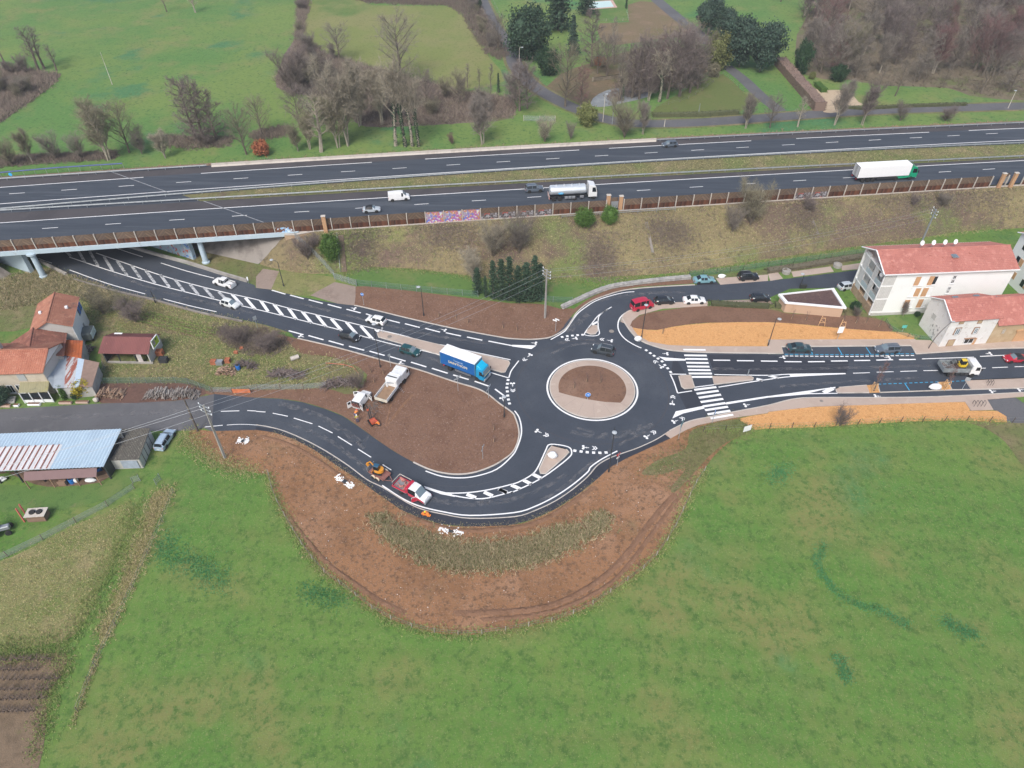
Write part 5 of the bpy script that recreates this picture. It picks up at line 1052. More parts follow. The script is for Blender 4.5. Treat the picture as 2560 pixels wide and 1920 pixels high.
# white apartment block
ao=W(B3(868,1342)[0]); aa=math.atan2(115.89-114.1,97.06-71.22)
ap=thing('apartment_block','white three-storey apartment block with salmon tiled roof and satellite dishes','building',ao,aa)
AL,AD,AH,AR=25.9,8.9,10.2,12.2
wallbox(ap,AL-1.7,AD,AH,m_render,x0=1.7); gable(ap,AL-.25,AD,AH,AR,m_render); gable(ap,1.7,AD,AH,AR,m_shut)
MB().box((.9,AD/2,.9),(1.75,AD-.1,1.8)).build('stone_base',m_tan,ap)
for z in(.1,3.3,6.4,9.5):
 if z>1:MB().box((.85,AD/2,z-.12),(1.7,AD-.04,.24)).build('balcony_slab',m_render,ap)
for y in(.12,AD-.12):MB().box((.85,y,AH/2),(1.7,.24,AH)).build('side_fin',m_render,ap)
MB().box((.14,AD*.36,5.6),(.22,1.3,9.0)).build('balcony_column',m_slat,ap); MB().box((.14,AD*.80,6.0),(.22,1.6,8.4)).build('balcony_column',m_slat,ap)
for z in(3.3,6.4):
 for y,w in((AD*.17,2.1),(AD*.58,2.4)):
  MB().box((.06,y,z+.55),(.06,w,1.05)).build('balustrade',m_balg,ap); MB().box((1.66,y,z+1.2),(.06,w,2.2)).build('balcony_door',m_glass,ap)
for y,w in((AD*.55,2.6),(AD*.17,2.0)):MB().box((1.66,y,8.2),(.06,w,2.2)).build('balcony_door',m_shut,ap)
for z,y in((6.7,AD*.17),):MB().bevbox((.3,y,8.6),(.5,.8,.7),.1).build('satellite_dish',m_whitep,ap)
for k in range(3):
 z0=1.0+k*3.1; s_=MB().box((1.25,-.05,z0+1.45),(2.3,.08,2.75)).build('cladding_panel',m_slat,ap)
 for j in range(7):MB().box((.25+j*.33,-.1,z0+1.45),(.05,.04,2.7)).build('slat',m_gwall,s_)
def fac(px,o,a):return[uv(p,o,a)for p in px]
for TL,TR,BL,sh in(((870,662),(980,660),(818,770),'L'),((1042,655),(1145,652),(988,765),'Lw'),((800,808),(915,803),(758,910),'R'),((958,802),(1075,797),(915,907),'L'),((728,952),(842,947),(688,1050),'L'),((900,944),(1005,940),(853,1045),'L')):
 (u0,z1),(u1,_),(_,z0)=fac(T8(*TL,*TR,*BL),ao,aa); w=window(ap,u0,u1,z0,z1,glass=m_glass if 'w' in sh else m_whitep); um=(u0+u1)/2
 shutter(ap,*((u0-.1,um,z0,z1)if 'L' in sh else(um,u1+.1,z0,z1)),m_shut)
for TL,TR,BL in(((1330,645),(1375,642),(1300,745)),((1262,790),(1300,788),(1228,870))):
 (u0,z1),(u1,_),(_,z0)=fac(T8(*TL,*TR,*BL),ao,aa); window(ap,u0,u1,z0,(z0+z1)/2-.08); window(ap,u0,u1,(z0+z1)/2+.08,z1,sill=False)
MB().box((5.0,-.1,.3),(9.5,.2,.6)).build('plinth',m_gwall,ap)
ov=.55
ribbed('roof_front',((-ov,-ov,AH-.12),(AL+.3,-ov,AH-.12),(AL+.3,AD/2,AR+.12),(-ov,AD/2,AR+.12)),m_tile,75,.05,14,.05,.18,ap)
ribbed('roof_rear',((AL+.3,AD+ov,AH-.12),(-ov,AD+ov,AH-.12),(-ov,AD/2,AR+.12),(AL+.3,AD/2,AR+.12)),m_tile,75,.05,14,.05,.18,ap)
MB().tube((-ov,AD/2,AR+.17),(AL+.3,AD/2,AR+.17),.13).build('ridge_tiles',m_tile,ap)
for y0,z0 in((-ov-.06,AH-.2),(AD+ov+.06,AH-.2)):MB().box((AL/2-.1,y0,z0),(AL+.9,.14,.2)).build('gutter',m_whitep,ap)
for xg in(-ov-.05,):
 for y0,y1 in((-ov,AD/2),(AD+ov,AD/2)):MB().tube((xg,y0,AH-.15),(xg,y1,AR+.1),.13,n=4).build('verge_board',m_whitep,ap)
sp_=lambda y:AH+(AR-AH)*min(y,AD-y)/(AD/2)+.14
sk=MB().box((14.2,2.6,sp_(2.6)+.14),(1.2,1.3,.12)).build('roof_window',m_grey,ap); sk.rotation_euler=(0,0,0)
MB().box((14.2,2.6,sp_(2.6)+.22),(.95,1.05,.06)).build('pane',m_glassl,sk)
for x,y in((1.6,1.9),(1.6,1.0),(9.5,2.9),(17.5,3.0),(11.8,2.4),(18.0,1.2)):MB().bevbox((x,y,sp_(y)+.15),(.35,.22,.25),.04).build('roof_vent',m_tile,ap)
for x in(8.6,10.9,13.2,15.3):
 t_=MB(); rows=[[(r_*math.cos(2*math.pi*k/16),r_*math.sin(2*math.pi*k/16),.22*r_*r_)for k in range(16)]for r_ in(.02,.3,.55,.62)]; t_.loft(rows)
 rows2=[[(v[0],v[1],v[2]-.04)for v in r]for r in rows]; t_.loft(rows2)
 dsh=t_.build('satellite_dish',m_whitep,ap,True,60); dsh.location=(x,AD/2+.9,AR+.85); dsh.rotation_euler=(R(68),0,R(12)); dsh.scale=(.8,)*3
 MB().tube((x,AD/2+1.0,AR-.5),(x,AD/2+1.0,AR+.85),.05).build('dish_mast',m_grey,dsh).matrix_parent_inverse=dsh.matrix_basis.inverted()
 # second block cut by the frame
bo_=W(B3(2178,622)[0],10.2); bo_=Vector((bo_.x+1.0,bo_.y-9.4,0)); b2=thing('apartment_block','second white apartment block cut off by the right edge','building',bo_,aa+.02)
wallbox(b2,22,9,10.2,m_render); gable(b2,0,9,10.2,12.1,m_render)
ribbed('roof_front',((-.5,-.5,10.1),(22,-.5,10.1),(22,4.5,12.25),(-.5,4.5,12.25)),m_tile,60,.05,12,.05,.18,b2); ribbed('roof_rear',((22,9.5,10.1),(-.5,9.5,10.1),(-.5,4.5,12.25),(22,4.5,12.25)),m_tile,60,.05,12,.05,.18,b2)
for y0,y1 in((-.5,4.5),(9.5,4.5)):MB().tube((-.55,y0,10.1),(-.55,y1,12.2),.13,n=4).build('verge_board',m_whitep,b2)
for z in(1.4,4.5,7.6):
 for x in(.6,3.6,6.6):shutter(b2,x,x+.8,z,z+1.5,m_shut); window(b2,x+.8,x+1.7,z,z+1.5)
 for y in(1.5,5.5):MB().box((-.03,y,z+.8),(.06,1.0,1.5)).build('shutter',m_shut,b2); MB().box((-.03,y+1.1,z+.8),(.06,.9,1.5)).build('window',m_glass,b2)
 # whitewashed stone house
so_=W(B3(1470,1618)[0]); sa=math.atan2(105.15-104.11,90.19-80.89)
sh_=thing('stone_house','whitewashed rubble stone house with salmon tiled roof facing the street','house',so_,sa)
SL,SD,SH,SR=9.5,7.0,6.45,8.45
wallbox(sh_,SL,SD,SH,m_stonew); gable(sh_,.0,SD,SH,SR,m_stonew)
ribbed('roof_front',((-.3,-.45,SH-.1),(SL+.25,-.45,SH-.1),(SL+.25,SD/2,SR+.1),(-.3,SD/2,SR+.1)),m_tile,30,.06,11,.06,.15,sh_); ribbed('roof_rear',((SL+.25,SD+.4,SH),(-.3,SD+.4,SH),(-.3,SD/2,SR+.1),(SL+.25,SD/2,SR+.1)),m_tile,30,.06,11,.06,.15,sh_)
MB().tube((-.3,SD/2,SR+.15),(SL+.25,SD/2,SR+.15),.12).build('ridge_tiles',m_tile,sh_)
for y0,y1 in((-.45,SD/2),(SD+.4,SD/2)):MB().tube((-.35,y0,SH),(-.35,y1,SR+.08),.11,n=4).build('verge_board',m_whitep,sh_)
for TL,TR,BL,glz in(((1417,1212),(1468,1210),(1398,1255),0),((1648,1205),(1695,1203),(1630,1247),0),((1360,1308),(1430,1305),(1318,1390),1),((1595,1300),(1655,1297),(1550,1380),1),((1268,1458),(1345,1455),(1240,1530),0)):
 (u0,z1),(u1,_),(_,z0)=fac(T8(*TL,*TR,*BL),so_,sa)
 s_=MB().box(((u0+u1)/2,-.02,(z0+z1)/2),(u1-u0+.16,.08,z1-z0+.16)).build('stone_surround',m_stone_s,sh_)
 if glz:window(sh_,u0+.12,u1-.12,z0+.05,z1-.1,-.07,m_glassl,sill=False)
 else:MB().box(((u0+u1)/2,-.07,(z0+z1)/2),(u1-u0-.1,.04,z1-z0-.1)).build('boarded_opening',m_tanw,sh_)
(u0,z1),(u1,_),(_,z0)=fac(T8(1470,1442,1620,1436,1425,1535),so_,sa)
window(sh_,u0,u0+1.9,.5,z1,-.02,name='shop_window',sill=False); MB().box((u0+.95,-.12,z1+.1),(2.3,.3,.12)).build('lintel',m_stone_s,sh_); MB().box((u0+2.2,-.04,z1/2),(.5,.1,z1)).build('door_post',m_shut,sh_)
for k,y in enumerate((4.6,4.9)):pass
for x in(2.0,6.2):
 y=SD*.66; r_=MB().box((x+.8,y,SR-.45),(1.1,.9,.10)).build('roof_window',m_grey,sh_); r_.rotation_euler=(0,0,0); MB().box((x+.8,y,SR-.38),(.85,.7,.06)).build('pane',m_glassl,r_)
gf=MB().box((-.03,SD*.42,2.1),(.03,2.6,2.4)).build('painted_scrawl',earth('scrawl',[(.70,.68,.65),(.30,.29,.28,1.6,.55,.60,6)],bump=0),sh_); MB().box((-.05,SD*.62,4.0),(.06,1.0,1.1)).build('blocked_window',m_gwall,sh_)
# tan neighbour
th_=thing('tan_house','low tan rendered house with salmon roof joined to the stone house','house',so_+Vector((math.cos(sa),math.sin(sa),0))*(SL+.0),sa)
TL_=9.5; wallbox(th_,TL_,7.6,4.6,m_tanw,x0=.03)
ribbed('roof_front',((.3,-.45,4.55),(TL_,-.45,4.55),(TL_,3.8,7.9),(.3,3.8,7.9)),m_tile,30,.06,12,.06,.15,th_); ribbed('roof_rear',((TL_,8,5.2),(.3,8,5.2),(.3,3.8,7.9),(TL_,3.8,7.9)),m_tile,30,.06,11,.06,.15,th_)
MB().tube((.3,3.8,7.95),(TL_,3.8,7.95),.12).build('ridge_tiles',m_tile,th_); gable(th_,TL_-.3,7.6,4.6,7.8,m_tanw)
window(th_,2.0,2.7,2.2,3.4,-.01,m_gwall,m_tanw,False); MB().box((6.6,-.05,1.25),(2.6,.08,2.4)).build('garage_door',m_shut,th_); MB().box((6.6,-.12,2.75),(3.2,.3,.3)).build('lintel',m_shut,th_)
r_=MB().box((1.6,5.0,7.2),(1.1,.9,.10)).build('roof_window',m_grey,th_); MB().box((1.6,5.0,7.27),(.85,.7,.06)).build('pane',m_glassl,r_)
# bin shelter with planted roof
sc4=[W(p,2.58)for p in B3(90,1157,570,1105,680,1275,150,1228)]; cx=sum((p for p in sc4),Vector())/4
shl=thing('flat_roof_shelter','wedge-shaped beige shelter with brown planted flat roof and white rim','building',(0,0,0))
P4=[Vector((p.x,p.y,0))for p in sc4]; Pin=[p.lerp(Vector((cx.x,cx.y,0)),.07)for p in P4]
slab('wall',Pin,0,2.2,earth('beige_render',[(.52,.36,.25),(.46,.31,.21,.4,.5,.7,5)],bump=.1),shl)
slab('planted_roof',[p.lerp(Vector((cx.x,cx.y,0)),.09)for p in P4],2.2,2.34,earth('sedum',[(.12,.075,.07),(.17,.11,.095,1,.5,.7,6),(.13,.12,.06,.5,.58,.7,5),(.07,.045,.04,3,.5,.7,5)],bump=.7),shl)
rim=MB(); inn=[p.lerp(Vector((cx.x,cx.y,0)),.10)for p in P4]
for i in range(4):
 j=(i+1)%4; q=[P4[i],P4[j],inn[j],inn[i]]; rim.add([(p.x,p.y,z)for z in(2.18,2.6)for p in q],[(3,2,1,0),(4,5,6,7),(0,1,5,4),(1,2,6,5),(2,3,7,6),(3,0,4,7)])
rim.build('rim',m_whitep,shl)
# ---- left hamlet: each house from its surveyed eaves
def house(name,label,Er,Ef,hw,eave,ridge,mat_roof,mat_wall,ribs=24,left=True,over=.35):
 """ridge runs along Er->Ef (right-hand eave, rear to front); house lies to the left of that line"""
 d=(Ef-Er); d.z=0; Ln=d.length; d.normalize(); t=thing(name,label,'house',(Er.x,Er.y,0),math.atan2(d.y,d.x))
 sg=-1
 MB().box((Ln/2,sg*hw,eave/2),(Ln,2*hw,eave)).build('wall',mat_wall,t)
 for x in(0,Ln-.25):MB().add([(x,0,eave),(x,sg*2*hw,eave),(x,sg*hw,ridge),(x+.25,0,eave),(x+.25,sg*2*hw,eave),(x+.25,sg*hw,ridge)],[(0,2,1),(3,4,5),(0,1,4,3),(1,2,5,4),(2,0,3,5)]).build('gable',mat_wall,t)
 k=(ridge-eave)/hw*over
 ribbed('roof_slope',((-over,over,eave-k+.1),(Ln+over,over,eave-k+.1),(Ln+over,sg*hw,ridge+.1),(-over,sg*hw,ridge+.1)),mat_roof,ribs,.07,12,.06,.14,t)
 ribbed('roof_slope',((Ln+over,sg*(2*hw+over),eave-k+.1),(-over,sg*(2*hw+over),eave-k+.1),(-over,sg*hw,ridge+.1),(Ln+over,sg*hw,ridge+.1)),mat_roof,ribs,.07,12,.06,.14,t)
 MB().tube((-over,sg*hw,ridge+.16),(Ln+over,sg*hw,ridge+.16),.13).build('ridge_tiles',mat_roof,t)
 return t,Ln
Er,Ef=W(U0(1425,185)[0],5.7),W(U0(1305,690)[0],5.7)
hA,Ln=house('tile_house','tall house with orange tiled roof, white side wall and blue shutters',Er,Ef,3.3,5.7,7.4,m_tileo,m_gwall,26)
MB().box((Ln/2,.04,2.85),(Ln-.02,.08,5.7)).build('white_side_wall',m_render,hA)
bl=plain('blue_shutter',(.03,.16,.50),.6,var=.1)
for x,z0 in((.7,3.6),(2.2,3.6)):
 MB().box((x,.1,z0+.75),(.8,.06,1.5)).build('shutter',bl,hA); MB().box((x+.8,.1,z0+.75),(.55,.05,1.4)).build('window',m_glassl,hA)
for x in(3.6,5.2):MB().box((x,.1,1.6),(.7,.05,1.1)).build('window',m_grey,hA)
for x,y in((4.2,-1.0),(4.6,-5.4)):MB().bevbox((x,y,6.7),(.5,.5,.5),.06).build('chimney_vent',m_whitep,hA)
Er,Ef=W(U0(1195,835)[0],4.2),W(U0(1140,1235)[0],4.2)
hB,Ln=house('tile_house','lower house with weathered dark red tiles in front of the tall one',Er,Ef,4.4,4.2,6.3,m_tiled,m_gwall,26)
an=[W(p,z)for p,z in zip(U0(1190,955,1530,970,1500,1290,1140,1225),(3.6,3.0,3.0,3.6))]
ax=thing('annex','small annex with bright rust-orange tiles beside the dark red roof','shed',(0,0,0))
ribbed('roof',(an[2],an[1],an[0],an[3]),earth('rust_orange_tiles',[(.42,.12,.045),(.30,.09,.045,.6,.46,.62,6),(.5,.2,.09,1.6,.55,.75,5)],bump=.2),14,.07,6,.05,.14,ax); slab('wall',[Vector((p.x,p.y,0))for p in an],0,2.85,m_gwall,ax)
# front house
Rr,Fr,Bk=W(U0(785,1158)[0],7.0),W(U0(770,1530)[0],5.3),W(U0(940,1010)[0],5.3)
hc=thing('tile_house','front house with salmon pantiles, cream wall and mossy porch roof','house',(Fr.x,Fr.y,0),R(3))
CD=Bk.y-Fr.y; wallbox(hc,26,CD,5.3,m_cream,x0=-26); gable(hc,-.25,CD,5.3,7.0,m_render)
ribbed('roof_slope',((-26,-.45,5.15),(.3,-.45,5.15),(.3,CD/2,7.1),(-26,CD/2,7.1)),earth('pantiles',[(.44,.185,.12),(.37,.145,.095,.4,.45,.65,5),(.52,.26,.18,1.5,.5,.7,6)],bump=.2),70,.09,10,.05,.14,hc)
ribbed('roof_slope',((.3,CD+.45,5.15),(-26,CD+.45,5.15),(-26,CD/2,7.1),(.3,CD/2,7.1)),m_tileo,70,.09,10,.05,.14,hc)
MB().tube((-26,CD/2,7.15),(.3,CD/2,7.15),.14).build('ridge_tiles',m_tileo,hc)
MB().box((.03,CD/2,2.6),(.06,CD-.1,5.2)).build('grey_gable_wall',m_gwall,hc)
ch=MB().bevbox((-8.5,CD*.62,7.4),(.8,.8,1.4),.05).build('chimney',m_gwall,hc); MB().bevbox((-8.5,CD*.62,8.2),(1.0,1.0,.2),.04).build('chimney_cap',m_dark,ch)
MB().box((-3.9,-.06,4.2),(1.3,.1,1.7)).build('shutter',plain('grey_shutter',(.36,.38,.38),.7),hc)
for x in(-7.4,-5.9):window(hc,x,x+1.1,.6,2.4,-.02)
for k in range(4):MB().box((-7.0,-1.2-.3*k,.55-.14*k),(2.0,.32,.15)).build('door_step',m_gwall,hc)
# billboard frames on gables
def board(px,z,label,rz,face,size=(2.2,3.0)):
 p=W(px,z); t=thing('advertising_board',label,'billboard',(p.x,p.y,z),rz)
 MB().box((0,0,0),(size[0],.10,size[1])).build('panel',face,t)
 for s in(-1,1):MB().box((s*size[0]/2,-.03,0),(.14,.16,size[1]+.14)).build('frame',m_whitep,t); MB().box((0,-.03,s*size[1]/2),(size[0]+.14,.16,.14)).build('frame',m_whitep,t)
 return t
b1_=board(U0(915,1400)[0],4.0,'white-framed billboard on the gable of the front house',R(83),plain('poster_dark',(.20,.30,.30),.5,var=.5),(2.6,1.9))
MB().box((.35,-.07,-.45),(.9,.03,.6)).build('red_field',plain('poster_red',(.5,.04,.06),.5),b1_)
b2_=board(U3(1235,250)[0],3.4,'green poster board on the gable of the red metal barn',R(83),plain('poster_lime',(.40,.55,.03),.5,var=.2),(2.2,1.7))
MB().box((-.45,-.07,.1),(.7,.03,1.0)).build('picture_field',plain('poster_grey',(.42,.36,.36),.5,var=.4),b2_); MB().bevbox((.35,-.07,.35),(.35,.03,.35),.01).build('emblem',m_dark,b2_)
# lean-to of patched sheets
le=[W(p,z)for p,z in zip(U2(810,340,985,668,1700,640,1835,195,1010,20),(3.4,3.0,2.5,2.6,3.4))]
lt=thing('lean_to_shed','lean-to with patched grey, rusty and brown corrugated sheets','shed',(0,0,0))
m_sheet=earth('grey_sheet',[(.42,.46,.49),(.36,.40,.43,.5,.5,.7,6),(.30,.15,.10,.6,.66,.74,6)],rough=.6,bump=0); m_rusts=earth('rust_striped_sheet',[(.55,.56,.56),(.36,.12,.08,.9,.50,.56,6)],rough=.7,bump=0,stretch=((3.0,.25,1),0)); m_lblue=plain('pale_blue_sheet',(.52,.62,.70),.5,var=.05); m_brown=plain('brown_sheet',(.32,.22,.17),.7,var=.15)
def lerp3(a,b,t):return a.lerp(b,t)
fr_=[W(p,2.9)for p in U2(985,668)]+[W(p,2.5)for p in U2(1700,640)]; bk_=[W(p,3.4)for p in U2(1010,20)]+[W(p,2.7)for p in U2(1835,195)]
for nm,m,t0,t1 in(('sheet',m_sheet,0,.27),('sheet',m_rusts,.27,.52),('sheet',m_lblue,.52,.66),('sheet',m_brown,.66,1.0)):
 ribbed(nm,(fr_[0].lerp(fr_[1],t0),fr_[0].lerp(fr_[1],t1),bk_[0].lerp(bk_[1],t1),bk_[0].lerp(bk_[1],t0)),m,max(3,int((t1-t0)*40)),.05,1,0,.04,lt)
ribbed('sheet',(Vector((Fr.x+.2,Fr.y,3.4)),fr_[0],bk_[0],Vector((Bk.x-.2,Bk.y+.3,3.6))),m_sheet,8,.05,1,0,.04,lt)
slab('wall',[Vector((fr_[0].x,fr_[0].y+.3,0)),Vector((fr_[1].x-.3,fr_[1].y+.3,0)),Vector((bk_[1].x-.3,bk_[1].y-.3,0)),Vector((bk_[0].x,bk_[0].y,0))],0,2.35,m_gwall,lt)
# porch
pc_=[W(p,z)for p,z in zip(U2(340,755,880,735,915,490,370,510),(2.5,2.5,3.0,3.0))]
po=thing('porch','glazed porch with mossy yellow-grey plastic roof before the front house','porch',(0,0,0))
ribbed('roof',pc_,earth('mossy_plastic',[(.30,.28,.17),(.36,.33,.10,.4,.5,.68,6),(.22,.21,.13,.8,.5,.7,6)],bump=0),12,.04,1,0,.05,po)
g0=[Vector((p.x,p.y,0))for p in pc_]
for p in g0+[g0[0].lerp(g0[1],.33),g0[0].lerp(g0[1],.66)]:MB().box((p.x,p.y+.05,1.25),(.12,.12,2.5)).build('post',m_whitep,po)
for i in range(3):a_,c_=g0[0].lerp(g0[1],i/3),g0[0].lerp(g0[1],(i+1)/3); m_=(a_+c_)/2; MB().box((m_.x,m_.y+.08,1.5),((c_-a_).length-.15,.05,1.5)).build('pane',m_glass,po); MB().box((m_.x,m_.y+.08,.4),((c_-a_).length-.15,.08,.7)).build('panel',m_whitep,po)
# red metal barn
q0,q1=W(U3(180,470)[0],2.5),W(U3(1112,487)[0],2.5); rA,rB=W(U3(262,158)[0],4.1),W(U3(1200,155)[0],4.1)
rbn=thing('metal_barn','open-fronted barn with dark red metal roof and white gable','barn',(q0.x,q0.y,0),math.atan2(q1.y-q0.y,q1.x-q0.x))
BL_=(q1-q0).length; hd=3.0
m_redm=earth('dark_red_metal',[(.195,.075,.068),(.16,.062,.058,.3,.45,.65,5),(.32,.15,.11,.7,.66,.76,7)],rough=.6,bump=0,stretch=((1,.2,1),0))
ribbed('roof_slope',((0,0,2.5),(BL_,0,2.5),(BL_,hd,4.1),(.3,hd,4.1)),m_redm,30,.03,1,0,.06,rbn); ribbed('roof_slope',((BL_,2*hd,2.5),(0,2*hd,2.5),(.3,hd,4.1),(BL_,hd,4.1)),m_redm,30,.03,1,0,.06,rbn)
MB().box((BL_/2,2*hd-.4,1.2),(BL_-.8,.2,2.4)).build('rear_wall',m_dark,rbn); MB().box((.5,hd,1.2),(.15,2*hd-1,2.4)).build('side_wall',m_dark,rbn)
MB().box((BL_-.45,hd,1.2),(.2,2*hd-.7,2.4)).build('end_wall',m_gwall,rbn); MB().add([(BL_-.45,.3,2.4),(BL_-.45,2*hd-.3,2.4),(BL_-.45,hd,4.0),(BL_-.35,.3,2.4),(BL_-.35,2*hd-.3,2.4),(BL_-.35,hd,4.0)],[(0,2,1),(3,4,5),(0,1,4,3),(1,2,5,4),(2,0,3,5)]).build('gable',m_gwall,rbn)
MB().box((BL_/2+.4,.35,.18),(BL_-.9,.3,.36)).build('sill_wall',m_conc,rbn); MB().box((BL_*.76,.45,1.2),(.9,.1,2.3)).build('pale_door',plain('pale_boards',(.55,.50,.48),.8,var=.2),rbn)
for x in(.7,BL_*.35,BL_*.68):MB().box((x,.45,1.2),(.16,.16,2.4)).build('post',m_dark,rbn)
MB().box((1.6,2*hd-.9,2.95),(1.5,.9,.04)).build('pale_sheet',m_whitep,rbn).rotation_euler=(0,0,0)
# long blue-roofed barn
f0,f1=W(C0(0,1307)[0],3.0),W(C0(892,1270)[0],3.0); k0,k1=W(C0(60,990)[0],4.0),W(C0(1050,942)[0],4.0); dd=(f1-f0).normalized()
f0=f0-dd*8; k0=k1+(f0-f1)
bb=thing('long_barn','long open barn with pale blue corrugated roof and rusty patch','barn',(0,0,0))
m_bsheet=earth('pale_blue_corrugated',[(.40,.51,.60),(.36,.46,.55,.2,.5,.7,5),(.46,.57,.65,.6,.55,.7,5)],rough=.45,bump=0); m_rsheet=earth('rust_streaked_sheet',[(.60,.60,.61),(.55,.55,.56,.5,.5,.7,6),(.33,.13,.09,1.5,.62,.68,6)],rough=.6,bump=0)
ribbed('roof',(f0,f1,k1,k0),m_bsheet,46,.14,1,0,.05,bb)
ru=[f0.lerp(f1,.0),f0.lerp(f1,.66),k0.lerp(k1,.66),k0.lerp(k1,.0)]; up_=Vector((0,0,.13))
ribbed('rusty_sheets',(ru[0]+up_-Vector((0,.05,0)),ru[1]+up_-Vector((0,.05,0)),ru[1].lerp(ru[2],.62)+up_,ru[0].lerp(ru[3],.62)+up_),m_rsheet,24,.09,1,0,.04,bb)
for k in range(17):
 u=(k+.5)/17; a_=ru[0].lerp(ru[1],u)+up_*1.9; c_=ru[0].lerp(ru[1],u).lerp(ru[3].lerp(ru[2],u),.62)+up_*1.9; MB().tube(a_,c_,.10,n=4).build('rust_rib',plain('rust_red',(.33,.11,.075),.8,var=.3),bb)
for u in[i/7 for i in range(8)]:
 for p in(f0.lerp(f1,u),k0.lerp(k1,u)):MB().box((p.x,p.y+(.2 if p.z<3.5 else-.3),p.z/2-.05),(.2,.2,p.z-.1)).build('post',m_dark,bb)
rw=[Vector((p.x,p.y-.5,0))for p in(k0,k1)]; kerb('rear_wall',rw,.2,0,3.8,m_gwall,bb); kerb('cross_wall',[f0.lerp(f1,.99)+Vector((0,.5,-3)),k0.lerp(k1,.99)+Vector((0,-.8,-4))],.15,0,2.9,m_dark,bb)
lb4=[W(p,z)for p,z in zip(C0(205,1390,832,1357,837,1277,207,1312),(2.0,2.0,2.75,2.75))]; ribbed('brown_lean_to_roof',lb4,earth('brown_flat_sheet',[(.20,.13,.125),(.17,.11,.105,.4,.5,.7,5)],rough=.7,bump=0),10,.015,1,0,.06,bb)
for p in(lb4[0],lb4[0].lerp(lb4[1],.35),lb4[0].lerp(lb4[1],.7),lb4[1]):MB().box((p.x,p.y+.1,1.0),(.12,.12,2.0)).build('post',m_stone_s,bb)
# grey speckled shed
g4=[W(p,z)for p,z in zip(C0(945,1215,1200,1205,1298,935,1050,942),(2.2,2.2,2.6,2.6))]
gs=thing('grey_shed','small shed with lichen-speckled grey corrugated roof beside the long barn','shed',(0,0,0))
m_fib=earth('lichen_fibre_cement',[(.135,.125,.105),(.10,.09,.08,.8,.5,.68,6),(.20,.185,.15,2.2,.5,.7,6)],bump=.2,specks=((.42,.39,.32),3.0,.22))
ribbed('roof',g4,m_fib,18,.09,1,0,.05,gs)
gi=[Vector((p.x,p.y,0)).lerp(Vector((sum(q.x for q in g4)/4,sum(q.y for q in g4)/4,0)),.06)for p in g4]
kerb('wall',[gi[0],gi[1]],.15,0,2.05,m_gwall,gs); kerb('wall',[gi[1],gi[2]],.15,0,2.2,m_gwall,gs); kerb('wall',[gi[2],gi[3]],.15,0,2.4,m_gwall,gs); kerb('wall',[gi[3],gi[0]],.15,0,2.05,m_gwall,gs)
pd_=gi[0].lerp(gi[1],.62); MB().box((pd_.x,pd_.y-.12,1.05),(2.6,.08,1.7)).build('sliding_door',plain('faded_blue_door',(.33,.38,.46),.7,var=.2),gs)
for u in(.2,.4,.6,.8):p=gi[1].lerp(gi[2],u); MB().box((p.x+.1,p.y,1.1),(.06,.08,2.2)).build('wall_batten',m_dark,gs)
# tarpaulin-covered trailer behind the tall house
p=W(U0(1640,960)[0]); t=thing('covered_trailer','old trailer under a grey-green tarpaulin beside the white wall','trailer',(p.x,p.y+.6,0),R(100))
MB().bevbox((0,0,1.25),(3.0,2.0,1.7),.25).build('tarpaulin',earth('grey_green_tarp',[(.13,.15,.14),(.20,.22,.20,.7,.5,.7,6),(.06,.08,.08,.5,.55,.7,5)],bump=.5),t); MB().box((0,-1.03,1.3),(2.4,.05,1.3)).build('pale_end',plain('pale_end',(.55,.66,.68),.6,var=.2),t)
for x in(-.9,.9):
 for y in(-.8,.8):wheel(t,x,y,.38,.22)
 # ------------------------------------------------------------------ far grounds
fm=sheet('yellow_field',smooth(G(A1(450,20,800,-60,1000,45,1650,55,1770,110,1830,200,1900,330,2020,500,2150,700,1800,770,1450,690,1150,610,850,530,640,460,420,330,400,200),ZF),2,True),ZF+.02,m_field2)
lane_c=[(1195,-20),(1230,55),(1275,120),(1290,165),(1330,212),(1400,254),(1480,288),(1540,303),(1600,309),(1700,308),(1800,303),(1950,292),(2200,276),(2600,264)]
lane_p=smooth(G(lane_c,ZF),5); ln=ribbon('country_lane',lane_p,5.0,ZF+.03,m_aspho,None); struct(ln)
ribbon('verge',lane_p,7.0,ZF+.024,m_rough,ln)
d1=smooth(G([(1815,165),(1860,200),(1900,238),(1950,278)],ZF),4); struct(ribbon('drive',d1,4.0,ZF+.028,m_aspho,None))
struct(ribbon('upper_lane',smooth(G([(1630,-10),(1690,40),(1735,75),(1770,110)],ZF),4),5.0,ZF+.03,m_aspho,None))
struct(ribbon('stone_track',smooth(G([(2000,-30),(2050,20),(2120,80)],ZF),4),1.2,ZF+.03,m_gravel,None))
sheet('sandy_drive',smooth(G(A3(400,770,500,780,680,785,780,880,820,910,620,925,600,970,480,970,470,900,440,830),ZF),2,True),ZF+.034,earth('sand',[(.46,.36,.25),(.40,.31,.21,.4,.5,.7,5),(.52,.42,.30,1.5,.5,.7,5)],bump=.2))
pond=sheet('pond_basin',smooth(G(A2(700,850,820,780,1000,750,1180,760,1200,830,960,890,820,920,690,920),ZF),2,True),ZF+.03,earth('grey_slab',[(.22,.235,.24),(.17,.185,.19,.5,.5,.7,6),(.28,.30,.30,.3,.5,.7,5)],rough=.5,bump=.05))
sheet('paddock',smooth(G(A2(760,200,1010,190,1000,40,1250,20,1500,230,1580,300,1300,330,900,390,760,330),ZF),2,True),ZF+.012,earth('brown_paddock',[(.19,.145,.085),(.155,.14,.065,.12,.5,.68,5),(.23,.165,.11,.2,.5,.7,6),(.13,.10,.06,2,.5,.75,5)],bump=.4))
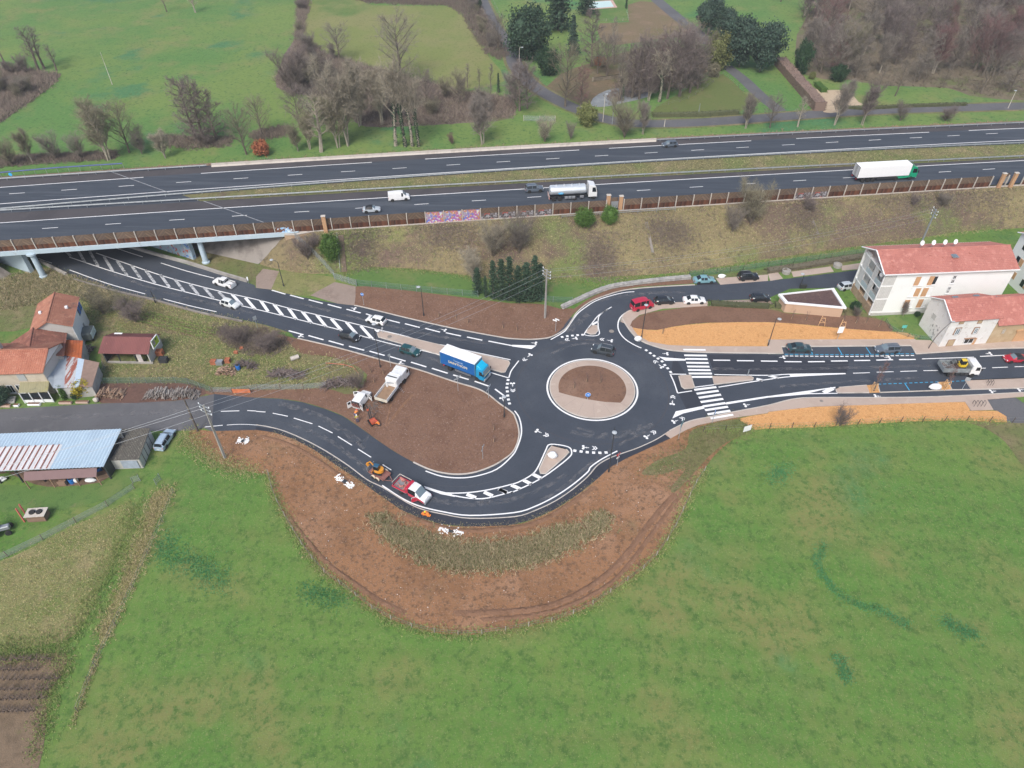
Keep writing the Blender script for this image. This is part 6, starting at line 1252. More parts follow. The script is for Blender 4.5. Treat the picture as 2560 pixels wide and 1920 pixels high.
sheet('pool_lawn',G(A2(640,90,900,30,960,0,1010,180,740,190),ZF),ZF+.018,m_lawn)
pool=thing('swimming_pool','pale green swimming pool with pink paved rim at the top','pool',(0,0,0)); pc4=G(A2(640,80,880,60,850,10,690,20),ZF)
slab('paving',[p+(p-sum(pc4,Vector())/4)*.25 for p in pc4],ZF,ZF+.1,plain('pink_paving',(.55,.36,.30),.8,var=.15),pool); slab('cover',pc4,ZF+.1,ZF+.16,plain('pale_green_cover',(.55,.70,.66),.4,var=.05),pool)
for px in(A2(230,1060,1480,1080),):pass
sheet('hedged_lawn',smooth(G(A2(1240,930,1640,700,1820,640,2000,800,2080,870,1950,975,1600,985,1250,1000),ZF),2,True),ZF+.01,earth('olive_lawn',[(.125,.155,.05),(.16,.155,.065,.12,.48,.68,5),(.09,.12,.04,1.4,.5,.75,6),(.15,.12,.07,.2,.62,.76,5)],bump=.4))  # lawn of mottled olive and brownish grass
sheet('garden_ground',smooth(G(A2(230,850,420,640,700,540,1100,420,1640,420,1700,620,1200,760,960,880,600,900,420,880),ZF),2,True),ZF+.008,earth('leaf_litter',[(.16,.125,.075),(.12,.13,.055,.15,.5,.66,5),(.20,.14,.09,.5,.5,.7,6),(.10,.075,.05,2,.5,.72,5)],bump=.5))
sheet('wood_floor',smooth(G(A3(300,640,700,690,1000,740,1550,760,1750,830,2212,870,2700,860,2700,-250,900,-250,500,-40,250,300),ZF),2,True),ZF+.009,earth('wood_litter',[(.17,.14,.095),(.13,.15,.06,.10,.5,.64,6),(.21,.165,.12,.5,.5,.7,6),(.11,.085,.06,1.5,.5,.72,6)],bump=.5))
sheet('scrub_ground',smooth(G(A1(340,330,620,470,1150,620,1800,790,2212,850,2212,1020,1850,1060,1100,1100,860,1060,700,880,260,790,170,680),ZF),2,True),ZF+.009,earth('scrub_litter',[(.165,.125,.105),(.20,.165,.12,.3,.48,.66,6),(.135,.135,.07,.15,.52,.66,6),(.10,.075,.065,1.2,.5,.7,6)],bump=.6))
sheet('scrub_ground',smooth(G(A0(-300,560,0,590,250,600,400,640,520,640,440,740,300,850,150,950,0,1060,-300,1150),ZF),2,True),ZF+.009,MATS['scrub_litter'])
sheet('barrier_verge',[Vector((p.x,p.y,0))for p in along(q_bar,-140,230,10,.6)]+[Vector((p.x,p.y,0))for p in along(q_bar,-140,230,10,3.2)][::-1],ZF+.011,earth('reddish_verge',[(.24,.17,.12),(.18,.15,.08,.3,.5,.7,5),(.30,.21,.16,.8,.5,.7,6)],bump=.5))
wl2=thing('garden_wall','low stone retaining wall behind the pond','wall',(0,0,0)); wpts=G(A2(700,705,930,675),ZF); mw=MATS['_st']=leafy('wall_stones',[(.22,.19,.14),(.30,.26,.20),(.16,.14,.10)],.9)
for i in range(26):
 for j in range(3):p=wpts[0].lerp(wpts[1],(i+.5+.25*(j%2))/26.5); MB().bevbox((p.x,p.y,ZF+.2+j*.4),(.95,.5,.38),.05,math.atan2((wpts[1]-wpts[0]).y,(wpts[1]-wpts[0]).x)).build('stone',mw,wl2)
 # ------------------------------------------------------------------ vegetation
T_GREY=leafy('twigs_grey',[(.17,.145,.125),(.25,.22,.19),(.125,.105,.09),(.31,.275,.235)],.9)
T_OLIVE=leafy('twigs_olive',[(.19,.175,.115),(.27,.245,.165),(.145,.13,.085),(.33,.30,.21)],.9)
T_PALE=leafy('twigs_pale',[(.27,.235,.17),(.36,.32,.245),(.20,.175,.13),(.42,.38,.30)],.9)
T_PURP=leafy('twigs_purple_brown',[(.16,.125,.115),(.22,.178,.165),(.12,.095,.088),(.28,.235,.21)],.9)
T_PINK=leafy('twigs_reddish',[(.19,.105,.10),(.24,.14,.13),(.15,.085,.08)],.9)
T_RUST=leafy('leaves_rust_orange',[(.40,.145,.07),(.30,.105,.055),(.48,.20,.10)],.9)
BARK=earth('grey_bark',[(.15,.125,.10),(.10,.085,.07,2,.5,.7,5),(.21,.185,.15,1,.55,.7,5)],bump=.4)
BARK_P=earth('pale_bark',[(.34,.30,.24),(.25,.22,.17,2,.5,.7,5)],bump=.3)
L_DARK=leafy('needles_dark_green',[(.03,.062,.038),(.05,.09,.052),(.02,.044,.028),(.075,.12,.07)],.8)
L_BLUE=leafy('needles_blue_green',[(.04,.075,.052),(.065,.11,.075),(.028,.055,.04),(.095,.145,.10)],.8)
L_IVY=leafy('ivy_leaves',[(.022,.055,.026),(.04,.085,.035),(.015,.035,.02)],.6)
L_BRIGHT=leafy('bright_green_leaves',[(.07,.145,.025),(.10,.19,.035),(.045,.10,.02),(.13,.22,.05)],.6)
L_OLIVE=leafy('olive_leaves',[(.14,.16,.05),(.20,.21,.075),(.09,.11,.035),(.25,.25,.11)],.7)
L_YEL=leafy('forsythia_yellow',[(.55,.42,.02),(.42,.34,.03),(.20,.20,.03),(.65,.50,.04)],.7)
def twig(b,p,d,ln,w,rg):
 s=d.cross(Vector((rg.gauss(0,1),rg.gauss(0,1),rg.gauss(0,1))))
 if s.length<1e-4:return
 s=s.normalized()*w; b.add([p-s,p+s,p+d*ln],[(0,1,2)])
def rdir(rg,k=1.0):return Vector((rg.gauss(0,k),rg.gauss(0,k),rg.gauss(0,k)))
def bare_tree(seed,wid=6.0,first=.22,n1=15,up=.55,stems=1,tw=12,tl=.85,tip=1.0,spread=.0,ivy=False,fill=1.0):
 """leafless tree 10 m tall: trunk mesh (trunk and limbs) and crown mesh (twigs)"""
 rg=random.Random(seed); tr,cr=MB(),MB()
 for s in range(stems):
  a=rg.uniform(0,6.28); lean=(spread+rg.uniform(0,.08))*10; top=Vector((math.cos(a)*lean,math.sin(a)*lean,10*rg.uniform(.82,1.0)if stems>1 else 9.8)); base=Vector((math.cos(a),math.sin(a),0))*(.15*(stems>1))
  P=[base.lerp(top,t)+Vector((math.sin(t*5+a)*.12,math.cos(t*4+a)*.12,0))-Vector((math.cos(a),math.sin(a),0))*lean*.25*math.sin(t*math.pi)for t in(0,.2,.4,.6,.8,1)]
  r0=.25/math.sqrt(stems); tr.path(P,[r0,r0*.8,r0*.62,r0*.42,r0*.22,.015],5)
  n=max(4,int(n1/math.sqrt(stems)))
  for i in range(n):
   t=first+(.97-first)*(i+rg.random())/n; k=min(4,int(t*5)); p=P[k].lerp(P[k+1],t*5-k)
   prof=math.sin(min(1,(1.04-t)/(1.04-first))**.75*math.pi*.62)if tip else(1-t)+.25
   ln=wid/2*(.35+.75*prof)*rg.uniform(.8,1.15)/(1+.35*(stems>1)); az=i*2.4+rg.uniform(-.5,.5)
   d=Vector((math.cos(az),math.sin(az),up*(1.0+.9*t)+rg.uniform(-.1,.25))).normalized()
   q=[p,p+d*ln*.5+Vector((0,0,ln*.02)),p+d*ln+Vector((0,0,ln*.16*up))]
   tr.path(q,[.10*(1.1-t*.7),.065*(1.1-t*.6),.018],4)
   for j in range(tw):
    u=.22+.78*(j+rg.random())/tw; k2=0 if u<.5 else 1; pp=q[k2].lerp(q[k2+1],u*2-k2)
    d2=(d*.75+rdir(rg,.55)+Vector((0,0,.28*up+.1))).normalized(); l2=ln*rg.uniform(.22,.46)*(1.15-.4*u)+.25
    e=pp+d2*l2; cr.tube(pp,e,.024,.009,3,False)
    for m in range(int(7*fill)):
     v=rg.uniform(.15,1); d3=(d2*.8+rdir(rg,.6)+Vector((0,0,.15))).normalized(); w0=pp.lerp(e,v); l3=tl*rg.uniform(.5,1.1)
     twig(cr,w0,d3,l3,.0155,rg)
     for _ in range(2):twig(cr,w0+d3*l3*rg.uniform(.3,.8),(d3*.7+rdir(rg,.6)).normalized(),l3*rg.uniform(.5,.85),.0115,rg)
  if ivy:
   for _ in range(380):
    t=rg.random()**1.2*.62; k=min(4,int(t*5)); p=P[k].lerp(P[k+1],t*5-k); leaf(cr,p+rdir(rg,.11),.13,rg,1)
 return tr,cr
def leaf(b,p,s,rg,mi=0):
 n=rdir(rg).normalized(); a=n.orthogonal().normalized(); c=n.cross(a); o=b.m; b.m=mi
 a,c=a*s,c*s*.7; b.add([p-a,p-c*.9,p+a,p+c*.9],[(0,1,2,3)]); b.m=o
def leaf_mass(seed,rx,rz,n,s,zc,clumps=36,flat=1.0,shape=None):
 rg=random.Random(seed); b=MB(); C=[]
 for _ in range(clumps):
  d=rdir(rg).normalized(); r=rg.uniform(.55,.95); z=d.z*r; k=shape(z)if shape else 1.0; C.append((Vector((d.x*r*rx*k,d.y*r*rx*k,zc+z*rz)),rg.uniform(.16,.30)*rx))
 for _ in range(n):
  c,r=rg.choice(C); leaf(b,c+rdir(rg,.6)*r,s*rg.uniform(.6,1.3),rg)
 core=MB(); rows=[]
 for i in range(7):
  th=math.pi*(i+.02)/6.04; z=math.cos(th); k=(shape(z)if shape else 1.0); rows.append([(rx*.62*k*math.sin(th)*math.cos(2*math.pi*j/10)*rg.uniform(.8,1.15),rx*.62*k*math.sin(th)*math.sin(2*math.pi*j/10)*rg.uniform(.8,1.15),zc+rz*.68*z)for j in range(10)])
 b.loft(rows); return b
def conifer(seed,w=4.0,tiers=16,n=16,droop=.25,s=.32,low=.05,pw=1.0):
 rg=random.Random(seed); tr,b=MB(),MB(); tr.tube((0,0,0),(0,0,9.8),.2,.02,6)
 for i in range(tiers):
  t=i/tiers; z=10*(low+(1-low)*t); R_=w/2*(1-t)**pw*rg.uniform(.85,1.12)+.12
  for k in range(n):
   a=rg.uniform(0,6.28); r=R_*rg.uniform(.75,1.1); d=Vector((math.cos(a),math.sin(a),0))
   for j in range(9):
    u=(j+rg.random())/9; p=d*r*u+Vector((0,0,z-droop*r*u*u+.1*r*u))+rdir(rg,.10); leaf(b,p,s*rg.uniform(.6,1.2)*(1.15-.5*u),rg)
 return tr,b
print('trees')
PR={}
def proto(key,mk,mt,mc):
 tr,cr=mk; PR[key]=(tr.mesh('trunk',mt,fixn=False),cr.mesh('crown',mc if isinstance(mc,list)else[mc],fixn=False))
for i in range(3):
 proto(f'round{i}',bare_tree(10+i,8.5,.16,22,.62,1,12,.9),BARK,T_GREY)
 proto(f'col{i}',bare_tree(20+i,4.6,.10,30,.30,1,11,.62,spread=.01),BARK,T_PURP)
 proto(f'vase{i}',bare_tree(30+i,5.5,.22,26,.95,4,11,.9,spread=.17),BARK_P,T_PALE)
 proto(f'bush{i}',bare_tree(40+i,9.0,.08,34,.75,6,8,1.3,spread=.38,fill=.75),BARK,T_OLIVE)
proto('slim0',bare_tree(50,3.4,.25,16,.8,1,8,.6),BARK_P,T_PALE); proto('slim1',bare_tree(51,3.0,.3,14,.9,1,7,.6),BARK,T_GREY)
proto('ivy0',bare_tree(60,5.0,.42,13,.9,1,8,.8,ivy=True),BARK_P,[T_PALE,L_IVY]); proto('ivy1',bare_tree(61,5.5,.45,13,.9,2,8,.8,spread=.08,ivy=True),BARK_P,[T_PALE,L_IVY])
proto('open0',bare_tree(70,9.0,.3,13,.55,1,8,.8,fill=.6),BARK,T_GREY)
proto('spruce',conifer(80,4.6,17,16,.35),BARK,L_BLUE); proto('cedar',conifer(81,8.5,11,26,.12,.42,.08,.6),BARK,L_DARK)
proto('thuja',conifer(82,2.6,22,10,-.7,.20,.02,.6),BARK,L_DARK)
def simple(key,mb,mt,mc):PR[key]=(MB().tube((0,0,0),(0,0,4),.15,.08,6).mesh('trunk',mt),mb.mesh('crown',mc,fixn=False))
simple('yew',leaf_mass(90,4.2,4.8,9000,.23,5.0,90),BARK,L_DARK); simple('pine',leaf_mass(91,3.9,4.2,8000,.24,5.8,44),BARK,L_BLUE)
simple('bamboo',leaf_mass(92,4.6,4.8,8000,.26,5.0,60),BARK,L_OLIVE); simple('laurel',leaf_mass(93,4.4,4.8,6000,.28,5.0,60),BARK,L_IVY)
simple('ball',leaf_mass(94,4.6,4.8,8000,.27,5.0,120),BARK,L_BRIGHT); simple('rust',leaf_mass(95,4.6,4.6,2600,.42,5.0,50),BARK,T_RUST); simple('yellow',leaf_mass(96,4.4,4.6,2600,.42,5.2,40),BARK,L_YEL)
simple('cone',leaf_mass(97,3.6,5.0,3600,.35,5.0,60,shape=lambda z:.95*(1-z)/2+.06),BARK,L_BRIGHT)
def hit_bank(px):
 x=(px[0]-1280)/FPX; y=-(px[1]-960)/FPX; d=Vector((x,_c+y*_s,-_s+y*_c)).normalized(); ok,loc,nr,ix=embank.ray_cast(Vector((0,0,CAM_H)),d)
 return loc if ok else W(px)
bpy.context.view_layer.update()
trg=random.Random(11)
def tree(kind,label,px,top,z=ZF,wide=1.0,mat=None,group=None,name='bare_tree',cat='tree',bank=False,h=None,trunk_mat=None):
 p=hit_bank(px)if bank else W(px,z)
 if h is None:
  B=p; lo_,hi_=.3,60.0
  for _ in range(40):
   m=(lo_+hi_)/2
   if proj((B.x,B.y,B.z+m))[1]>top:lo_=m
   else:hi_=m
  h=lo_
 t=thing(name,label,cat,(p.x,p.y,p.z-.05),trg.uniform(0,6.28),group); s=h/10; t.scale=(s*wide,s*wide,s)
 for me,nm,m in zip(PR[kind],('trunk','crown'),(trunk_mat,mat)):
  o=inst(nm,me,t)
  if m:o.material_slots[0].link='OBJECT'; o.material_slots[0].material=m
 return t
def T(tile,x,y,top):q=tile(x,y,x,top); return q[0],q[1][1]
def many(rows,**kw):
 for r in rows:
  kind,label,tile,x,y,top=r[:6]; px,ty=T(tile,x,y,top); d=dict(kw); d.update(r[6]if len(r)>6 else{}); tree(kind,label,px,ty,**d)
many([('open0','thin bare tree at the left edge above the scrub mound',A0,60,580,200),('slim1','left of three slim bare trees at the tip of the scrub mound',A0,345,620,240,dict(wide=1.6)),('slim1','middle of three slim bare trees at the tip of the scrub mound',A0,380,590,250,dict(wide=1.6)),('slim1','right of three slim bare trees at the tip of the scrub mound',A0,495,612,390,dict(wide=1.6)),('vase0','broad olive multi-stemmed tree behind the blue bridge railing',A0,940,1385,890,dict(mat=T_OLIVE,wide=1.25)),('round1','bushy bare tree with mistletoe right of the blue railing',A0,1120,1320,950,dict(mat=T_OLIVE)),('vase1','pale fan-shaped leaning bush by the motorway barrier',A0,1430,1365,1130,dict(wide=1.3,mat=T_PALE)),('col0','left purple-brown alder of the clump in the big meadow',A0,1700,1215,690,dict(wide=1.05)),('col1','middle purple-brown alder of the clump in the big meadow',A0,1770,1225,700,dict(wide=1.05)),('col2','right purple-brown alder of the clump in the big meadow',A0,1870,1220,790,dict(wide=1.15)),('round2','bare round tree right of the alder clump',A0,2130,1335,990,dict(mat=T_OLIVE)),('bush0','low olive willow bush at the left edge by the bridge',A0,110,1430,1215,dict(mat=T_OLIVE)),('bush1','dark bushy scrub tree behind the blue railing end',A0,490,1380,1170,dict(mat=T_GREY)),('bush2','small grey bush between railing and olive tree',A0,700,1370,1180,dict(mat=T_GREY)),('open0','bare fruit tree at the top of the big meadow',A0,1440,105,-120),('slim0','pale small tree at the top of the big meadow',A0,1690,108,-100,dict(wide=1.6)),('round0','grey bare tree in the meadow behind the rust bush',A1,55,1165,880,dict(mat=T_OLIVE)),('round1','dense grey-brown tree at the end of the scrub hedge',A1,385,1105,800,dict(mat=T_PURP,wide=1.1)),('vase2','olive bushy tree low by the barrier right of the rust bush',A1,365,1305,1085,dict(mat=T_OLIVE,wide=1.3)),('slim0','slender silver tree with white trunk by the barrier',A1,570,1315,860,dict(wide=1.7)),('vase0','large straw-coloured willow in the middle of the roadside row',A1,795,1255,545,dict(wide=1.15,mat=T_PALE)),('vase1','olive willow just left of the large straw-coloured one',A1,715,1275,820,dict(mat=T_OLIVE,wide=1.1)),('ivy0','leftmost ivy-clad tall tree of the roadside group',A1,1215,1262,600),('ivy1','second ivy-clad tall tree of the roadside group',A1,1300,1262,610),('ivy0','third ivy-clad tall tree of the roadside group',A1,1345,1265,640),('ivy1','rightmost ivy-clad tall tree of the roadside group',A1,1400,1262,690),('round2','big dome-shaped bare tree on the yellow-green field',A1,1260,690,215,dict(wide=1.12)),('round0','wide hazy grey tree left on the yellow-green field edge',A1,720,520,260,dict(wide=1.35)),('bush1','huge rounded brown bush at the hedge corner',A1,330,830,440,dict(mat=T_PURP,wide=.95)),('bush0','small reddish bush beside the barrier',A1,1690,1245,1165,dict(mat=T_PINK)),('vase2','grey vase-shaped tree near the right end of the grass strip',A1,1960,1245,850,dict(mat=T_GREY,wide=1.2)),('slim1','left slim poplar in the field corner',A1,1830,755,555),('slim1','middle slim poplar in the field corner',A1,1930,765,595),('slim1','right slim poplar in the field corner',A1,2030,765,555),('round1','grey bare tree along the lane hedge',A1,2090,460,170,dict(wide=.8)),('bush2','olive bush above the dark scrub left of the thin thuja',A1,1640,850,690,dict(mat=T_OLIVE)),('bush1','grey bush close by the thin thuja',A1,1980,950,760,dict(mat=T_GREY)),('col1','brown bare tree below the bend of the lane',A2,60,960,560,dict(wide=1.3)),('round0','pale twiggy tree in the lane bend',A2,465,920,470,dict(mat=T_OLIVE)),('col2','tall purple tree in front of the spruce',A2,680,575,100,dict(wide=.95)),('slim0','white birch in the brown paddock',A2,865,470,165),('round1','bare tree beside the rust shrub in the garden',A2,815,660,350,dict(wide=.8)),('col0','reddish slim tree by the pond wall',A2,595,920,590,dict(mat=T_PINK,wide=.8)),('bush0','straw-coloured bush at the lane junction',A2,970,1190,890,dict(mat=T_OLIVE)),('vase1','grey bush beside the straw-coloured one at the junction',A2,1130,1160,890,dict(mat=T_GREY)),('bush2','pale coppiced bush in the grass strip by the gate',A2,285,1225,1045,dict(mat=T_PALE)),('bush1','small grey bush right of the gate',A2,505,1205,1070,dict(mat=T_GREY,wide=.7)),('vase0','fan-shaped bare tree before the hedge-lined lawn',A2,2015,1110,825,dict(mat=T_GREY)),('round2','small bare tree at the lane, first from the left of the right-hand row',A3,15,1105,870),('slim0','white-stemmed tree, second of the right-hand roadside row',A3,258,1095,850,dict(wide=1.4)),('vase2','bare tree before the sandy drive',A3,575,1080,700,dict(mat=T_GREY)),('vase1','brown bare tree right of the sandy drive',A3,810,1080,720,dict(mat=T_PURP)),('bush0','grey shrub on the verge right of the brown tree',A3,1140,1045,900,dict(mat=T_GREY)),('bush1','low dark shrub by the far-right verge',A3,1530,1045,930,dict(mat=T_PURP,wide=1.5)),],group=None)
# bare trees around the pond, told apart only by place
for k,(x,y,top,kd,mt)in enumerate([(1030,850,430,'col1',T_PURP),(1100,855,350,'col2',T_PURP),(1180,845,380,'round1',T_PURP),(1345,855,330,'round2',T_PURP),(1440,835,300,'col0',T_PURP),(1530,800,330,'round0',T_PURP),(1600,770,400,'col1',T_GREY),(930,870,430,'slim1',T_GREY),(1250,700,330,'col2',T_PINK),(1490,560,230,'round1',T_OLIVE),(1000,640,410,'round0',T_GREY)]):
 px,ty=T(A2,x,y,top); tree(kd,'purple-brown bare tree in the dense clump behind the pond',px,ty,mat=mt,group='bare trees behind the pond')
px,ty=T(A2,1270,880,480); tree('ivy0','broad tree smothered in ivy in front of the pond clump',px,ty,wide=1.5); px,ty=T(A2,960,870,620); tree('ivy1','leaning ivy-covered tree at the left of the pond clump',px,ty)
# evergreens
many([('yew','dark rounded yew by the lane at the top',A2,130,520,20,dict(wide=.95)),('cedar','spreading dark cedar at the top behind the yew',A2,400,265,-190),('spruce','blue-green spruce between cedar and purple tree',A2,520,470,120),('cedar','dark cedar beside the swimming pool',A2,640,130,-160),('laurel','glossy evergreen shrub below the yew',A2,310,650,395,dict(name='evergreen_shrub',cat='shrub',wide=.95)),('thuja','clipped dark thuja by the pool steps',A2,985,75,-40,dict(wide=1.2)),('pine','tall dark pine at the top right of the paddock',A2,1690,300,-40),('pine','second dark pine overhanging the drive',A2,1960,580,130),('pine','right-hand pine at the drive entrance',A2,2140,620,170),('pine','small pine between the tall pine and the drive',A2,1840,330,60),('bamboo','olive bamboo clump left of the drive',A2,1760,590,270,dict(name='bamboo_clump',cat='bamboo',wide=.9)),('bamboo','brownish shrub below the bamboo clump',A2,1730,660,540,dict(mat=T_OLIVE,name='garden_shrub',cat='shrub')),('bamboo','olive bamboo behind the drive pines',A2,2060,330,190,dict(name='bamboo_clump',cat='bamboo')),('thuja','thin dark thuja at the end of the scrub strip',A1,2095,800,625,dict(wide=.9)),('laurel','small dark evergreen at the top of the lane',A1,1930,75,-20,dict(name='evergreen_shrub',cat='shrub',wide=.6)),('laurel','dark ivy thicket by the little bridge',A2,640,1085,880,dict(name='evergreen_shrub',cat='shrub',mat=L_OLIVE)),('rust','rust-orange leafy bush by the motorway barrier',A1,58,1345,1200,dict(name='rust_bush',cat='bush',wide=1.0)),('rust','rust-orange shrub under the garden trees',A2,750,570,480,dict(name='rust_bush',cat='bush',wide=1.4)),('laurel','dark green evergreen at the top of the brown hedge',A3,270,640,320,dict(name='evergreen_tree',wide=.55)),('laurel','dark evergreen mound under the wood edge',A3,600,700,545,dict(name='evergreen_shrub',cat='shrub',wide=1.1)),('ivy0','ivy-clad trunk at the top of the wood',A3,540,190,-60),('bamboo','small olive shrub at the foot of the brown hedge',A3,375,680,615,dict(name='garden_shrub',cat='shrub'))],name='conifer')
# the wood, upper right
wood=G(A3(330,620,700,690,1000,740,1550,760,1750,820,2212,850,2600,850,2600,-160,1300,-120,300,60),ZF); wr=random.Random(5)
for k,(x,y)in enumerate(pick(wood,130,wr)):
 pp=proj((x,y,ZF)); kd=wr.choice(['round0','round1','round2','col0','col2','vase0','vase2','open0']); mt=wr.choice([T_GREY,T_GREY,T_PURP,T_OLIVE,T_GREY,T_PURP,T_PINK])
 tree(kd,'bare tree in the dense wood at the upper right',pp,0,mat=mt,group='bare trees of the wood at the upper right',h=wr.uniform(9,15.5),wide=wr.uniform(.85,1.15))
for x,y,top in((1100,830,560),(1250,720,520),(960,760,600),(1340,715,520),(1510,750,560),(1840,810,480)):
 px,ty=T(A3,x,y,top); tree('open0','open bare tree on the lawn edge before the wood',px,ty,mat=T_GREY,group='bare trees at the lawn edge')
far_strip=G(A3(-900,-40,300,40,300,-200,-900,-200),ZF)
for x,y in pick(far_strip,10,wr):tree(wr.choice(['round0','open0','round2']),'bare tree beyond the pines at the top edge',proj((x,y,ZF)),0,mat=wr.choice([T_GREY,T_OLIVE]),group='bare trees at the top edge',h=wr.uniform(8,12))
for k,(x,y,top,kd,mt)in enumerate([(1120,720,400,'round0',T_GREY),(1400,700,330,'round1',T_PURP),(1320,620,300,'col1',T_PURP),(1560,680,360,'round2',T_PURP),(1210,620,380,'round1',T_GREY),(1460,640,270,'col2',T_PINK),(1050,740,420,'vase1',T_OLIVE),(880,560,330,'round2',T_GREY),(740,640,400,'round0',T_OLIVE),(1180,870,560,'vase2',T_PURP)]):
 px,ty=T(A2,x,y,top); tree(kd,'purple-brown bare tree in the dense clump behind the pond',px,ty,mat=mt,group='bare trees behind the pond')
many([('vase0','olive bare tree between the rust bush and the silver tree',A1,470,1290,960,dict(mat=T_OLIVE)),('round2','grey tree before the scrub strip left of the willow',A1,560,1180,800,dict(mat=T_GREY)),('vase1','pale willow right of the large straw-coloured one',A1,900,1090,640,dict(mat=T_PALE,wide=1.2)),('vase2','pale tree left of the ivy-clad group',A1,1090,1080,620,dict(mat=T_PALE)),('round0','brown tree in the scrub strip behind the ivy-clad group',A1,1480,960,660,dict(mat=T_PURP)),('round1','olive tree in the scrub strip right of the ivy-clad group',A1,1760,900,650,dict(mat=T_OLIVE)),('bush0','grey brush below the hedge corner bush',A1,480,700,470,dict(mat=T_GREY)),('bush2','brown brush in the middle of the scrub strip',A1,620,680,490,dict(mat=T_PURP)),('bush1','wide brown bush at the foot of the alder clump',A0,1780,1260,1130,dict(mat=T_PURP,wide=1.6)),('bush0','grey bush between the two left meadow trees',A0,1230,1330,1130,dict(mat=T_GREY)),('vase1','twiggy tree at the far left by the bridge',A0,280,1400,1120,dict(mat=T_OLIVE)),('round1','brown tree at the left end of the lane scrub',A2,130,940,600,dict(mat=T_PURP)),('bush1','grey brush at the lane scrub corner',A2,20,880,640,dict(mat=T_GREY))])
hr_=random.Random(77)
for lb,gp,poly,n,hm in(('bare bush in the dark scrub strip across the upper middle','bushes of the scrub strip',G(A1(420,420,700,520,1150,650,1800,810,2180,870,2180,980,1850,1030,1100,1070,860,1020,700,860,300,760),ZF),22,4.2),('bare bush in the hedgerow beside the lane at the top','bushes of the lane hedgerow',G(A1(1000,0,1400,20,1700,40,1850,120,1960,330,2060,480,2130,480,2030,250,1900,20),ZF),14,3.4),('bare bush in the thin hedge between the upper fields','bushes of the dividing hedge',G(A1(375,-10,440,-10,430,90,395,200,375,320,355,320,380,170),ZF),8,3.2),('bare bush on the scrub mound at the left edge','bushes of the left mound',G(A0(-200,600,200,610,480,650,300,820,0,1010,-200,1080),ZF),12,4.5)):
 for x,y in pick(poly,n,hr_):tree(hr_.choice(['bush0','bush1','bush2','vase1']),lb,proj((x,y,ZF)),0,mat=hr_.choice([T_GREY,T_PURP,T_OLIVE,T_GREY]),group=gp,h=hm*hr_.uniform(.6,1.25),wide=hr_.uniform(1.0,1.5),name='bare_bush',cat='bush')
 # embankment shrubs
many([('ball','larger round clipped green shrub below the noise barrier',B2,625,570,410,dict(wide=1.0)),('ball','smaller round green shrub below the brick pillar',B2,838,545,392,dict(wide=.88)),('ball','oval green shrub beside the embankment steps',B1,655,855,630,dict(wide=.72))],name='round_shrub',cat='shrub',bank=True)
many([('bush0','large grey bare bush against the noise barrier',B2,2060,560,210,dict(mat=T_OLIVE,wide=.9)),('bush1','dark bare bush left of the large grey one on the bank',B2,1900,620,430,dict(mat=T_GREY)),('bush2','grey twiggy bush above the dark cypresses',B2,60,800,520,dict(mat=T_GREY)),('bush1','pale twiggy bush left above the cypresses',B1,2050,830,540,dict(mat=T_PALE)),('vase1','straw-coloured bare bush left of the cypresses',B1,1880,1050,800,dict(mat=T_PALE,wide=1.4)),('bush0','reddish shrub in the fence corner by the bridge',B1,450,860,690,dict(mat=T_PURP)),('bush2','low reddish shrub at the wing wall',B1,500,760,660,dict(mat=T_PURP,wide=1.3)),('bush2','brown bare shrub on the bank behind the satellite dishes',B3,1500,400,300,dict(mat=T_GREY,wide=1.3)),('bush1','purple bare shrub at the foot of the barrier, right',B3,1250,400,310,dict(mat=T_PURP)),('bush0','purple shrub on the bank above the shelter',B3,350,440,330,dict(mat=T_PURP,wide=1.3))],bank=True,name='bare_bush',cat='bush')
for k,(x,y,top)in enumerate([(1915,1160,870),(1985,1185,900),(2050,1195,830),(2120,1205,800),(2190,1215,790),(2265,1220,830),(2330,1218,800),(2400,1222,780),(2450,1210,860)]):
 px,ty=T(B1,x,y,top); tree('thuja','dark green cypress in the clump beside the power pole',px,ty+trg.uniform(-12,30),0,trg.uniform(1.0,1.7),group='cypress clump beside the power pole',name='cypress')
 # gardens on the left and right
many([('yellow','yellow flowering bush before the brown lean-to',C0,740,640,520,dict(wide=1.15)),('cone','light green conical shrub before the rusty lean-to',C0,570,680,565,dict(wide=.8)),('yew','dark green clipped shrub at the left edge by the porch',C0,30,715,580,dict(wide=1.1)),('laurel','low grey-green shrub between cone and yellow bush',C0,660,675,620,dict(wide=1.1)),('laurel','dark shrub by the roof shelter',C3,430,210,165),('laurel','dark evergreen at the corner of the apartment block',C3,745,190,110),('laurel','small dark shrub against the white facade',C3,1285,245,200)],z=0,name='garden_shrub',cat='shrub')
many([('bush0','bare shrub at the garden corner of the apartment block',C3,760,250,170,dict(mat=T_GREY)),('vase2','young bare tree against the white facade',C3,1165,245,130,dict(mat=T_GREY)),('bush2','wispy bare bush at the meadow edge on the orange mulch',C3,620,1195,1050,dict(mat=T_PURP,wide=.9)),('bush1','fallen brown bush beside the works yard fence',C1,890,600,480,dict(mat=T_PURP)),('bush0','dark scrub tree behind the tall house',B0,900,1330,1150,dict(mat=T_OLIVE,wide=1.2)),('bush1','olive scrub beside the underpass road',B0,1080,1300,1150,dict(mat=T_OLIVE,wide=1.2)),('bush2','bramble thicket above the red metal barn',B0,1180,1400,1240,dict(mat=T_PURP,wide=1.5)),('bush0','purple thicket behind the wood stacks',C0,2080,200,70,dict(mat=T_PURP,wide=1.5)),('bush1','purple bramble mound left of the road verge',C1,100,260,130,dict(mat=T_PURP,wide=1.6))],z=0,name='bare_bush',cat='bush')
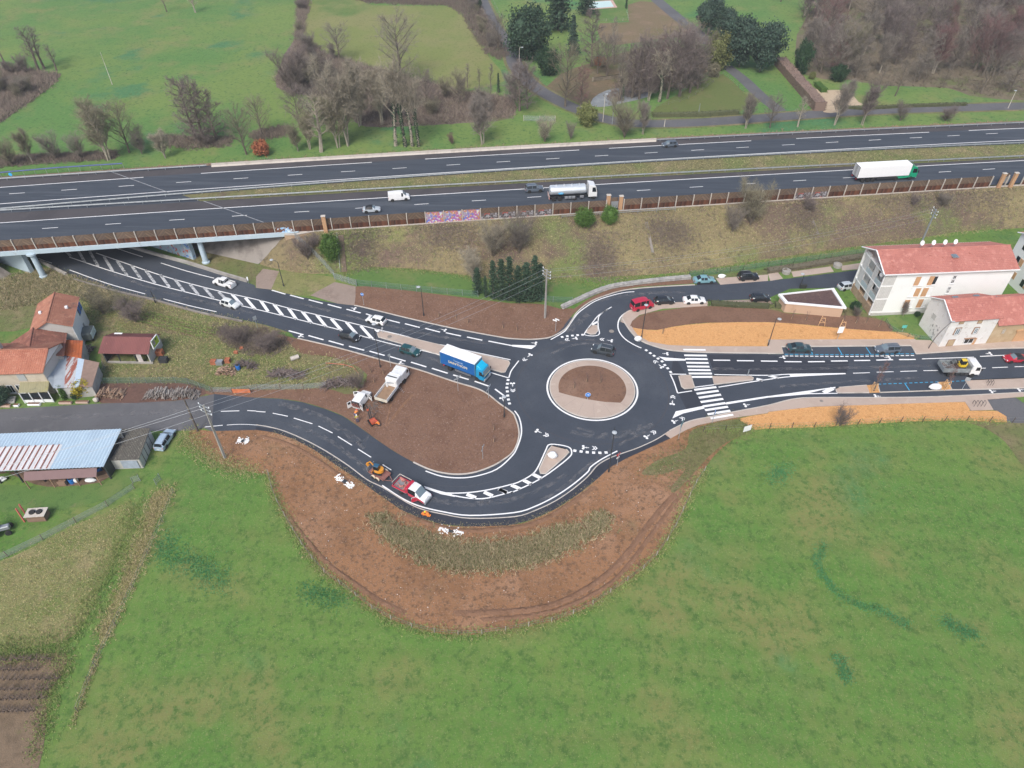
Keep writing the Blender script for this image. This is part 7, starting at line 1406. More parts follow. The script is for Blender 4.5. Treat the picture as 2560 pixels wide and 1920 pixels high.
# ---- masses nobody could count
def scrub(name,label,cat,poly,zf,n,h,mats,stems=5,lean=.7,w=.03,seed=1,kind='stuff',jit=.7):
 rg=random.Random(seed); b=MB()
 for x,y in pick(poly,n,rg):
  x+=rg.gauss(0,jit); y+=rg.gauss(0,jit); z=zf(x,y)if callable(zf)else zf; hh=h*rg.uniform(.5,1.25)
  for _ in range(stems):
   d=Vector((rg.gauss(0,lean),rg.gauss(0,lean),1)).normalized(); p=Vector((x+rg.gauss(0,.15*h+.04),y+rg.gauss(0,.15*h+.04),z)); twig(b,p,d,hh*rg.uniform(.6,1.1),w,rg)
 o=b.build(name,mats,None,fixn=False); tag(o,label,cat,kind=kind); return o
def bz(x,y):
 ok,loc,nr,ix=embank.ray_cast(Vector((x,y,40)),Vector((0,0,-1))); return loc.z-.05 if ok else 0
G_DRY=leafy('dry_blades',[(.42,.34,.18),(.55,.46,.27),(.29,.24,.125),(.27,.27,.10),(.36,.33,.14)],.9); G_GRN=leafy('green_blades',[(.17,.27,.075),(.24,.32,.09),(.32,.35,.13),(.13,.22,.06)],.8); G_BRM=leafy('bramble_stems',[(.19,.145,.125),(.26,.205,.175),(.145,.11,.095),(.32,.265,.21),(.23,.21,.14)],.9); G_SWL=leafy('swale_blades',[(.36,.29,.18),(.50,.41,.27),(.20,.20,.09),(.15,.17,.07)],.9)
crest=[Vector((p.x,p.y,0))for p in along(q_wall,W(B1(500,640)[0],6).x,190,10,-.6)]; toel=[Vector((p.x,p.y,0))for p in toe[3:-1]]
scrub('bank_grass','long dry grass covering the motorway embankment','grass',crest+toel[::-1],bz,20000,.38,G_DRY,3,.8,.045,2,jit=.1)
scrub('bank_herbs','green tufts among the dry grass of the embankment','grass',crest+toel[::-1],bz,9000,.3,G_GRN,3,.9,.045,41,jit=.1)
for lb,px,n in(('reddish bramble patch in the middle of the embankment',B2(1200,500,1500,560,1550,700,1400,760,1230,690,1180,600),1500),('bramble patch below the tanker on the embankment',B2(700,700,900,680,850,900,1000,960,700,1000,640,860),1300),('bramble patch below the bridge pillar on the embankment',B1(800,640,1050,620,1000,800,870,860,780,760),900),('bramble strip under the graffiti panels',B1(1450,560,1900,540,1850,760,1500,720),1400),('bramble patch at the right end of the embankment',B3(900,330,2000,280,2100,350,1300,440,1000,420),2200),('bramble patch above the shelter on the embankment',B3(150,380,430,350,420,560,300,640,200,560),1000)):
 P=[hit_bank(p)for p in px]; scrub('brambles',lb,'brambles',P,bz,int(n*2.0),.5,G_BRM,5,1.2,.04,n,jit=1.5)
scrub('ditch_grass','tall tan grass in the curved ditch of the earthworks','grass',smooth(G(K(1000,450,1080,445,1180,500,1300,560,1500,620,1700,690)+L(300,685,500,620,700,560,880,530,1000,440,1070,440,1120,500,1060,580,900,660,750,740,560,820,350,890,100,910)+K(2000,910,1700,905,1500,860,1380,790,1200,690,1040,520)),2,True),0,5200,.75,G_SWL,6,.65,.05,8)
scrub('dry_grass_tufts','flattened dry grass strip along the meadow fence','grass',G(M0(1060,90,1200,50,1130,200,1060,330,1040,420,1000,520,960,610,920,700,850,830,800,950,770,1040,720,1130,690,1030,760,900,800,790,860,640,920,480,980,330,1030,180)),0,2000,.42,G_DRY,4,1.0,.04,9)
scrub('field_grass','rough yellow grass of the lower left field','grass',G(M0(0,560,250,450,500,320,720,230,880,170,925,190,900,300,820,480,760,620,700,720,640,880,580,980,470,1100,200,1150,0,1140)),0,4500,.24,G_DRY,3,1.0,.035,10)
scrub('verge_grass','tangled grass and brambles between hamlet and road','grass',smooth(G(B0(60,1080,360,930,600,1005,1000,1133,1300,1200,1700,1308,2212,1412)+C1(100,180,280,210,400,290,700,330,900,400,600,560,300,590)+C0(1830,590,1600,530,950,530,900,380,1400,380,1420,120,900,60)),2,True),0,9000,.38,G_DRY,3,.9,.04,12)
scrub('verge_herbs','green tufts between hamlet and road','grass',smooth(G(B0(60,1080,360,930,600,1005,1000,1133,1300,1200,1700,1308,2212,1412)+C1(100,180,280,210,400,290,700,330,900,400,600,560,300,590)+C0(1830,590,1600,530,950,530,900,380,1400,380,1420,120,900,60)),2,True),0,5000,.25,G_GRN,3,.9,.04,13)
scrub('verge_brambles','purple brambles on the bank left of the hatched road','brambles',G(C0(1850,60,2212,80)+C1(180,120,270,200,200,280,0,300)+C0(2100,260,1950,190)),0,1600,.8,G_BRM,8,1.0,.035,14)
scrub('thicket','scrub between hamlet and embankment foot at the left','scrub',G(B0(0,1040,130,1000,400,960,620,1010,900,1110,1000,1180,950,1290,700,1190,640,1160,430,1150,250,1250,0,1300)),0,2600,.8,G_SWL,7,.9,.045,15)
scrub('scrub_hedge','dark purple-brown scrub strip across the upper middle','scrub',G(A1(340,330,420,340,620,470,850,540,1150,620,1450,700,1800,790,2212,850,2212,1010,1850,1050,1400,1080,1100,1090,860,1050,700,880,480,820,260,790,170,680,330,480),ZF),ZF,9000,1.7,G_BRM,8,.8,.05,16)
scrub('scrub_hedge','tall brown hedgerow beside the lane at the top','scrub',G(A1(800,-20,1000,30,1400,45,1650,50,1780,110,1900,330,2000,470,2100,520,2180,480,2050,250,1920,40,1880,-40),ZF),ZF,4500,1.6,G_BRM,8,.8,.05,17)
scrub('scrub_hedge','thin dark hedge dividing the two upper fields','scrub',G(A1(370,-20,445,-20,440,80,400,200,385,330,350,330,375,180),ZF),ZF,1300,1.6,G_BRM,8,.7,.05,18)
scrub('scrub_mound','brown and grey scrub mound at the left edge','scrub',G(A0(-300,560,0,590,250,600,400,640,520,640,440,740,300,850,150,950,0,1060,-300,1150),ZF),ZF,4200,2.0,G_BRM,8,.8,.055,19)
scrub('roadside_scrub','low brambles behind the far motorway barrier at the left','scrub',G(A0(-200,1480,0,1440,500,1400,1000,1370,1000,1310,700,1330,300,1340,0,1360),ZF),ZF,2600,.9,G_BRM,7,.9,.05,20)
scrub('meadow_edge_scrub','reddish brambles under the alder clump','scrub',G(A0(1400,1170,1700,1190,2000,1190,2000,1260,1650,1290,1450,1270),ZF),ZF,900,1.2,G_BRM,7,.8,.05,31)
scrub('meadow_edge_scrub','brambles between the rust bush and the scrub hedge','scrub',G(A1(-60,1150,260,1090,270,1170,0,1210),ZF),ZF,700,1.1,G_BRM,7,.8,.05,32)
scrub('wood_floor_scrub','brown undergrowth of the wood at the upper right','scrub',wood,ZF,8000,1.5,leafy('undergrowth',[(.18,.145,.11),(.25,.205,.16),(.14,.13,.08),(.30,.26,.20)],.9),7,.8,.055,21)
scrub('pond_scrub','brown undergrowth around the pond trees','scrub',G(A2(820,900,1100,820,1600,740,1680,640,1560,560,1100,560,900,700),ZF),ZF,2500,1.2,G_BRM,7,.8,.05,22)
scrub('barrier_fringe','pinkish dry weeds along the far barrier','grass',[Vector((p.x,p.y,0))for p in along(q_bar,-100,190,12,.8)]+[Vector((p.x,p.y,0))for p in along(q_bar,-100,190,12,2.6)][::-1],ZF,5000,.7,leafy('pink_weeds',[(.30,.19,.14),(.38,.26,.19),(.22,.15,.10)],.9),4,.8,.04,23)
scrub('median_weeds','dry weeds on the motorway median','grass',[Vector((p.x,p.y,0))for p in along(q_nearR,-60,190,12,.6)]+[Vector((p.x,p.y,0))for p in along(q_farR,-60,190,12,-.4)][::-1],ZM+.02,6000,.3,G_DRY,3,.9,.035,24,jit=.15)
scrub('mulch_chips','loose orange wood chips on the north planting bed','mulch',smooth(G(B2(1020,1442,1100,1458,1250,1470,1400,1440,1700,1408,2212,1402)+B3(300,1422,600,1452,1000,1482,1200,1495,1262,1553,0,1558)+C2(2212,232,1600,230,1350,220,1180,190,1080,130,1030,55)),2,True),.03,9000,.2,leafy('chips',[(.66,.36,.14),(.52,.26,.09),(.78,.48,.22),(.36,.17,.06)],.8),1,3.0,.04,25,jit=.05)
scrub('mulch_chips','loose orange wood chips on the south planting bed','mulch',smooth(G(C2(1965,850,2212,808)+C3(0,1074,400,1029,1000,1009,1700,987,1740,1062,1980,1062,2065,1160,1700,1145,1200,1155,700,1185,400,1205,0,1215)+C2(2100,948,2030,900)),2,True),.03,7000,.2,MATS['chips'],1,3.0,.04,26,jit=.05)
# hedges as clipped bodies
def hedge(label,pts,w,h,z,mat,seed,cat='hedge',n=None):
 rg=random.Random(seed); t=thing('hedge',label,cat,(0,0,0)); P=resample(pts,max(3,int(sum((a-c).length for a,c in zip(pts,pts[1:]))/1.2)))
 a_,b_=offset(P,w/2),offset(P,-w/2); core=MB(); core.loft([[(p.x,p.y,z),(p.x,p.y,z+h*.85*rg.uniform(.9,1.05)),(q.x,q.y,z+h*.85*rg.uniform(.9,1.05)),(q.x,q.y,z)]for p,q in zip(a_,b_)],caps=True); core.build('body',mat,t,fixn=False)
 lv=MB()
 for _ in range(n or len(P)*60):
  i=rg.randrange(len(P)); f=rg.uniform(-.5,.5); zz=h*rg.uniform(.1,1.0); d=P[min(i+1,len(P)-1)]-P[max(i-1,0)]; d.normalize(); s=Vector((-d.y,d.x,0)); e=rg.choice((-1,1))*w*.5 if zz<h*.85 else f*w
  leaf(lv,Vector((P[i].x,P[i].y,z+zz))+s*e+d*rg.uniform(-.7,.7)+rdir(rg,.08),.16,rg)
 o=lv.build('foliage',mat,t,fixn=False); o['kind']='stuff'; return t
hedge('tall brown clipped hedge beside the sandy drive',G(A3(95,560,440,960),ZF),3.2,3.0,ZF,leafy('brown_hedge',[(.16,.105,.085),(.21,.15,.12),(.11,.075,.06)],.9),1)
hedge('small bright green clipped hedge at the sandy drive',G(A3(420,740,480,800),ZF),1.8,1.4,ZF,L_BRIGHT,2); hedge('low dark hedge along the lawn of the right-hand lane',G(A2(1220,1010,1600,1005,1950,985),ZF),1.2,1.3,ZF,leafy('dark_hedge',[(.07,.085,.04),(.11,.12,.06),(.05,.05,.03)],.9),3); hedge('olive hedge right of the sandy drive along the lane',G(A3(640,935,820,945,1200,925,1700,910),ZF),1.0,.9,ZF,MATS['dark_hedge'],4)
hedge('shrub border in front of the flat roof shelter',G(B3(60,1265,350,1290,640,1300)),1.4,.9,0,MATS['dark_hedge'],5); hedge('shrub border along the parking wall of the side street',G(B2(1720,1245,1950,1262,2212,1270)),1.3,.7,0,MATS['dark_hedge'],6)
hedge('dark hedge along the fence behind the parking bays',G(B3(0,965,300,925,560,880,860,835)),1.4,.8,0,leafy('brown_green_hedge',[(.10,.085,.065),(.14,.12,.085),(.07,.075,.04)],.9),7)
# ------------------------------------------------------------------ street furniture, fences, small things
sheet('junction_apron',ring(21.0),.001,m_asph)
m_post=plain('dark_lamp_post',(.05,.052,.055),.5,.3); m_lampg=plain('lamp_head_grey',(.42,.45,.47),.4)
def lamp(label,base,top,z=0.0,arm=(-1.0,0),m=None,head=True,cat='street lamp',name='street_lamp',hmin=None):
 B=W(base,z); h=rise(base,top[1],z); m=m or m_post; t=thing(name,label,cat,B)
 MB().lathe([(.14,0),(.14,.6),(.09,.7),(.06,h)],n=8).build('pole',m,t,True)
 if head:
  e=Vector((arm[0],arm[1],h+.25)); MB().path([Vector((0,0,h-.05)),Vector((arm[0]*.5,arm[1]*.5,h+.2)),e],.045,5).build('arm',m,t)
  o=MB().lathe([(.05,-.08),(.36,-.06),(.38,.0),(.2,.09),(.04,.11)],n=12).build('lamp_head',m_lampg,t,True); o.location=e
 return t
lamp('dark street lamp on the verge right of the pickup',B1(240,1090)[0],B1(208,880)[0],arm=(-1.3,.4)); lamp('dark street lamp on the bare soil above the white hatchback',B1(1450,1345)[0],B1(1415,1110)[0],arm=(-.5,.2)); lamp('dark street lamp behind the white works truck',C1(1075,408)[0],C1(1055,80)[0],arm=(-.2,1.2)); lamp('short dark lamp at the soil tip near the roundabout',C1(2145,838)[0],C1(2150,690)[0],arm=(0,.5))
lamp('dark street lamp on the path below the roundabout',C2(835,1312)[0],C2(828,930)[0],arm=(-.2,-1.2)); lamp('dark street lamp in the mulch beside the red van',B2(1118,1540)[0],B2(1143,1245)[0],arm=(-.2,-.6)); lamp('dark street lamp on the mulch bed left of the parked green saloon',C3(0,498)[0],C3(92,265)[0],arm=(.4,-.4))
lamp('white lamp post by the lane at the top beside the yew',A2(62,595)[0],A2(68,415)[0],ZF,(.9,0),m_kerb); lamp('tall grey lamp by the pond at the lane bend',A2(785,1050)[0],A2(803,820)[0],ZF,(.4,0),m_kerb); lamp('grey lamp at the far right beside the wood',A3(2073,935)[0],A3(2112,790)[0],ZF,(-.2,0),m_kerb)
for lb,p,q in(('left bare utility pole by the lane bend',A2(865,1075),A2(885,885)),('short white marker post beside the lane',A2(1315,1095),A2(1322,1030)),('thin pole at the hedge of the olive lawn',A2(1608,1000),A2(1620,895)),('white flag pole in the far left meadow',A0(970,730),A0(885,450))):lamp(lb,p[0],q[0],ZF,head=False,m=m_kerb if 'white' in lb else m_grey,cat='pole',name='utility_pole')
lamp('grey roadside post left of the older white hatchback',B0(1345,1235)[0],B0(1320,1130)[0],head=False,cat='pole',name='utility_pole')
B_=W(C3(1385,525)[0]); t=thing('street_lamp','tall curved street lamp before the white stone house','street lamp',B_); h_=rise(C3(1385,525)[0],C3(1540,290)[0][1])
MB().path([Vector((k*k*.028,0,h_*(k/8)**.92))for k in range(9)],[.10,.09,.085,.08,.075,.07,.06,.05,.05],7).build('pole',plain('bronze_post',(.13,.11,.10),.5),t); o=MB().bevbox((2.0,0,h_+.02),(.7,.28,.14),.05).build('lamp_head',m_lampg,t)
t=lamp('dark wayfinding mast on the side street beside the shelter',B3(275,1105)[0],B3(200,985)[0],arm=(-.5,-.3))
MB().bevbox((.6,0,.5),(1.4,.6,1.0),.05).build('cabinet',m_dark,t)
# power poles and wires
def power_pole(label,base,top,rz,m,arms=3,conc=True):
 B=W(base); h=rise(base,top[1]); t=thing('power_pole',label,'power pole',B,rz); b=MB(); b.box((0,0,h/2),(.38 if conc else.26,.26,h),taper=.62); b.build('pole',m,t); tips=[]
 for k in range(arms):
  z=h-.25-.7*k; MB().box((0,.0,z),(.10,2.2+.2*(k==1),.10)).build('cross_arm',m_galv,t)
  for s in(-1,1):MB().lathe([(.05,0),(.09,.06),(.05,.14),(.09,.2),(.04,.28)],(0,s*1.05,z+.04),8).build('insulator',m_lamp,t)
  tips.append(B+Matrix.Rotation(rz,3,'Z')@Vector((0,-.95 if k!=1 else 1.05,z+.32)))
 return B,h,tips
_,_,t1=power_pole('pale concrete power pole standing on the earthworks at the left',C0(1945,1193)[0],C0(1768,735)[0],R(62),m_conc); _,_,t2=power_pole('pale concrete power pole beside the dark cypresses',B2(285,1365)[0],B2(297,945)[0],R(40),m_conc)
power_pole('dark timber pole at the edge of the old lane',C0(1710,962)[0],C0(1598,690)[0],R(0),earth('tarred_wood',[(.12,.10,.085),(.30,.27,.23,.6,.6,.7,5)],bump=.2),0,False)
Bp=W(B3(1318,690)[0]); Bp2,_,t3=power_pole('weathered power pole behind the apartment roof',B3(1290,790)[0],B3(1408,425)[0],R(0),m_grey)
def wire(a,b,sag,i):
 P=[a.lerp(b,k/14)-Vector((0,0,sag*4*(k/14)*(1-k/14)))for k in range(15)]; return P
wr_t=thing('power_line','three thin power cables strung between the concrete poles','power line',(0,0,0))
for i in range(3):
 MB().path(wire(t1[i],t2[i],1.6,i),.022,4).build('cable',m_grey,wr_t); MB().path(wire(t1[i],Vector((-118+i,48-i*1.5,10.5)),1.5,i),.022,4).build('cable',m_grey,wr_t); MB().path(wire(t2[i],t3[i],2.0,i),.018,4).build('cable',m_grey,wr_t)
 # signs
m_sblue=plain('sign_blue',(.02,.20,.62),.4); m_sback=plain('sign_back',(.45,.50,.53),.4,.4); m_sred=plain('sign_red',(.55,.03,.03),.5)
def sign(label,base,top,kind,rz=0.0,size=.35,m=None,panel=(.9,.3)):
 B=W(base); h=max(1.6,rise(base,top[1])); t=thing('road_sign',label,'sign',B,rz); MB().tube((0,.05,0),(0,.05,h),.04).build('post',m_sback,t); z=h-size
 if kind=='disc':
  MB().lathe([(size,-.02),(size,.02)],(0,0,z),18,'Y').build('plate',m_sblue,t); MB().lathe([(size*1.1,.0),(size*1.1,.015)],(0,.012,z),18,'Y').build('rim',m_whitep,t); MB().add([(-size*.5,-.03,z-.05),(size*.3,-.03,z-.05),(size*.3,-.03,z+.05),(-size*.5,-.03,z+.05)],[(0,1,2,3)]).build('arrow_shaft',m_whitep,t); MB().add([(size*.2,-.03,z-.18),(size*.65,-.03,z),(size*.2,-.03,z+.18)],[(0,1,2)]).build('arrow_head',m_whitep,t)
 elif kind=='square':MB().bevbox((0,0,z),(size*2,.04,size*2),.01).build('plate',m or m_sblue,t); MB().add([(-size*.6,-.03,z-size*.5),(size*.6,-.03,z-size*.5),(0,-.03,z+size*.6)],[(0,1,2)]).build('triangle',m_whitep,t)
 elif kind=='tri':
  for s,mm,y in((size*1.25,m_sred,0),(size*.85,m_whitep,-.02)):MB().add([(-s,y-.01,z+s*.6),(s,y-.01,z+s*.6),(0,y-.01,z-s*1.1),(-s,y+.01,z+s*.6),(s,y+.01,z+s*.6),(0,y+.01,z-s*1.1)],[(0,2,1),(3,4,5),(0,1,4,3),(1,2,5,4),(2,0,3,5)]).build('triangle',mm,t)
  MB().bevbox((0,0,z-size*1.6),(.7,.03,.3),.01).build('plate',m_whitep,t)
 elif kind=='arrows':
  for k in range(2):MB().bevbox((.25*(-1)**k,0,h-.2-.4*k),(panel[0],.04,panel[1]),.01).build('direction_blade',m or m_sback,t)
 elif kind=='panel':MB().bevbox((0,0,h-panel[1]/2),(panel[0],.05,panel[1]),.02).build('panel',m or m_sback,t)
 return t
sign('blue round arrow sign on the central island',C2(652,692)[0],C2(655,630)[0],'disc',0,.45); sign('blue round sign on the bare soil by the gravel bay',B1(932,1252)[0],B1(922,1150)[0],'disc',R(-10),.32); sign('direction sign at the soil tip facing the lorry',C1(1748,617)[0],C1(1742,485)[0],'arrows',R(30),m=m_sback); sign('small grey direction post right of the lorry',C1(2012,675)[0],C1(2003,570)[0],'arrows',R(60)); sign('grey direction post at the lower soil edge',C1(1963,1198)[0],C1(1966,1090)[0],'arrows',R(70),panel=(.7,.25)); sign('red and white give-way sign on the lower path',C2(905,1258)[0],C2(912,1150)[0],'tri',R(-140),.4)
sign('large dark direction panel at the end of the south pavement',C2(1440,1030)[0],C2(1475,868)[0],'panel',R(62),m=plain('panel_blue_grey',(.20,.36,.42),.5),panel=(1.7,1.3)); sign('blue square crossing sign on the south pavement',C2(1730,892)[0],C2(1747,782)[0],'square',R(75),.38); sign('small crossing sign on the right splitter island',C2(2032,492)[0],C2(2033,450)[0],'square',R(80),.3,m_sback); sign('white direction post by the concrete power pole',B2(375,1482)[0],B2(380,1368)[0],'arrows',R(-30),m=m_whitep); sign('white road sign on the verge by the road bend',C1(18,82)[0],B0(2200,1350)[0],'panel',R(40),m=m_sback,panel=(.7,.9)); sign('grey sign post behind the street lamp and soil',C1(1165,405)[0],C1(1150,295)[0],'panel',R(30),panel=(.5,.5)); sign('teal notice board beside the mulch tip',C3(1160,378)[0],C3(1172,340)[0],'panel',R(0),m=plain('teal_board',(.10,.48,.42),.5),panel=(.9,.7))
sign('white information panel standing on the orange mulch',C3(598,445)[0],C3(625,335)[0],'panel',R(5),m=m_whitep,panel=(1.1,1.5)); sign('pale parking sign at the bay before the tipper lorry',C3(1675,880)[0],C3(1735,775)[0],'panel',R(-20),panel=(.8,.7)); sign('small white sign on the left splitter island',C1(1098,118)[0],C1(1095,88)[0],'panel',R(60),m=m_whitep,panel=(.4,.5)); sign('white panel at the corner of meadow and orange mulch',C2(2025,970)[0],C2(2060,925)[0],'panel',R(20),m=m_whitep,panel=(1.5,1.3))
t=sign('white number panel on the pickup verge',B0(2150,1068)[0],B0(2152,1010)[0],'panel',R(10),m=m_whitep,panel=(.3,.9))
# white wrapped bags and stones
def lump(name,label,cat,px,s,m,seed,z=0.0,sc=(1,1,1)):
 rg=random.Random(seed); p=W(px,z); b=MB(); rows=[]
 for i in range(6):
  th=math.pi*(i+.05)/5.1; rows.append([(s*sc[0]*math.sin(th)*math.cos(k*.7854)*rg.uniform(.8,1.15),s*sc[1]*math.sin(th)*math.sin(k*.7854)*rg.uniform(.8,1.15),s*sc[2]*(math.cos(th)*.9+.75))for k in range(8)])
 b.loft(rows,caps=True); o=b.build(name,m,None,True,50); o.location=p; tag(o,label,cat); return o
m_bag=earth('white_wrapping',[(.78,.79,.79),(.62,.64,.65,1.6,.56,.7,5)],bump=.4)
lump('wrapped_sign','white wrapped road sign standing on the south splitter island','wrapped sign',C2(350,1190)[0],.85,m_bag,1,.13,(.95,.6,1)); lump('bulk_bag','white bulk bag on the pavement curve beside the red van','bag',B2(1088,1562)[0],.75,m_bag,2,.13,(1,.7,.9)); lump('bulk_bag','white covered heap beside the right tree pit','bag',C3(1440,870)[0],.95,m_bag,3,.02,(1.2,.8,.7)); lump('bulk_bag','white bag at the fence behind the parked cars','bag',B2(1808,1018)[0],.8,m_bag,4,.02,(1.1,.6,.7)); lump('stone_block','pale stone block at the corner of the wood yard','block',C0(838,705)[0],.55,m_kerb,5,0,(1,.8,1))
# white stone outlets with a dark grate
stm=leafy('white_stones',[(.72,.72,.70),(.82,.82,.80),(.60,.60,.58)],.8)
def outlet(label,a,c,seed):
 rg=random.Random(seed); A_,C_=W(a),W(c); t=thing('drain_outlet',label,'drain',(A_+C_)/2); d=C_-A_; n=Vector((-d.y,d.x,0)).normalized(); b=MB()
 for k in range(130):
  u=rg.uniform(-.5,.5)
  if abs(u)<.09:continue
  p=d*u+n*rg.gauss(0,.30); s=rg.uniform(.10,.22); b.bevbox((p.x,p.y,s*.3),(s*1.3,s,s*.8),s*.25,rg.uniform(0,3))
 o=b.build('stones',stm,t); o['kind']='stuff'; MB().bevbox((0,0,.06),(.7,.7,.12),.03,math.atan2(d.y,d.x)).build('grate',m_dark,t)
outlet('white stone drain outlet below the mini excavator trailer',K(690,110)[0],K(845,195)[0],1); outlet('white stone drain outlet below the south bend',K(1580,560)[0],K(1790,595)[0],2); outlet('small white stone patch near the concrete power pole',C0(2055,1040)[0],C0(2150,1048)[0],3)
# timber frames and staked saplings
def timber_frame(label,px,rz=0.0,h=1.9,tree_h=0):
 p=W(px); t=thing('tree_frame',label,'tree frame',p,rz); V=[Vector((.75*math.cos(a),.75*math.sin(a),0))for a in(1.57,3.67,5.76)]
 for v in V:MB().tube(v,v*.55+Vector((0,0,h)),.05,.05,4).build('stake',m_frame,t)
 for z in(.75,1.7):
  for i in range(3):a,c=V[i]*(1-.45*z/h),V[(i+1)%3]*(1-.45*z/h); MB().tube(a+Vector((0,0,z)),c+Vector((0,0,z)),.045,.045,4).build('rail',m_frame,t)
timber_frame('timber frame standing left on the north mulch bed',C3(455,318)[0]); timber_frame('timber frame behind the white information panel',C3(630,352)[0]); timber_frame('timber frame in the left tree pit',C3(905,890)[0],.3); timber_frame('timber frame in the right tree pit',C3(1530,868)[0],.5)
px_=C3(912,885)[0]; tree('slim1','young bare tree in the left tree pit',px_,C3(985,650)[0][1],.1,.8,T_PINK); tree('slim1','young bare tree in the right tree pit',C3(1535,865)[0],C3(1600,690)[0][1],.1,.8,T_PINK)
stake_me=MB().tube((0,0,0),(.12,0,1.15),.045,.045,5).mesh('stake',m_wood); sap=bare_tree(200,3.0,.25,9,.8,3,4,.5,spread=.14); sap_me=sap[1].mesh('twigs',T_PINK,fixn=False); sap_st=sap[0].mesh('stem',BARK,fixn=False)
def sapling(label,px,group,z=0.0,s=.20):
 p=W(px,z); t=thing('staked_sapling',label,'sapling',p,trg.uniform(-.5,.5),group); inst('stake',stake_me,t);
 for me,nm in((sap_st,'stem'),(sap_me,'twigs')):o=inst(nm,me,t,(.15,0,0)); o.scale=(s,s,s)
for i,(tl,x,y)in enumerate([(B1,1575,1355),(B1,1722,1368),(B1,1828,1405),(B1,2130,1455),(B2,40,1475)]):sapling(['first','second','third','fourth','fifth'][i]+' staked sapling from the left on the upper bare soil',tl(x,y)[0],'staked saplings on the upper soil')
for lb,tl,x,y in(('staked sapling left behind the works truck',C1,990,455),('staked sapling just behind the works truck box',C1,1098,470),('staked sapling beside the fallen bush',C1,1018,540),('staked sapling above the open white van',C1,875,612),('staked sapling at the right soil edge, upper',C1,2050,950),('staked sapling at the right soil edge, lower',C1,2050,1055),('small staked sapling in the mulch beside the lamp',B2,1297,1500)):sapling(lb,tl(x,y)[0],'staked saplings')
for lb,x,y in(('left staked sapling on the central island',532,588),('middle staked sapling on the central island',640,535),('right staked sapling on the central island',760,540)):sapling(lb,C2(x,y)[0],'saplings on the central island',.3,.26)
for i,(x,y)in enumerate([(200,1375),(320,1385),(640,1395),(755,1410),(840,1405),(955,1440)]):sapling(['first','second','third','fourth','fifth','sixth'][i]+' young shrub from the left on the soil above the orange mulch',B3(x,y)[0],'young shrubs above the mulch',0,.24)
# fences
m_net=None
def net_mat(name,c,al):
 if name in MATS:return MATS[name]
 m,t,b=_nodes(name); b.inputs['Base Color'].default_value=(*c,1); b.inputs['Alpha'].default_value=al; b.inputs['Roughness'].default_value=.7; MATS[name]=m; return m
def fence(label,pts,h,step,net=None,m=m_grey,r=.05,wires=2,group=None,cat='fence',name='wire_fence',z=0.0):
 P=resample(pts,max(2,int(sum((a-c).length for a,c in zip(pts,pts[1:]))/step)+1)); t=thing(name,label,cat,(0,0,0),0,group); me=MB().tube((0,0,-.1),(0,0,h),r,r,5).mesh('post',m); rg=random.Random(len(P))
 for p in P:o=inst('post',me,t,(p.x,p.y,p.z)); o.rotation_euler=(rg.uniform(-.06,.06),rg.uniform(-.06,.06),0)
 for k in range(wires):zz=h*(k+1)/(wires+.15); MB().path([Vector((p.x,p.y,p.z+zz))for p in P],.012,3).build('wire',m_grey,t)
 if net:MB().loft([[(p.x,p.y,p.z+.05),(p.x,p.y,p.z+h*.96)]for p in P],closed=False).build('mesh_panel',net,t,fixn=False)
 return t
gm=net_mat('green_mesh',(.10,.22,.17),.30); sm_=net_mat('galvanised_mesh',(.36,.40,.42),.30)
wp_=leafy('fence_wood',[(.16,.13,.10),(.22,.19,.15),(.11,.09,.07)],.9)
bnd=smooth(G(K(110,90,150,250,230,420,330,590,440,760,600,950,800,1090,1000,1250,1200,1360,1450,1440,1700,1475,1900,1475,2130,1450)+L(250,1430,550,1380,800,1300,1000,1200,1200,1060,1400,920,1550,760,1680,560,1780,350,1850,200,1940,60)),3)
fence('wire fence on pale posts around the outer edge of the earthworks',bnd,1.1,3.0,m=leafy('pale_posts',[(.34,.31,.27),(.44,.41,.36)],.9),r=.05)
fence('dark-posted fence along the foot of the south mulch bed',G(C3(-560,1240,0,1215,400,1205,700,1185,1200,1157,1700,1148,2065,1164,2212,1168,2500,1172)),1.3,3.6,m=leafy('dark_posts',[(.07,.055,.045),(.11,.085,.07)],.9),r=.06)
fence('old mesh fence crossing the lower left field',G(M0(-200,640,0,555,250,440,500,310,700,200,850,140,930,60)),1.3,4.2,sm_,wp_,.06)
fence('leaning wire fence down the left side of the big meadow',G(M0(1205,90,1185,130,1105,360,1060,430,990,600,920,760,830,950,700,1210,640,1350,590,1480,540,1600)),1.2,5.5,None,wp_,.055)
fence('chain-link fence climbing from the steps to the bridge end',[hit_bank(p)for p in B1(340,680,470,790,580,900)]+G(B1(680,1015)),1.8,2.6,sm_,m_galv,.04)
fence('green mesh fence along the foot of the embankment',G(B1(872,1085,1300,1130,1700,1165,1920,1185)),1.6,3.0,gm,m_galv,.04); fence('green mesh fence between cypresses and stone wall',G(B2(190,1210,400,1235,520,1235)),1.5,3.0,gm,m_galv,.04)
t=fence('wide galvanised gate between gravel bay and embankment',G(B1(680,1030,870,1090)),1.7,1.9,sm_,m_galv,.06,3,name='field_gate',cat='gate')
fence('green mesh fence along the wood yard',G(C0(895,550,1100,548,1350,548,1600,545,1760,600,1830,628)),1.5,2.5,gm,m_grey,.04); fence('old wire fence between yard and works site',G(C0(1840,625,2160,628)+C1(0,600,180,600,420,598,610,580)),1.3,4.0,sm_,wp_,.08); fence('green screen fence from lean-to to barn',G(C0(860,520,930,370)),1.7,1.5,gm,m_grey,.04)
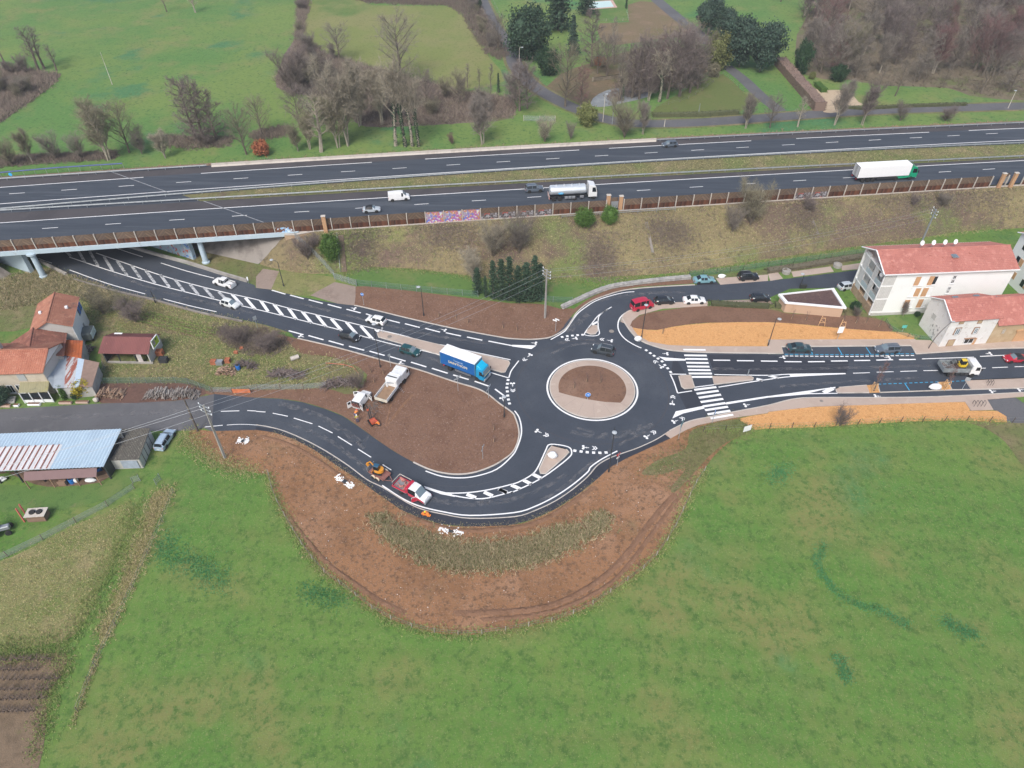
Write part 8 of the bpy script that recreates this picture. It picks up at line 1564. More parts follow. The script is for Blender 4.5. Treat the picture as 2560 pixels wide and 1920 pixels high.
fence('dark mesh fence behind the parking bays',G(B2(1530,1005,1800,985,2212,925)+B3(250,890,560,850,860,810)),1.5,3.0,gm,m_dark,.04); fence('low fence in the grass beside the white stone house',G(B3(1010,1400,1060,1480,1250,1545,1400,1558)),1.0,2.0,gm,m_dark,.035)
fence('white rail gate in the grass strip by the lane bend',G(A2(100,1045,250,1050,375,1048),ZF),1.6,3.0,sm_,m_kerb,.06,3,name='field_gate',cat='gate'); fence('pale fence round the pool lawn',G(A2(990,110,1010,180,740,190),ZF),1.0,3.0,None,m_kerb,.05); fence('fence along the olive lawn by the drive',G(A2(1250,930,1480,880,1640,790,1830,640,2000,800),ZF),1.0,4.0,None,wp_,.06); fence('yellowish kerb rail along the lane at the top',G([(1222,-20),(1262,60),(1300,125),(1318,165)],ZF),.6,6,None,m_kerb,.05)
for lb,p in(('left leaf of the pale field gate by the grey shed',C0(1150,1410,1215,1390)),('right leaf of the pale field gate beside the meadow',C0(1352,1425,1392,1380))):
 t=fence(lb,G(p),1.4,1.4,sm_,m_galv,.05,4,name='field_gate',cat='gate')
t=thing('barrier_net','orange plastic net barrier at the edge of the south road','barrier',(0,0,0)); nb2=G(C0(2010,632,2170,632)); MB().loft([[(p.x,p.y,.05),(p.x,p.y,1.0)]for p in resample(nb2,5)],closed=False).build('net',plain('orange_net',(.58,.18,.075),.8,var=.3),t,fixn=False)
for p in nb2:MB().tube((p.x,p.y,0),(p.x,p.y,1.2),.05).build('post',m_dark,t)
t=thing('barrier_tape','red and white barrier tape around the fallen bush','tape',(0,0,0)); tp_=G(C1(610,402,760,415,850,440,890,490)); MB().loft([[(p.x,p.y,.8),(p.x,p.y,.95)]for p in tp_],closed=False).build('tape',plain('tape_red',(.62,.18,.13),.7,var=.3),t,fixn=False)
for p in tp_:MB().tube((p.x,p.y,0),(p.x,p.y,1.0),.04).build('stake',m_wood,t)
# low concrete walls at the underpass road
for lb,px in(('low concrete wall on the right of the underpass road',B0(1100,750,1350,825,1620,895,1900,985,2140,1055)),('low concrete wall on the left of the underpass road',B0(355,885,450,935,580,1000))):
 t=thing('low_wall',lb,'wall',(0,0,0)); P=resample(G(px),max(3,int(len(px)*3)))
 for a,c in zip(P,P[1:]):kerb('wall_block',[a.lerp(c,.01),a.lerp(c,.99)],.45,0,.7,m_conc,t)
t=thing('low_wall','mossy kerb wall along the hamlet side of the road','wall',(0,0,0)); P=resample(G(B0(640,1035,1000,1140,1300,1205,1700,1318,2100,1400)),14)
for a,c in zip(P,P[1:]):kerb('wall_block',[a.lerp(c,.01),a.lerp(c,.99)],.35,0,.35,m_concd,t)
# stone wall on the side-street bend
t=thing('stone_wall','curved grey dry-stone wall above the side street bend','wall',(0,0,0)); P=resample(smooth(G(B2(440,1280,560,1225,700,1160,860,1105,1050,1075,1300,1045,1530,1025)),4),60); rg=random.Random(2); ms=leafy('grey_wall_stones',[(.36,.35,.33),(.46,.45,.43),(.28,.27,.255),(.54,.53,.51)],.9)
stones=[MB().bevbox((0,0,0),(.66,.5,.42),.10).mesh('stone',ms)for _ in range(4)]
for i,p in enumerate(P):
 d=P[min(i+1,59)]-P[max(i-1,0)]; n=Vector((-d.y,d.x,0)).normalized(); a=math.atan2(d.y,d.x)
 for j in range(2):
  for k in range(2):o=inst('stone',stones[(i+j)%4],t,p+n*(j*.5-.25)+Vector((0,0,.2+k*.38)),a+rg.uniform(-.15,.15)); o.scale=(rg.uniform(.8,1.1),rg.uniform(.8,1.1),rg.uniform(.85,1.1)); o.rotation_euler[0]=rg.uniform(-.1,.1)
  # embankment steps
t=thing('embankment_steps','narrow stair with handrail climbing the embankment beside the oval shrub','steps',(0,0,0)); s0,s1=hit_bank(B1(735,660)[0]),hit_bank(B1(765,975)[0])
for k in range(26):p=s0.lerp(s1,k/25); MB().box((p.x,p.y,p.z+.12),(1.1,.55,.16)).build('step',earth('step_wood',[(.22,.17,.13),(.16,.12,.09,1,.5,.7,5)],bump=.2),t)
MB().path([s0+Vector((-.8,0,.95)),s0.lerp(s1,.5)+Vector((-.8,0,.95)),s1+Vector((-.8,0,.95))],.05,5).build('hand_rail',m_galv,t)
for k in range(6):p=s0.lerp(s1,k/5)+Vector((-.8,0,0)); MB().tube(p,p+Vector((0,0,.95)),.04).build('rail_post',m_galv,t)
for lb,px in(('dark drainage channel down the middle of the embankment',B2(1160,540,1190,680,1215,800)),('dark drainage channel on the embankment above the shelter',B3(355,440,390,540,430,640))):
 o=MB(); P=resample([hit_bank(p)for p in px],12); o.loft([[p+Vector((-.28,0,.12)),p+Vector((-.1,0,.02)),p+Vector((.1,0,.02)),p+Vector((.28,0,.12)),p+Vector((.28,0,-.2)),p+Vector((-.28,0,-.2))]for p in P],caps=True); tag(o.build('drainage_channel',m_concd),lb,'channel')
 # wood piles, crates, barrels
def log_pile(label,px,w,h,n,seed,m,ln=.5,rz=0.0,name='log_pile',cat='log pile',lay=0.0,r0=.10):
 rg=random.Random(seed); p=W(px); t=thing(name,label,cat,p,rz); b=MB()
 for k in range(n):
  x=rg.uniform(-.5,.5)*w; zmax=h*max(.12,1-abs(2*x/w)**2.5); c=Vector((x,rg.gauss(0,.35),rg.uniform(.08,zmax))); a=rg.gauss(math.pi/2,.25+lay); e=Vector((math.cos(a),math.sin(a),rg.gauss(0,.12+lay*.2))).normalized()*ln*rg.uniform(.7,1.3); b.tube(c-e,c+e,r0*rg.uniform(.6,1.3),r0*rg.uniform(.5,1.2),5)
 o=b.build('logs',m,t); o['kind']='stuff'; return t
ml1=leafy('split_logs',[(.30,.19,.13),(.42,.29,.20),(.18,.115,.085),(.50,.38,.28)],.9); ml2=leafy('grey_logs',[(.20,.17,.15),(.32,.29,.26),(.13,.105,.095),(.42,.39,.35)],.9); ml3=leafy('brush_wood',[(.14,.105,.095),(.22,.175,.16),(.09,.07,.065),(.28,.24,.22)],.9)
log_pile('stacked brown logs beside the brown lean-to',C0(955,650)[0],5.0,1.3,150,1,ml1,.6); log_pile('large grey firewood stack along the old lane, left half',C0(1400,655)[0],6.0,1.5,220,2,ml2,.55); log_pile('large grey firewood stack along the old lane, right half',C0(1600,650)[0],5.0,1.3,190,3,ml2,.5); log_pile('heap of split orange-brown logs by the blue barrel',C0(1955,460)[0],3.4,1.4,130,4,ml1,.25,0,lay=1.2); log_pile('long heap of cut branches in the yard',C1(270,475)[0],6.0,.8,200,5,ml3,1.1,R(-5),'branch_heap','branch heap',1.1,.05); log_pile('dark heap of brushwood left of the branches',C0(2130,400)[0],4.0,1.0,120,6,ml3,.8,R(-12),'branch_heap','branch heap',1.0,.05); log_pile('heap of brown brush behind the small van',C1(720,560)[0],5.5,1.1,190,7,ml3,1.0,R(8),'branch_heap','branch heap',1.0,.05); log_pile('dark junk and timber beside the annex',C0(745,290)[0],3.5,1.4,90,8,ml3,.8,R(80),'junk_heap','junk heap',.8,.07)
def barrel(label,px,m,r=.42,h=1.0):p=W(px); t=thing('barrel',label,'barrel',p); MB().lathe([(r*.92,0),(r,.08),(r,h*.33),(r*1.04,h*.36),(r,h*.4),(r,h*.66),(r*1.04,h*.7),(r,h*.74),(r,h*.95),(r*.93,h)],n=14).build('drum',m,t,True); MB().lathe([(r*.85,h-.03),(r*.85,h+.02)],n=14).build('lid',m_dark,t)
mb_=plain('barrel_blue',(.02,.15,.48),.5,var=.1); barrel('blue plastic barrel beside the heap of split logs',C0(2062,425)[0],mb_); barrel('blue barrel at the open front of the long barn',C0(628,1405)[0],mb_); barrel('blue drum at the corner of long barn and shed',C0(868,1310)[0],mb_)
def crate(label,px,s,m,rz=0.0,z=0.0):
 p=W(px,z); t=thing('crate',label,'crate',p,rz)
 for k in range(3):
  for sy in(-1,1):MB().box((0,sy*s[1]/2,s[2]*(k+.5)/3),(s[0],.04,s[2]/3*.8)).build('slat',m,t); MB().box((sy*s[0]/2,0,s[2]*(k+.5)/3),(.04,s[1],s[2]/3*.8)).build('slat',m,t)
 MB().box((0,0,s[2]*.45),(s[0]*.95,s[1]*.95,s[2]*.8)).build('contents',m,t)
mo=plain('crate_orange',(.42,.15,.075),.8,var=.35); crate('orange crate left of the split log heap',C0(1850,378)[0],(1.0,.8,.9),mo); crate('grey crate between the two orange ones',C0(1902,380)[0],(1.2,.9,.8),m_grey); crate('orange crate right behind the split log heap',C0(1972,365)[0],(.9,.8,.9),mo); crate('small orange box in the brambles, upper',C0(2090,250)[0],(.6,.5,.4),mo); crate('small orange box in the brambles, lower',C0(2040,285)[0],(.7,.5,.4),mo); crate('rust-orange cistern beside the red metal barn',C0(1388,300)[0],(1.2,1.0,1.1),mo); crate('black machine crate beside the red metal barn',C0(1420,360)[0],(1.5,1.0,1.0),m_dark); crate('wooden crate at the end of the long barn',C0(895,1355)[0],(1.8,.9,.9),ml1,.4); crate('wooden rack under the brown lean-to roof',C0(550,1425)[0],(1.2,.5,1.0),ml1)
t=thing('concrete_pipe','short pale concrete pipe lying in the rough grass','pipe',W(C1(338,340)[0])); o=MB().lathe([(.32,-.75),(.42,-.75),(.42,.75),(.32,.75),(.32,.7)],(0,0,0),14,'Y').build('pipe',m_kerb,t,True); o.location=(0,0,.42); o.rotation_euler=(0,0,R(-58))
lump('dinghy','white upturned dinghy under the brown lean-to roof','boat',C0(788,1392)[0],.7,m_bag,7,0,(1.3,.7,.6)); lump('dinghy','white bath at the left end of the long barn','tub',C0(30,1385)[0],.7,m_bag,8,0,(1.0,.8,.6)); lump('appliance','white freezer beside the blue barrel at the long barn','appliance',C0(662,1400)[0],.5,m_bag,9,0,(1.0,.7,1.1))
mt_=leafy('terracotta_box',[(.40,.20,.14),(.55,.42,.34),(.48,.28,.2)],.8)
for lb,x,y,m in(('white flower trough by the porch on the lane',300,735,m_whitep),('brown flower trough before the conical shrub',570,722,mt_),('terracotta flower trough before the yellow bush',715,716,mt_),('brown flower trough at the left edge of the lane',40,748,mt_),('white flower pot left of the porch path',148,745,m_whitep)):
 p=W(C0(x,y)[0]); t=thing('planter',lb,'planter',p); L2=.9 if 'pot' in lb else 2.2; MB().bevbox((0,0,.22),(L2,.55,.44),.05).build('trough',m,t); MB().box((0,0,.46),(L2-.15,.4,.03)).build('soil',m_soil,t)
for lb,px in(('left concrete planter ring behind the parking bays',B3(155,975)),('right concrete planter ring behind the parking bays',B3(597,922))):
 p=W(px[0]); t=thing('planter_ring',lb,'planter',p); MB().lathe([(.9,0),(.9,.7),(.72,.7),(.72,.4),(.01,.4)],n=16).build('ring',m_conc,t,True)
for i,lb in enumerate(('first','second','third','fourth')):p=W(C3(1770+30*i,1015)[0]); t=thing('bicycle_stand',lb+' dark hoop of the bicycle stands on the south pavement','bicycle stand',p,R(80),'bicycle stands'); MB().path([Vector((-.4,0,.13)),Vector((-.4,0,.85)),Vector((-.25,0,.98)),Vector((.25,0,.98)),Vector((.4,0,.85)),Vector((.4,0,.13))],.035,5).build('hoop',m_dark,t)
for i,lb in enumerate(('left','middle','right')):p=W(C3(1890+22*i,835)[0]); t=thing('bicycle_stand',lb+' dark hoop on the pavement before the red car','bicycle stand',p,R(70),'bicycle stands by the road'); MB().path([Vector((-.4,0,.13)),Vector((-.4,0,.85)),Vector((.4,0,.85)),Vector((.4,0,.13))],.035,5).build('hoop',m_dark,t)
# left-edge farm bits
p=W(M0(275,262)[0]); t=thing('pallet_stack','wooden pallet stack topped with a pale board and two black tyres','pallets',p,R(5))
for k in range(6):MB().box((0,0,.12+k*.2),(2.6,1.5,.12)).build('pallet',ml1,t)
MB().box((0,0,1.32),(2.9,1.7,.08)).build('board',m_kerb,t)
for x in(-.5,.5):o=MB().lathe([(.22,0),(.42,0),(.45,.1),(.42,.2),(.22,.2)],(x,0,1.37),14).build('tyre',m_tyre,t,True)
for lb,a,c in(('front red steel beam leaning by the pallet stack',M0(172,290),M0(110,212)),('rear red steel beam leaning by the pallet stack',M0(195,262),M0(142,182))):
 A_=W(a[0]); t=thing('steel_beam',lb,'beam',A_); h=rise(a[0],c[0][1]); MB().tube((0,0,0),(-.4,.5,h*.95),.12,.12,4).build('beam',plain('red_oxide',(.50,.13,.10),.6),t)
p=W(M0(15,365)[0]); t=thing('tractor','old blue-grey tractor cut off by the left edge','tractor',p,R(20)); MB().bevbox((.6,0,1.0),(1.6,.7,.7),.08).build('bonnet',m_grey,t); MB().bevbox((-.6,0,1.6),(1.2,1.2,1.6),.1).build('cab',m_glass,t); MB().bevbox((-.6,0,2.45),(1.35,1.35,.12),.04).build('cab_roof',m_bag,t)
for x,r in((-.7,.7),(1.1,.42)):
 for y in(-.75,.75):wheel(t,x,y,r,.35)
vr=leafy('vine_wood',[(.10,.075,.06),(.15,.115,.09)],.9); vm=[]
for s in range(3):
 rg=random.Random(s); b=MB(); b.path([Vector((0,0,0)),Vector((.05,0,.3)),Vector((-.05,.05,.55))],[.06,.05,.05],5)
 for k in range(7):a=rg.uniform(0,6.28); b.path([Vector((-.05,.05,.5)),Vector((.25*math.cos(a),.25*math.sin(a),.65)),Vector((.55*math.cos(a),.45*math.sin(a),.75))],[.035,.025,.01],4)
 vm.append(b.mesh('vine',vr))
for i,(y0,x1,lb)in enumerate(((1245,350,'topmost'),(1315,260,'second'),(1378,400,'third'),(1450,330,'fourth'),(1515,300,'fifth'),(1600,230,'sixth'))):
 t=thing('vine_row',lb+' row of bare vines in the lower left corner plot','vines',(0,0,0),0,'vine rows'); P=resample(G(M0(-140,y0+8,x1,y0)),12+i%3)
 for k,p in enumerate(P):inst('vine',vm[k%3],t,(p.x,p.y,0),trg.uniform(0,6.28),(1.3,1.3,1.0))
for i,(x0,y0,x1,y1)in enumerate(((1160,1385,1780,1535),(1210,1360,1820,1520),(1260,1340,1860,1500),(1310,1325,1900,1480))):
 t=thing('crop_row',('nearest','second','third','farthest')[i]+' green crop row above the red metal barn','crop',(0,0,0),0,'crop rows'); P=resample(G(B0(x0,y0,x1,y1)),34); rg=random.Random(i); b=MB()
 for p in P:
  for _ in range(22):twig(b,p+rdir(rg,.22)*.8-Vector((0,0,p.z)),Vector((rg.gauss(0,.7),rg.gauss(0,.7),1)).normalized(),.4,.05,rg)
 o=b.build('plants',G_GRN,t,fixn=False); o['kind']='stuff'
 # ------------------------------------------------------------------ people at work
m_skin=plain('skin',(.45,.27,.19),.6); m_hvo=plain('hi_vis_orange',(.85,.24,.03),.7); m_hvy=plain('hi_vis_yellow',(.60,.70,.05),.7); m_jean=plain('blue_work_trousers',(.04,.07,.16),.9); m_helm=plain('white_helmet',(.75,.75,.73),.4); m_helr=plain('red_helmet',(.60,.06,.04),.4)
def skin_mesh(name,joints,edges,mat,parent,lv=1):
 me=bpy.data.meshes.new(name); me.from_pydata([j[:3]for j in joints],edges,[]); me.materials.append(mat); o=bpy.data.objects.new(name,me); COL.objects.link(o); o.parent=parent
 bm=bmesh.new(); bm.from_mesh(me); ly=bm.verts.layers.skin.verify()
 for v,j in zip(bm.verts,joints):v[ly].radius=(j[3],j[3]*(j[4]if len(j)>4 else 1)); v[ly].use_root=(v.index==0)
 bm.to_mesh(me); bm.free(); s=o.modifiers.new('skin','SKIN'); s.use_smooth_shade=True; u=o.modifiers.new('sub','SUBSURF'); u.levels=u.render_levels=lv; return o
def person(label,px,rz,pose,jacket,trousers,helmet,z=0.0):
 p=W(px,z); t=thing('person',label,'person',(p.x,p.y,z),rz)
 if pose=='stand':hip,kl,kr,al,ar,ch,nk,hd=(0,0,.93),(.04,.11,.5),(.02,-.11,.5),(-.02,.13,.07),(-.02,-.13,.07),(0,0,1.28),(0,0,1.47),(.03,0,1.66)
 elif pose=='bend':hip,kl,kr,al,ar,ch,nk,hd=(-.15,0,.88),(.02,.14,.47),(.0,-.14,.47),(-.04,.15,.07),(-.04,-.15,.07),(.18,0,1.08),(.36,0,1.16),(.52,0,1.20)
 else:hip,kl,kr,al,ar,ch,nk,hd=(-.18,0,.30),(.22,.16,.52),(.22,-.16,.50),(.0,.15,.07),(.02,-.15,.07),(.08,0,.66),(.22,0,.82),(.34,0,.96)
 def sh(s):return(ch[0]+(nk[0]-ch[0])*.75,s*.19,ch[2]+(nk[2]-ch[2])*.75)
 if pose=='stand':el,wr_=(lambda s:(.05,s*.27,1.14)),(lambda s:(.22,s*.22,.98))
 elif pose=='bend':el,wr_=(lambda s:(.42,s*.26,.92)),(lambda s:(.56,s*.16,.72))
 else:el,wr_=(lambda s:(.40,s*.26,.56)),(lambda s:(.55,s*.12,.34))
 J=[(*hip,.15,.8),(*ch,.16,.75),(*nk,.06),(*hd,.10,1.1),(*sh(1),.075),(*el(1),.05),(*wr_(1),.038),(*sh(-1),.075),(*el(-1),.05),(*wr_(-1),.038),(hip[0],.10,hip[2]-.06,.10),(*kl,.07),(*al,.05),(hip[0],-.10,hip[2]-.06,.10),(*kr,.07),(*ar,.05)]
 E_=[(0,1),(1,2),(2,3),(1,4),(4,5),(5,6),(1,7),(7,8),(8,9),(0,10),(10,11),(11,12),(0,13),(13,14),(14,15)]
 skin_mesh('body',J,E_,m_skin,t)
 def grow(idx,k):return[(*J[i][:3],J[i][3]*k,J[i][4]if len(J[i])>4 else 1)for i in idx]
 skin_mesh('jacket',[(hip[0],hip[1],hip[2]+.06,.165,.8)]+grow([1],1.14)+[(nk[0],nk[1],nk[2]-.05,.075)]+grow([4],1.2)+grow([5],1.3)+[(*(Vector(J[5][:3]).lerp(Vector(J[6][:3]),.85)),.05)]+grow([7],1.2)+grow([8],1.3)+[(*(Vector(J[8][:3]).lerp(Vector(J[9][:3]),.85)),.05)],[(0,1),(1,2),(1,3),(3,4),(4,5),(1,6),(6,7),(7,8)],jacket,t)
 skin_mesh('trousers',grow([0],1.06)+grow([10,11],1.12)+grow([12],1.25)+grow([13,14],1.12)+grow([15],1.25),[(0,1),(1,2),(2,3),(0,4),(4,5),(5,6)],trousers,t)
 MB().lathe([(.155,0),(.135,.02),(.125,.08),(.08,.13),(.02,.15)],(hd[0],hd[1],hd[2]+.03),12).build('helmet',helmet,t,True)
 for s,a in((1,al),(-1,ar)):MB().bevbox((a[0]+.06,a[1],.05),(.27,.10,.10),.03).build('boot',m_dark,t)
 hb=MB()
 for s in(1,-1):
  w0=Vector(wr_(s)); d=(w0-Vector(el(s))).normalized(); sd_=Vector((0,1,0)); hb.bevbox(tuple(w0+d*.05),(.09,.085,.04),.012)
  for f in range(4):q=w0+d*.09+sd_*(f-1.5)*.021; ln_=(.07,.08,.075,.06)[f]; hb.path([q,q+d*ln_*.55,q+d*ln_*.9-Vector((0,0,.02))],[.010,.009,.008],5)
  q=w0+d*.03+sd_*(-s)*.045; hb.path([q,q+sd_*(-s)*.02+d*.04,q+sd_*(-s)*.015+d*.07],[.011,.010,.008],5)
 hb.build('hands',m_skin,t); fc=MB(); fc.bevbox((hd[0]+.105,0,hd[2]-.01),(.03,.022,.05),.008); fc.bevbox((hd[0]+.10,.035,hd[2]+.02),(.01,.02,.01),.003); fc.bevbox((hd[0]+.10,-.035,hd[2]+.02),(.01,.02,.01),.003); fc.build('face',m_skin,t)
 return t
person('standing worker in yellow hi-vis jacket and blue trousers beside the drilling rig',C1(880,884)[0],R(110),'stand',m_hvy,m_jean,m_helm); person('worker in orange jacket bending at the open back of the van',C1(866,835)[0],R(70),'bend',m_hvo,m_jean,m_helr); person('worker in orange with red helmet crouching at the drilling rig',C1(1062,912)[0],R(150),'crouch',m_hvo,m_dark,m_helr)
person('left of two orange-clad workers crouching at the kerb of the south bend',K(1448,440)[0],R(-30),'crouch',m_hvo,m_hvo,m_hvy,.02); person('right of two orange-clad workers crouching at the kerb of the south bend',K(1490,452)[0],R(160),'crouch',m_hvo,m_hvo,m_hvo,.02)
# ------------------------------------------------------------------ ground breakup: clods, ruts, fringes, dust
def clods(name,label,poly,n,s,m,seed,jit=.2,z=.004):
 rg=random.Random(seed); b=MB()
 for x,y in pick(poly,n,rg):
  r=s*rg.uniform(.4,1.3); x+=rg.gauss(0,jit); y+=rg.gauss(0,jit); a=rg.uniform(0,6.28)
  b.add([(x+r*math.cos(a+k*1.571)*rg.uniform(.7,1.3),y+r*math.sin(a+k*1.571)*rg.uniform(.7,1.3),z)for k in range(4)]+[(x+rg.gauss(0,r*.2),y+rg.gauss(0,r*.2),z+r*rg.uniform(.5,.9))],[(0,1,4),(1,2,4),(2,3,4),(3,0,4)])
 return tag(b.build(name,m,None,fixn=False),label,'soil',kind='stuff')
def along_edge(pts,n,rg,w):
 P=resample(pts,200); out=[]
 for _ in range(n):p=rg.choice(P); out.append((p.x+rg.gauss(0,w),p.y+rg.gauss(0,w)))
 return out
def fringe(name,label,pts,n,h,m,w=.45,wid=.03,seed=1,z=0.0):
 rg=random.Random(seed); b=MB()
 for x,y in along_edge(pts,n,rg,w):
  for _ in range(3):twig(b,Vector((x+rg.gauss(0,.08),y+rg.gauss(0,.08),z)),Vector((rg.gauss(0,.8),rg.gauss(0,.8),1)).normalized(),h*rg.uniform(.5,1.2),wid,rg)
 return tag(b.build(name,m,None,fixn=False),label,'grass',kind='stuff')
c_soil=leafy('soil_clods',[(.20,.115,.085),(.27,.17,.13),(.15,.085,.062),(.34,.24,.19)],.95); c_soil2=leafy('sandy_clods',[(.27,.155,.098),(.33,.205,.135),(.20,.12,.075),(.37,.25,.17)],.95)
in_bed=G(C1(420,190,700,265,1100,375,1400,455,1700,560,1900,620,2000,670,2100,760)+C2(20,900,35,1000,10,1090)+C1(2100,1210,1900,1290,1750,1310,1500,1260,1200,1110,900,900,750,800,600,740,300,660,840,660,960,480)); clods('soil_clods','crumbs of soil on the bed between the two roads',in_bed,5200,.11,c_soil,1)
clods('soil_clods','crumbs of soil on the bed above the main road',G(B1(880,1240,890,1110,1550,1175,2212,1255)+B2(0,1255,400,1290,480,1320,400,1460,280,1520,0,1520)+B1(2100,1500,1300,1340)),3200,.10,c_soil,2); ew=[p for p in smooth(G(C0(1850,980)+C1(150,1000,330,1060,500,1150,700,1290,900,1420)+K(1050,310,1250,430,1400,490,1600,550)+L(300,545,450,505,650,420,850,290,1100,120)+C2(1000,1230,1370,1060,1500,1150,1550,1300,1480,1500)+L(1750,330,1600,600,1400,860,1000,1160,550,1340,0,1420)+K(1700,1440,1200,1320,800,1050,440,720,200,300,110,120)+C0(2212,1300,1900,1200)),1,True)]
clods('soil_clods','clods scattered over the sandy earthworks',ew,9000,.10,c_soil2,3); clods('stone_chips','pale stones scattered over the earthworks',ew,160,.06,stm,4)
clods('soil_clods','soil crumbs on the central island',[p.lerp(cen,.15)for p in sp],700,.08,c_soil,5,.05,.2)
rut_m=earth('rut_soil',[(.24,.135,.082),(.19,.105,.062,.8,.48,.66,6),(.31,.185,.12,1.5,.54,.7,6)],bump=.8,bscale=4)
def ridge(pts,w,h,seed):
 rg=random.Random(seed); P=resample(smooth(pts,4),90); A_,B2_=offset(P,w/2),offset(P,-w/2); rows=[]
 for i,(p,a,c)in enumerate(zip(P,A_,B2_)):
  k=math.sin(math.pi*i/89)**.4*rg.uniform(.5,1.2); q=P[i]+(a-P[i])*rg.uniform(-.4,.4); rows.append([(a.x,a.y,.0),(q.x+(a.x-p.x)*.4,q.y+(a.y-p.y)*.4,h*k*.8),(q.x,q.y,h*k),(c.x,c.y,.0)])
 return struct(MB().loft(rows,closed=False).build('soil_ridge',rut_m,None,True,80))
ridge(G(K(1700,1290)+L(300,1270,620,1220,900,1090,1100,950,1280,760,1430,560,1580,370,1700,250)),.9,.28,1); ridge(G(L(0,1345,300,1325,650,1270,950,1140,1180,990,1340,800,1480,610,1620,420,1760,230)),.7,.22,2); ridge(G(K(250,420,420,640,640,880,850,1030,1050,1170,1300,1290)),.8,.20,3); ridge(G(K(1250,420,1400,480,1600,545,1850,575)+L(300,550,550,480,800,330,1000,190)),.8,.22,4); ridge(G(C1(30,1000,250,1060,450,1160,650,1290,850,1430)),.7,.18,5); ridge(G(C1(1170,720,1130,880,1120,920)),.35,.12,7); ridge(G(C1(1360,640,1250,760,1140,900)),.5,.14,8)
fringe('edge_grass','ragged grass along the edge of the earthworks',bnd,4200,.35,G_GRN,.55,.04,1); fringe('edge_weeds','pale weeds along the earthworks fence',bnd,1600,.45,G_DRY,.4,.03,2); fringe('edge_grass','grass creeping over the foot of the south mulch bed',G(C3(-560,1235,0,1215,400,1205,700,1185,1200,1157,1700,1148,2065,1164)),1500,.35,G_GRN,.4,.04,3)
fringe('edge_weeds','weeds along the edge of the lower path',G(C1(150,970,330,1030,500,1120,700,1260,900,1390,1050,1500)+K(1100,290,1400,460,1600,520,1800,540)+L(300,522,450,480,650,390,850,260,1000,140)),1200,.2,G_SWL,.35,.03,4); fringe('edge_weeds','tall weeds at the top of the embankment',[Vector((p.x,p.y,0))for p in along(q_wall,-40,180,6,-1.2)],1800,.6,G_SWL,.4,.035,6,6.2)
scrub('ditch_grass','weedy green patch in the ditch right of the roundabout','grass',smooth(G(C2(1250,1215,1500,1110,1560,950,1900,860,2040,890,2060,960,1850,1060,1700,1180,1600,1290,1500,1400,1400,1490,1380,1440,1500,1280,1300,1330,1120,1330)),4,True),0,2600,.28,[leafy('ditch_weeds',[(.20,.19,.08),(.13,.18,.06),(.28,.24,.12),(.10,.15,.045)],.9)],4,.9,.04,33,jit=1.1)
scrub('meadow_tufts','grass tufts of the big meadow','grass',G([(150,1920),(380,1500),(430,1210),(650,1200),(760,1330),(900,1480),(1100,1580),(1350,1560),(1560,1450),(1720,1250),(1860,1080),(2300,1065),(2600,1100),(2700,1920)]),-.03,18000,.09,G_GRN,2,1.2,.03,34,jit=.2)
scrub('mown_hay','pale cut grass streaks lying on the big meadow','grass',G([(150,1920),(380,1500),(430,1230),(650,1220),(760,1340),(900,1490),(1100,1590),(1350,1570),(1560,1460),(1720,1260),(1880,1090),(2600,1110),(2700,1920)]),-.03,5000,.16,leafy('hay_streaks',[(.30,.31,.13),(.22,.27,.10),(.36,.33,.16)],.9),2,2.2,.03,35,jit=.3)
fringe('edge_grass','grass creeping into the vineyard plot',G(M0(-100,1200,380,1195,460,1210,440,1330,330,1480,320,1659,250,1900)),1600,.3,G_GRN,.8,.04,21); fringe('edge_weeds','dry weeds at the border of the vineyard plot',G(M0(-100,1215,380,1205,455,1225,430,1330,320,1480,310,1659)),700,.3,G_DRY,.9,.035,22); fringe('edge_grass','green tufts along the border of the dry field',G(M0(925,190,900,300,820,480,760,620,700,720,640,880,580,980,470,1100,200,1150,0,1150)),2600,.3,G_GRN,1.0,.04,23); fringe('dry_grass_tufts','thin dry grass line continuing along the meadow fence',G(M0(700,1130,660,1260,600,1420,560,1540,500,1700)),320,.4,G_DRY,.3,.035,24); fringe('edge_weeds','weeds around the earthworks near the concrete power pole',smooth(G(C0(1640,960,1650,1060,1800,1180,1950,1260,2212,1320)),4),1500,.3,G_DRY,1.0,.035,25); fringe('edge_grass','grass tufts around the left end of the earthworks',smooth(G(C0(1640,960,1650,1060,1800,1180,1950,1260,2212,1320)),4),1500,.25,G_GRN,1.0,.035,26)
fringe('edge_grass','grass tufts along the foot of the embankment',smooth(G(B1(780,1000,900,920,1500,950,2212,1050)+B2(400,1040,740,1085)),4),1800,.35,G_GRN,.9,.04,27); fringe('edge_weeds','dry tufts along the foot of the embankment',smooth(G(B1(780,990,900,915,1500,945,2212,1045)+B2(400,1035,1200,1000,1600,960,2212,860)+B3(700,760,1300,680)),4),2600,.45,G_DRY,1.0,.04,28)
m_joint=plain('paving_joint',(.085,.09,.10),.9,var=.4)
for px,w,r_ in((B0(1000,900,1500,1070,2212,1250),.07,road_w),(B1(0,1350,800,1590)+C1(900,220,1600,420,2000,560),.07,road_w),(B1(200,1180,1000,1400,1800,1580,2212,1650),.06,road_w),(C1(100,850,500,970,850,1200,1150,1400),.07,road_s),(C1(1500,1420,1800,1440,2100,1380),.06,road_s),(C3(0,670,900,655,2212,610),.06,road_e),(B2(900,1200,1400,1170,2200,1120),.06,road_n)):ribbon('paving_joint',smooth(G(px),5),w,.0238,m_joint,r_)
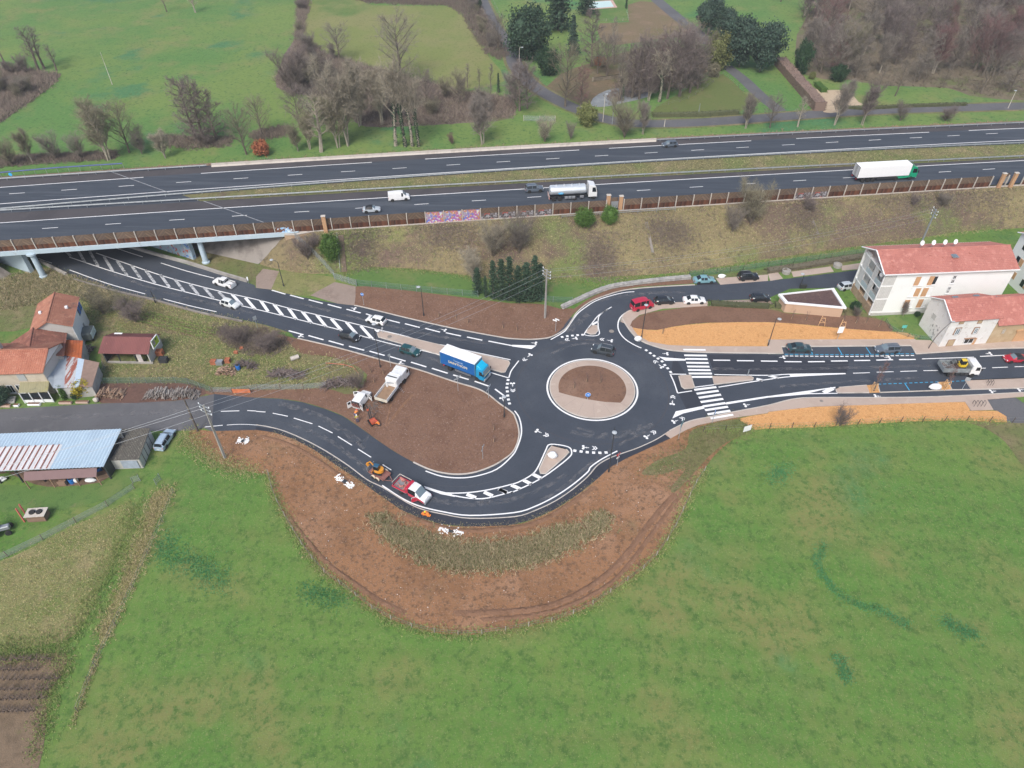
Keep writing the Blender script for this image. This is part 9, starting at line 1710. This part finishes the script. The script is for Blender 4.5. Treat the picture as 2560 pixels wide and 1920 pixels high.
def dust_mat():
 m,t,b=_nodes('tyre_dust'); b.inputs['Base Color'].default_value=(.24,.235,.24,1); b.inputs['Roughness'].default_value=.95; tc=t.nodes.new('ShaderNodeTexCoord'); n=t.nodes.new('ShaderNodeTexNoise'); n.inputs['Scale'].default_value=.9; n.inputs['Detail'].default_value=8; mr=t.nodes.new('ShaderNodeMapRange'); mr.inputs['From Min'].default_value=.42; mr.inputs['From Max'].default_value=.75; mr.inputs['To Max'].default_value=.55
 t.links.new(tc.outputs['Object'],n.inputs['Vector']); t.links.new(n.outputs['Fac'],mr.inputs['Value']); t.links.new(mr.outputs[0],b.inputs['Alpha']); return m
md=dust_mat()
for px,w,r_ in((C2(500,960,650,1000,850,1010,1050,970,1220,900),.9,rb),(C2(560,930,750,980,950,970,1150,900),.5,rb),(K(1500,300,1700,335,1900,345,2212,310),1.0,road_s),(L(0,325,250,310,500,230,750,90),.8,road_s),(C2(250,1560,450,1440,620,1290,800,1150,1000,1040,1150,960),.6,road_s),(B2(480,1500,540,1430,600,1380,660,1330),1.4,road_n),(C2(380,210,520,170,640,165,760,170),.8,rb),(C2(330,300,450,240,600,205,760,205,900,240),.6,rb),(C1(760,1030,900,1060,980,1000),.5,road_s),(C1(300,900,600,1020,850,1200,1000,1330),.8,road_s),(C1(200,720,500,810,760,960,950,1100),1.2,road_s),(B2(700,1230,900,1180,1200,1150,1500,1140),.9,road_n),(C1(600,60,1000,165,1500,330,1900,480),.7,road_w),(B1(300,1220,900,1370,1500,1510,2100,1600),.7,road_w),(B0(900,960,1300,1100,1700,1210,2200,1330),.8,road_w),(C2(1700,420,2212,425),.7,road_e),(C3(0,700,700,690,1400,670),.7,road_e),(C3(100,850,700,810,1300,775),.6,road_e),(C0(100,860,700,830,1300,800,1700,800),1.2,road_s)):ribbon('tyre_dust',smooth(G(px),5),w,.0235,md,r_)
G_LUSH=leafy('lush_blades',[(.05,.19,.085),(.07,.23,.09),(.10,.26,.08)],.8)
M1=Tile(1760,1160,2212/800)
for lb,px,n,w in(('dark lush curved track across the big meadow',M1(840,560,790,640,800,730,880,850,1000,940,1120,990,1220,1000,1300,1060,1420,1110),1500,.45),('lush teal grass patch left of the earthworks',M0(1150,380,1140,500,1300,560,1420,620,1550,720),2000,1.1),('lush grass patch near the upper right of the big meadow',M1(480,110,520,60,580,20),700,.9),('lush grass track low in the big meadow',M1(930,1320,960,1420,990,1500),500,.5),('lush grass strip at the right of the big meadow',M1(1650,1060,1750,1140,1880,1180),600,.6),('lush grass beside the earthworks at the bottom',K(420,1080,600,1150,760,1180),900,.9)):
 fringe('lush_grass',lb,smooth(G(px),5),n,.2,G_LUSH,w,.045,n,-.03)
 # ------------------------------------------------------------------ the damp winter air
hz=bpy.data.materials.new('winter_haze'); hz.use_nodes=True; ht=hz.node_tree; ht.nodes.clear(); ho=ht.nodes.new('ShaderNodeOutputMaterial'); hv=ht.nodes.new('ShaderNodeVolumePrincipled')
hv.inputs['Color'].default_value=(.86,.91,.96,1); hv.inputs['Density'].default_value=HAZE; ht.links.new(hv.outputs[0],ho.inputs['Volume'])
hb_=MB().box((0,0,45),(10400,10400,92.4)).build('haze',hz); hb_['kind']='stuff'; hb_['label']='thin damp winter haze over the valley'
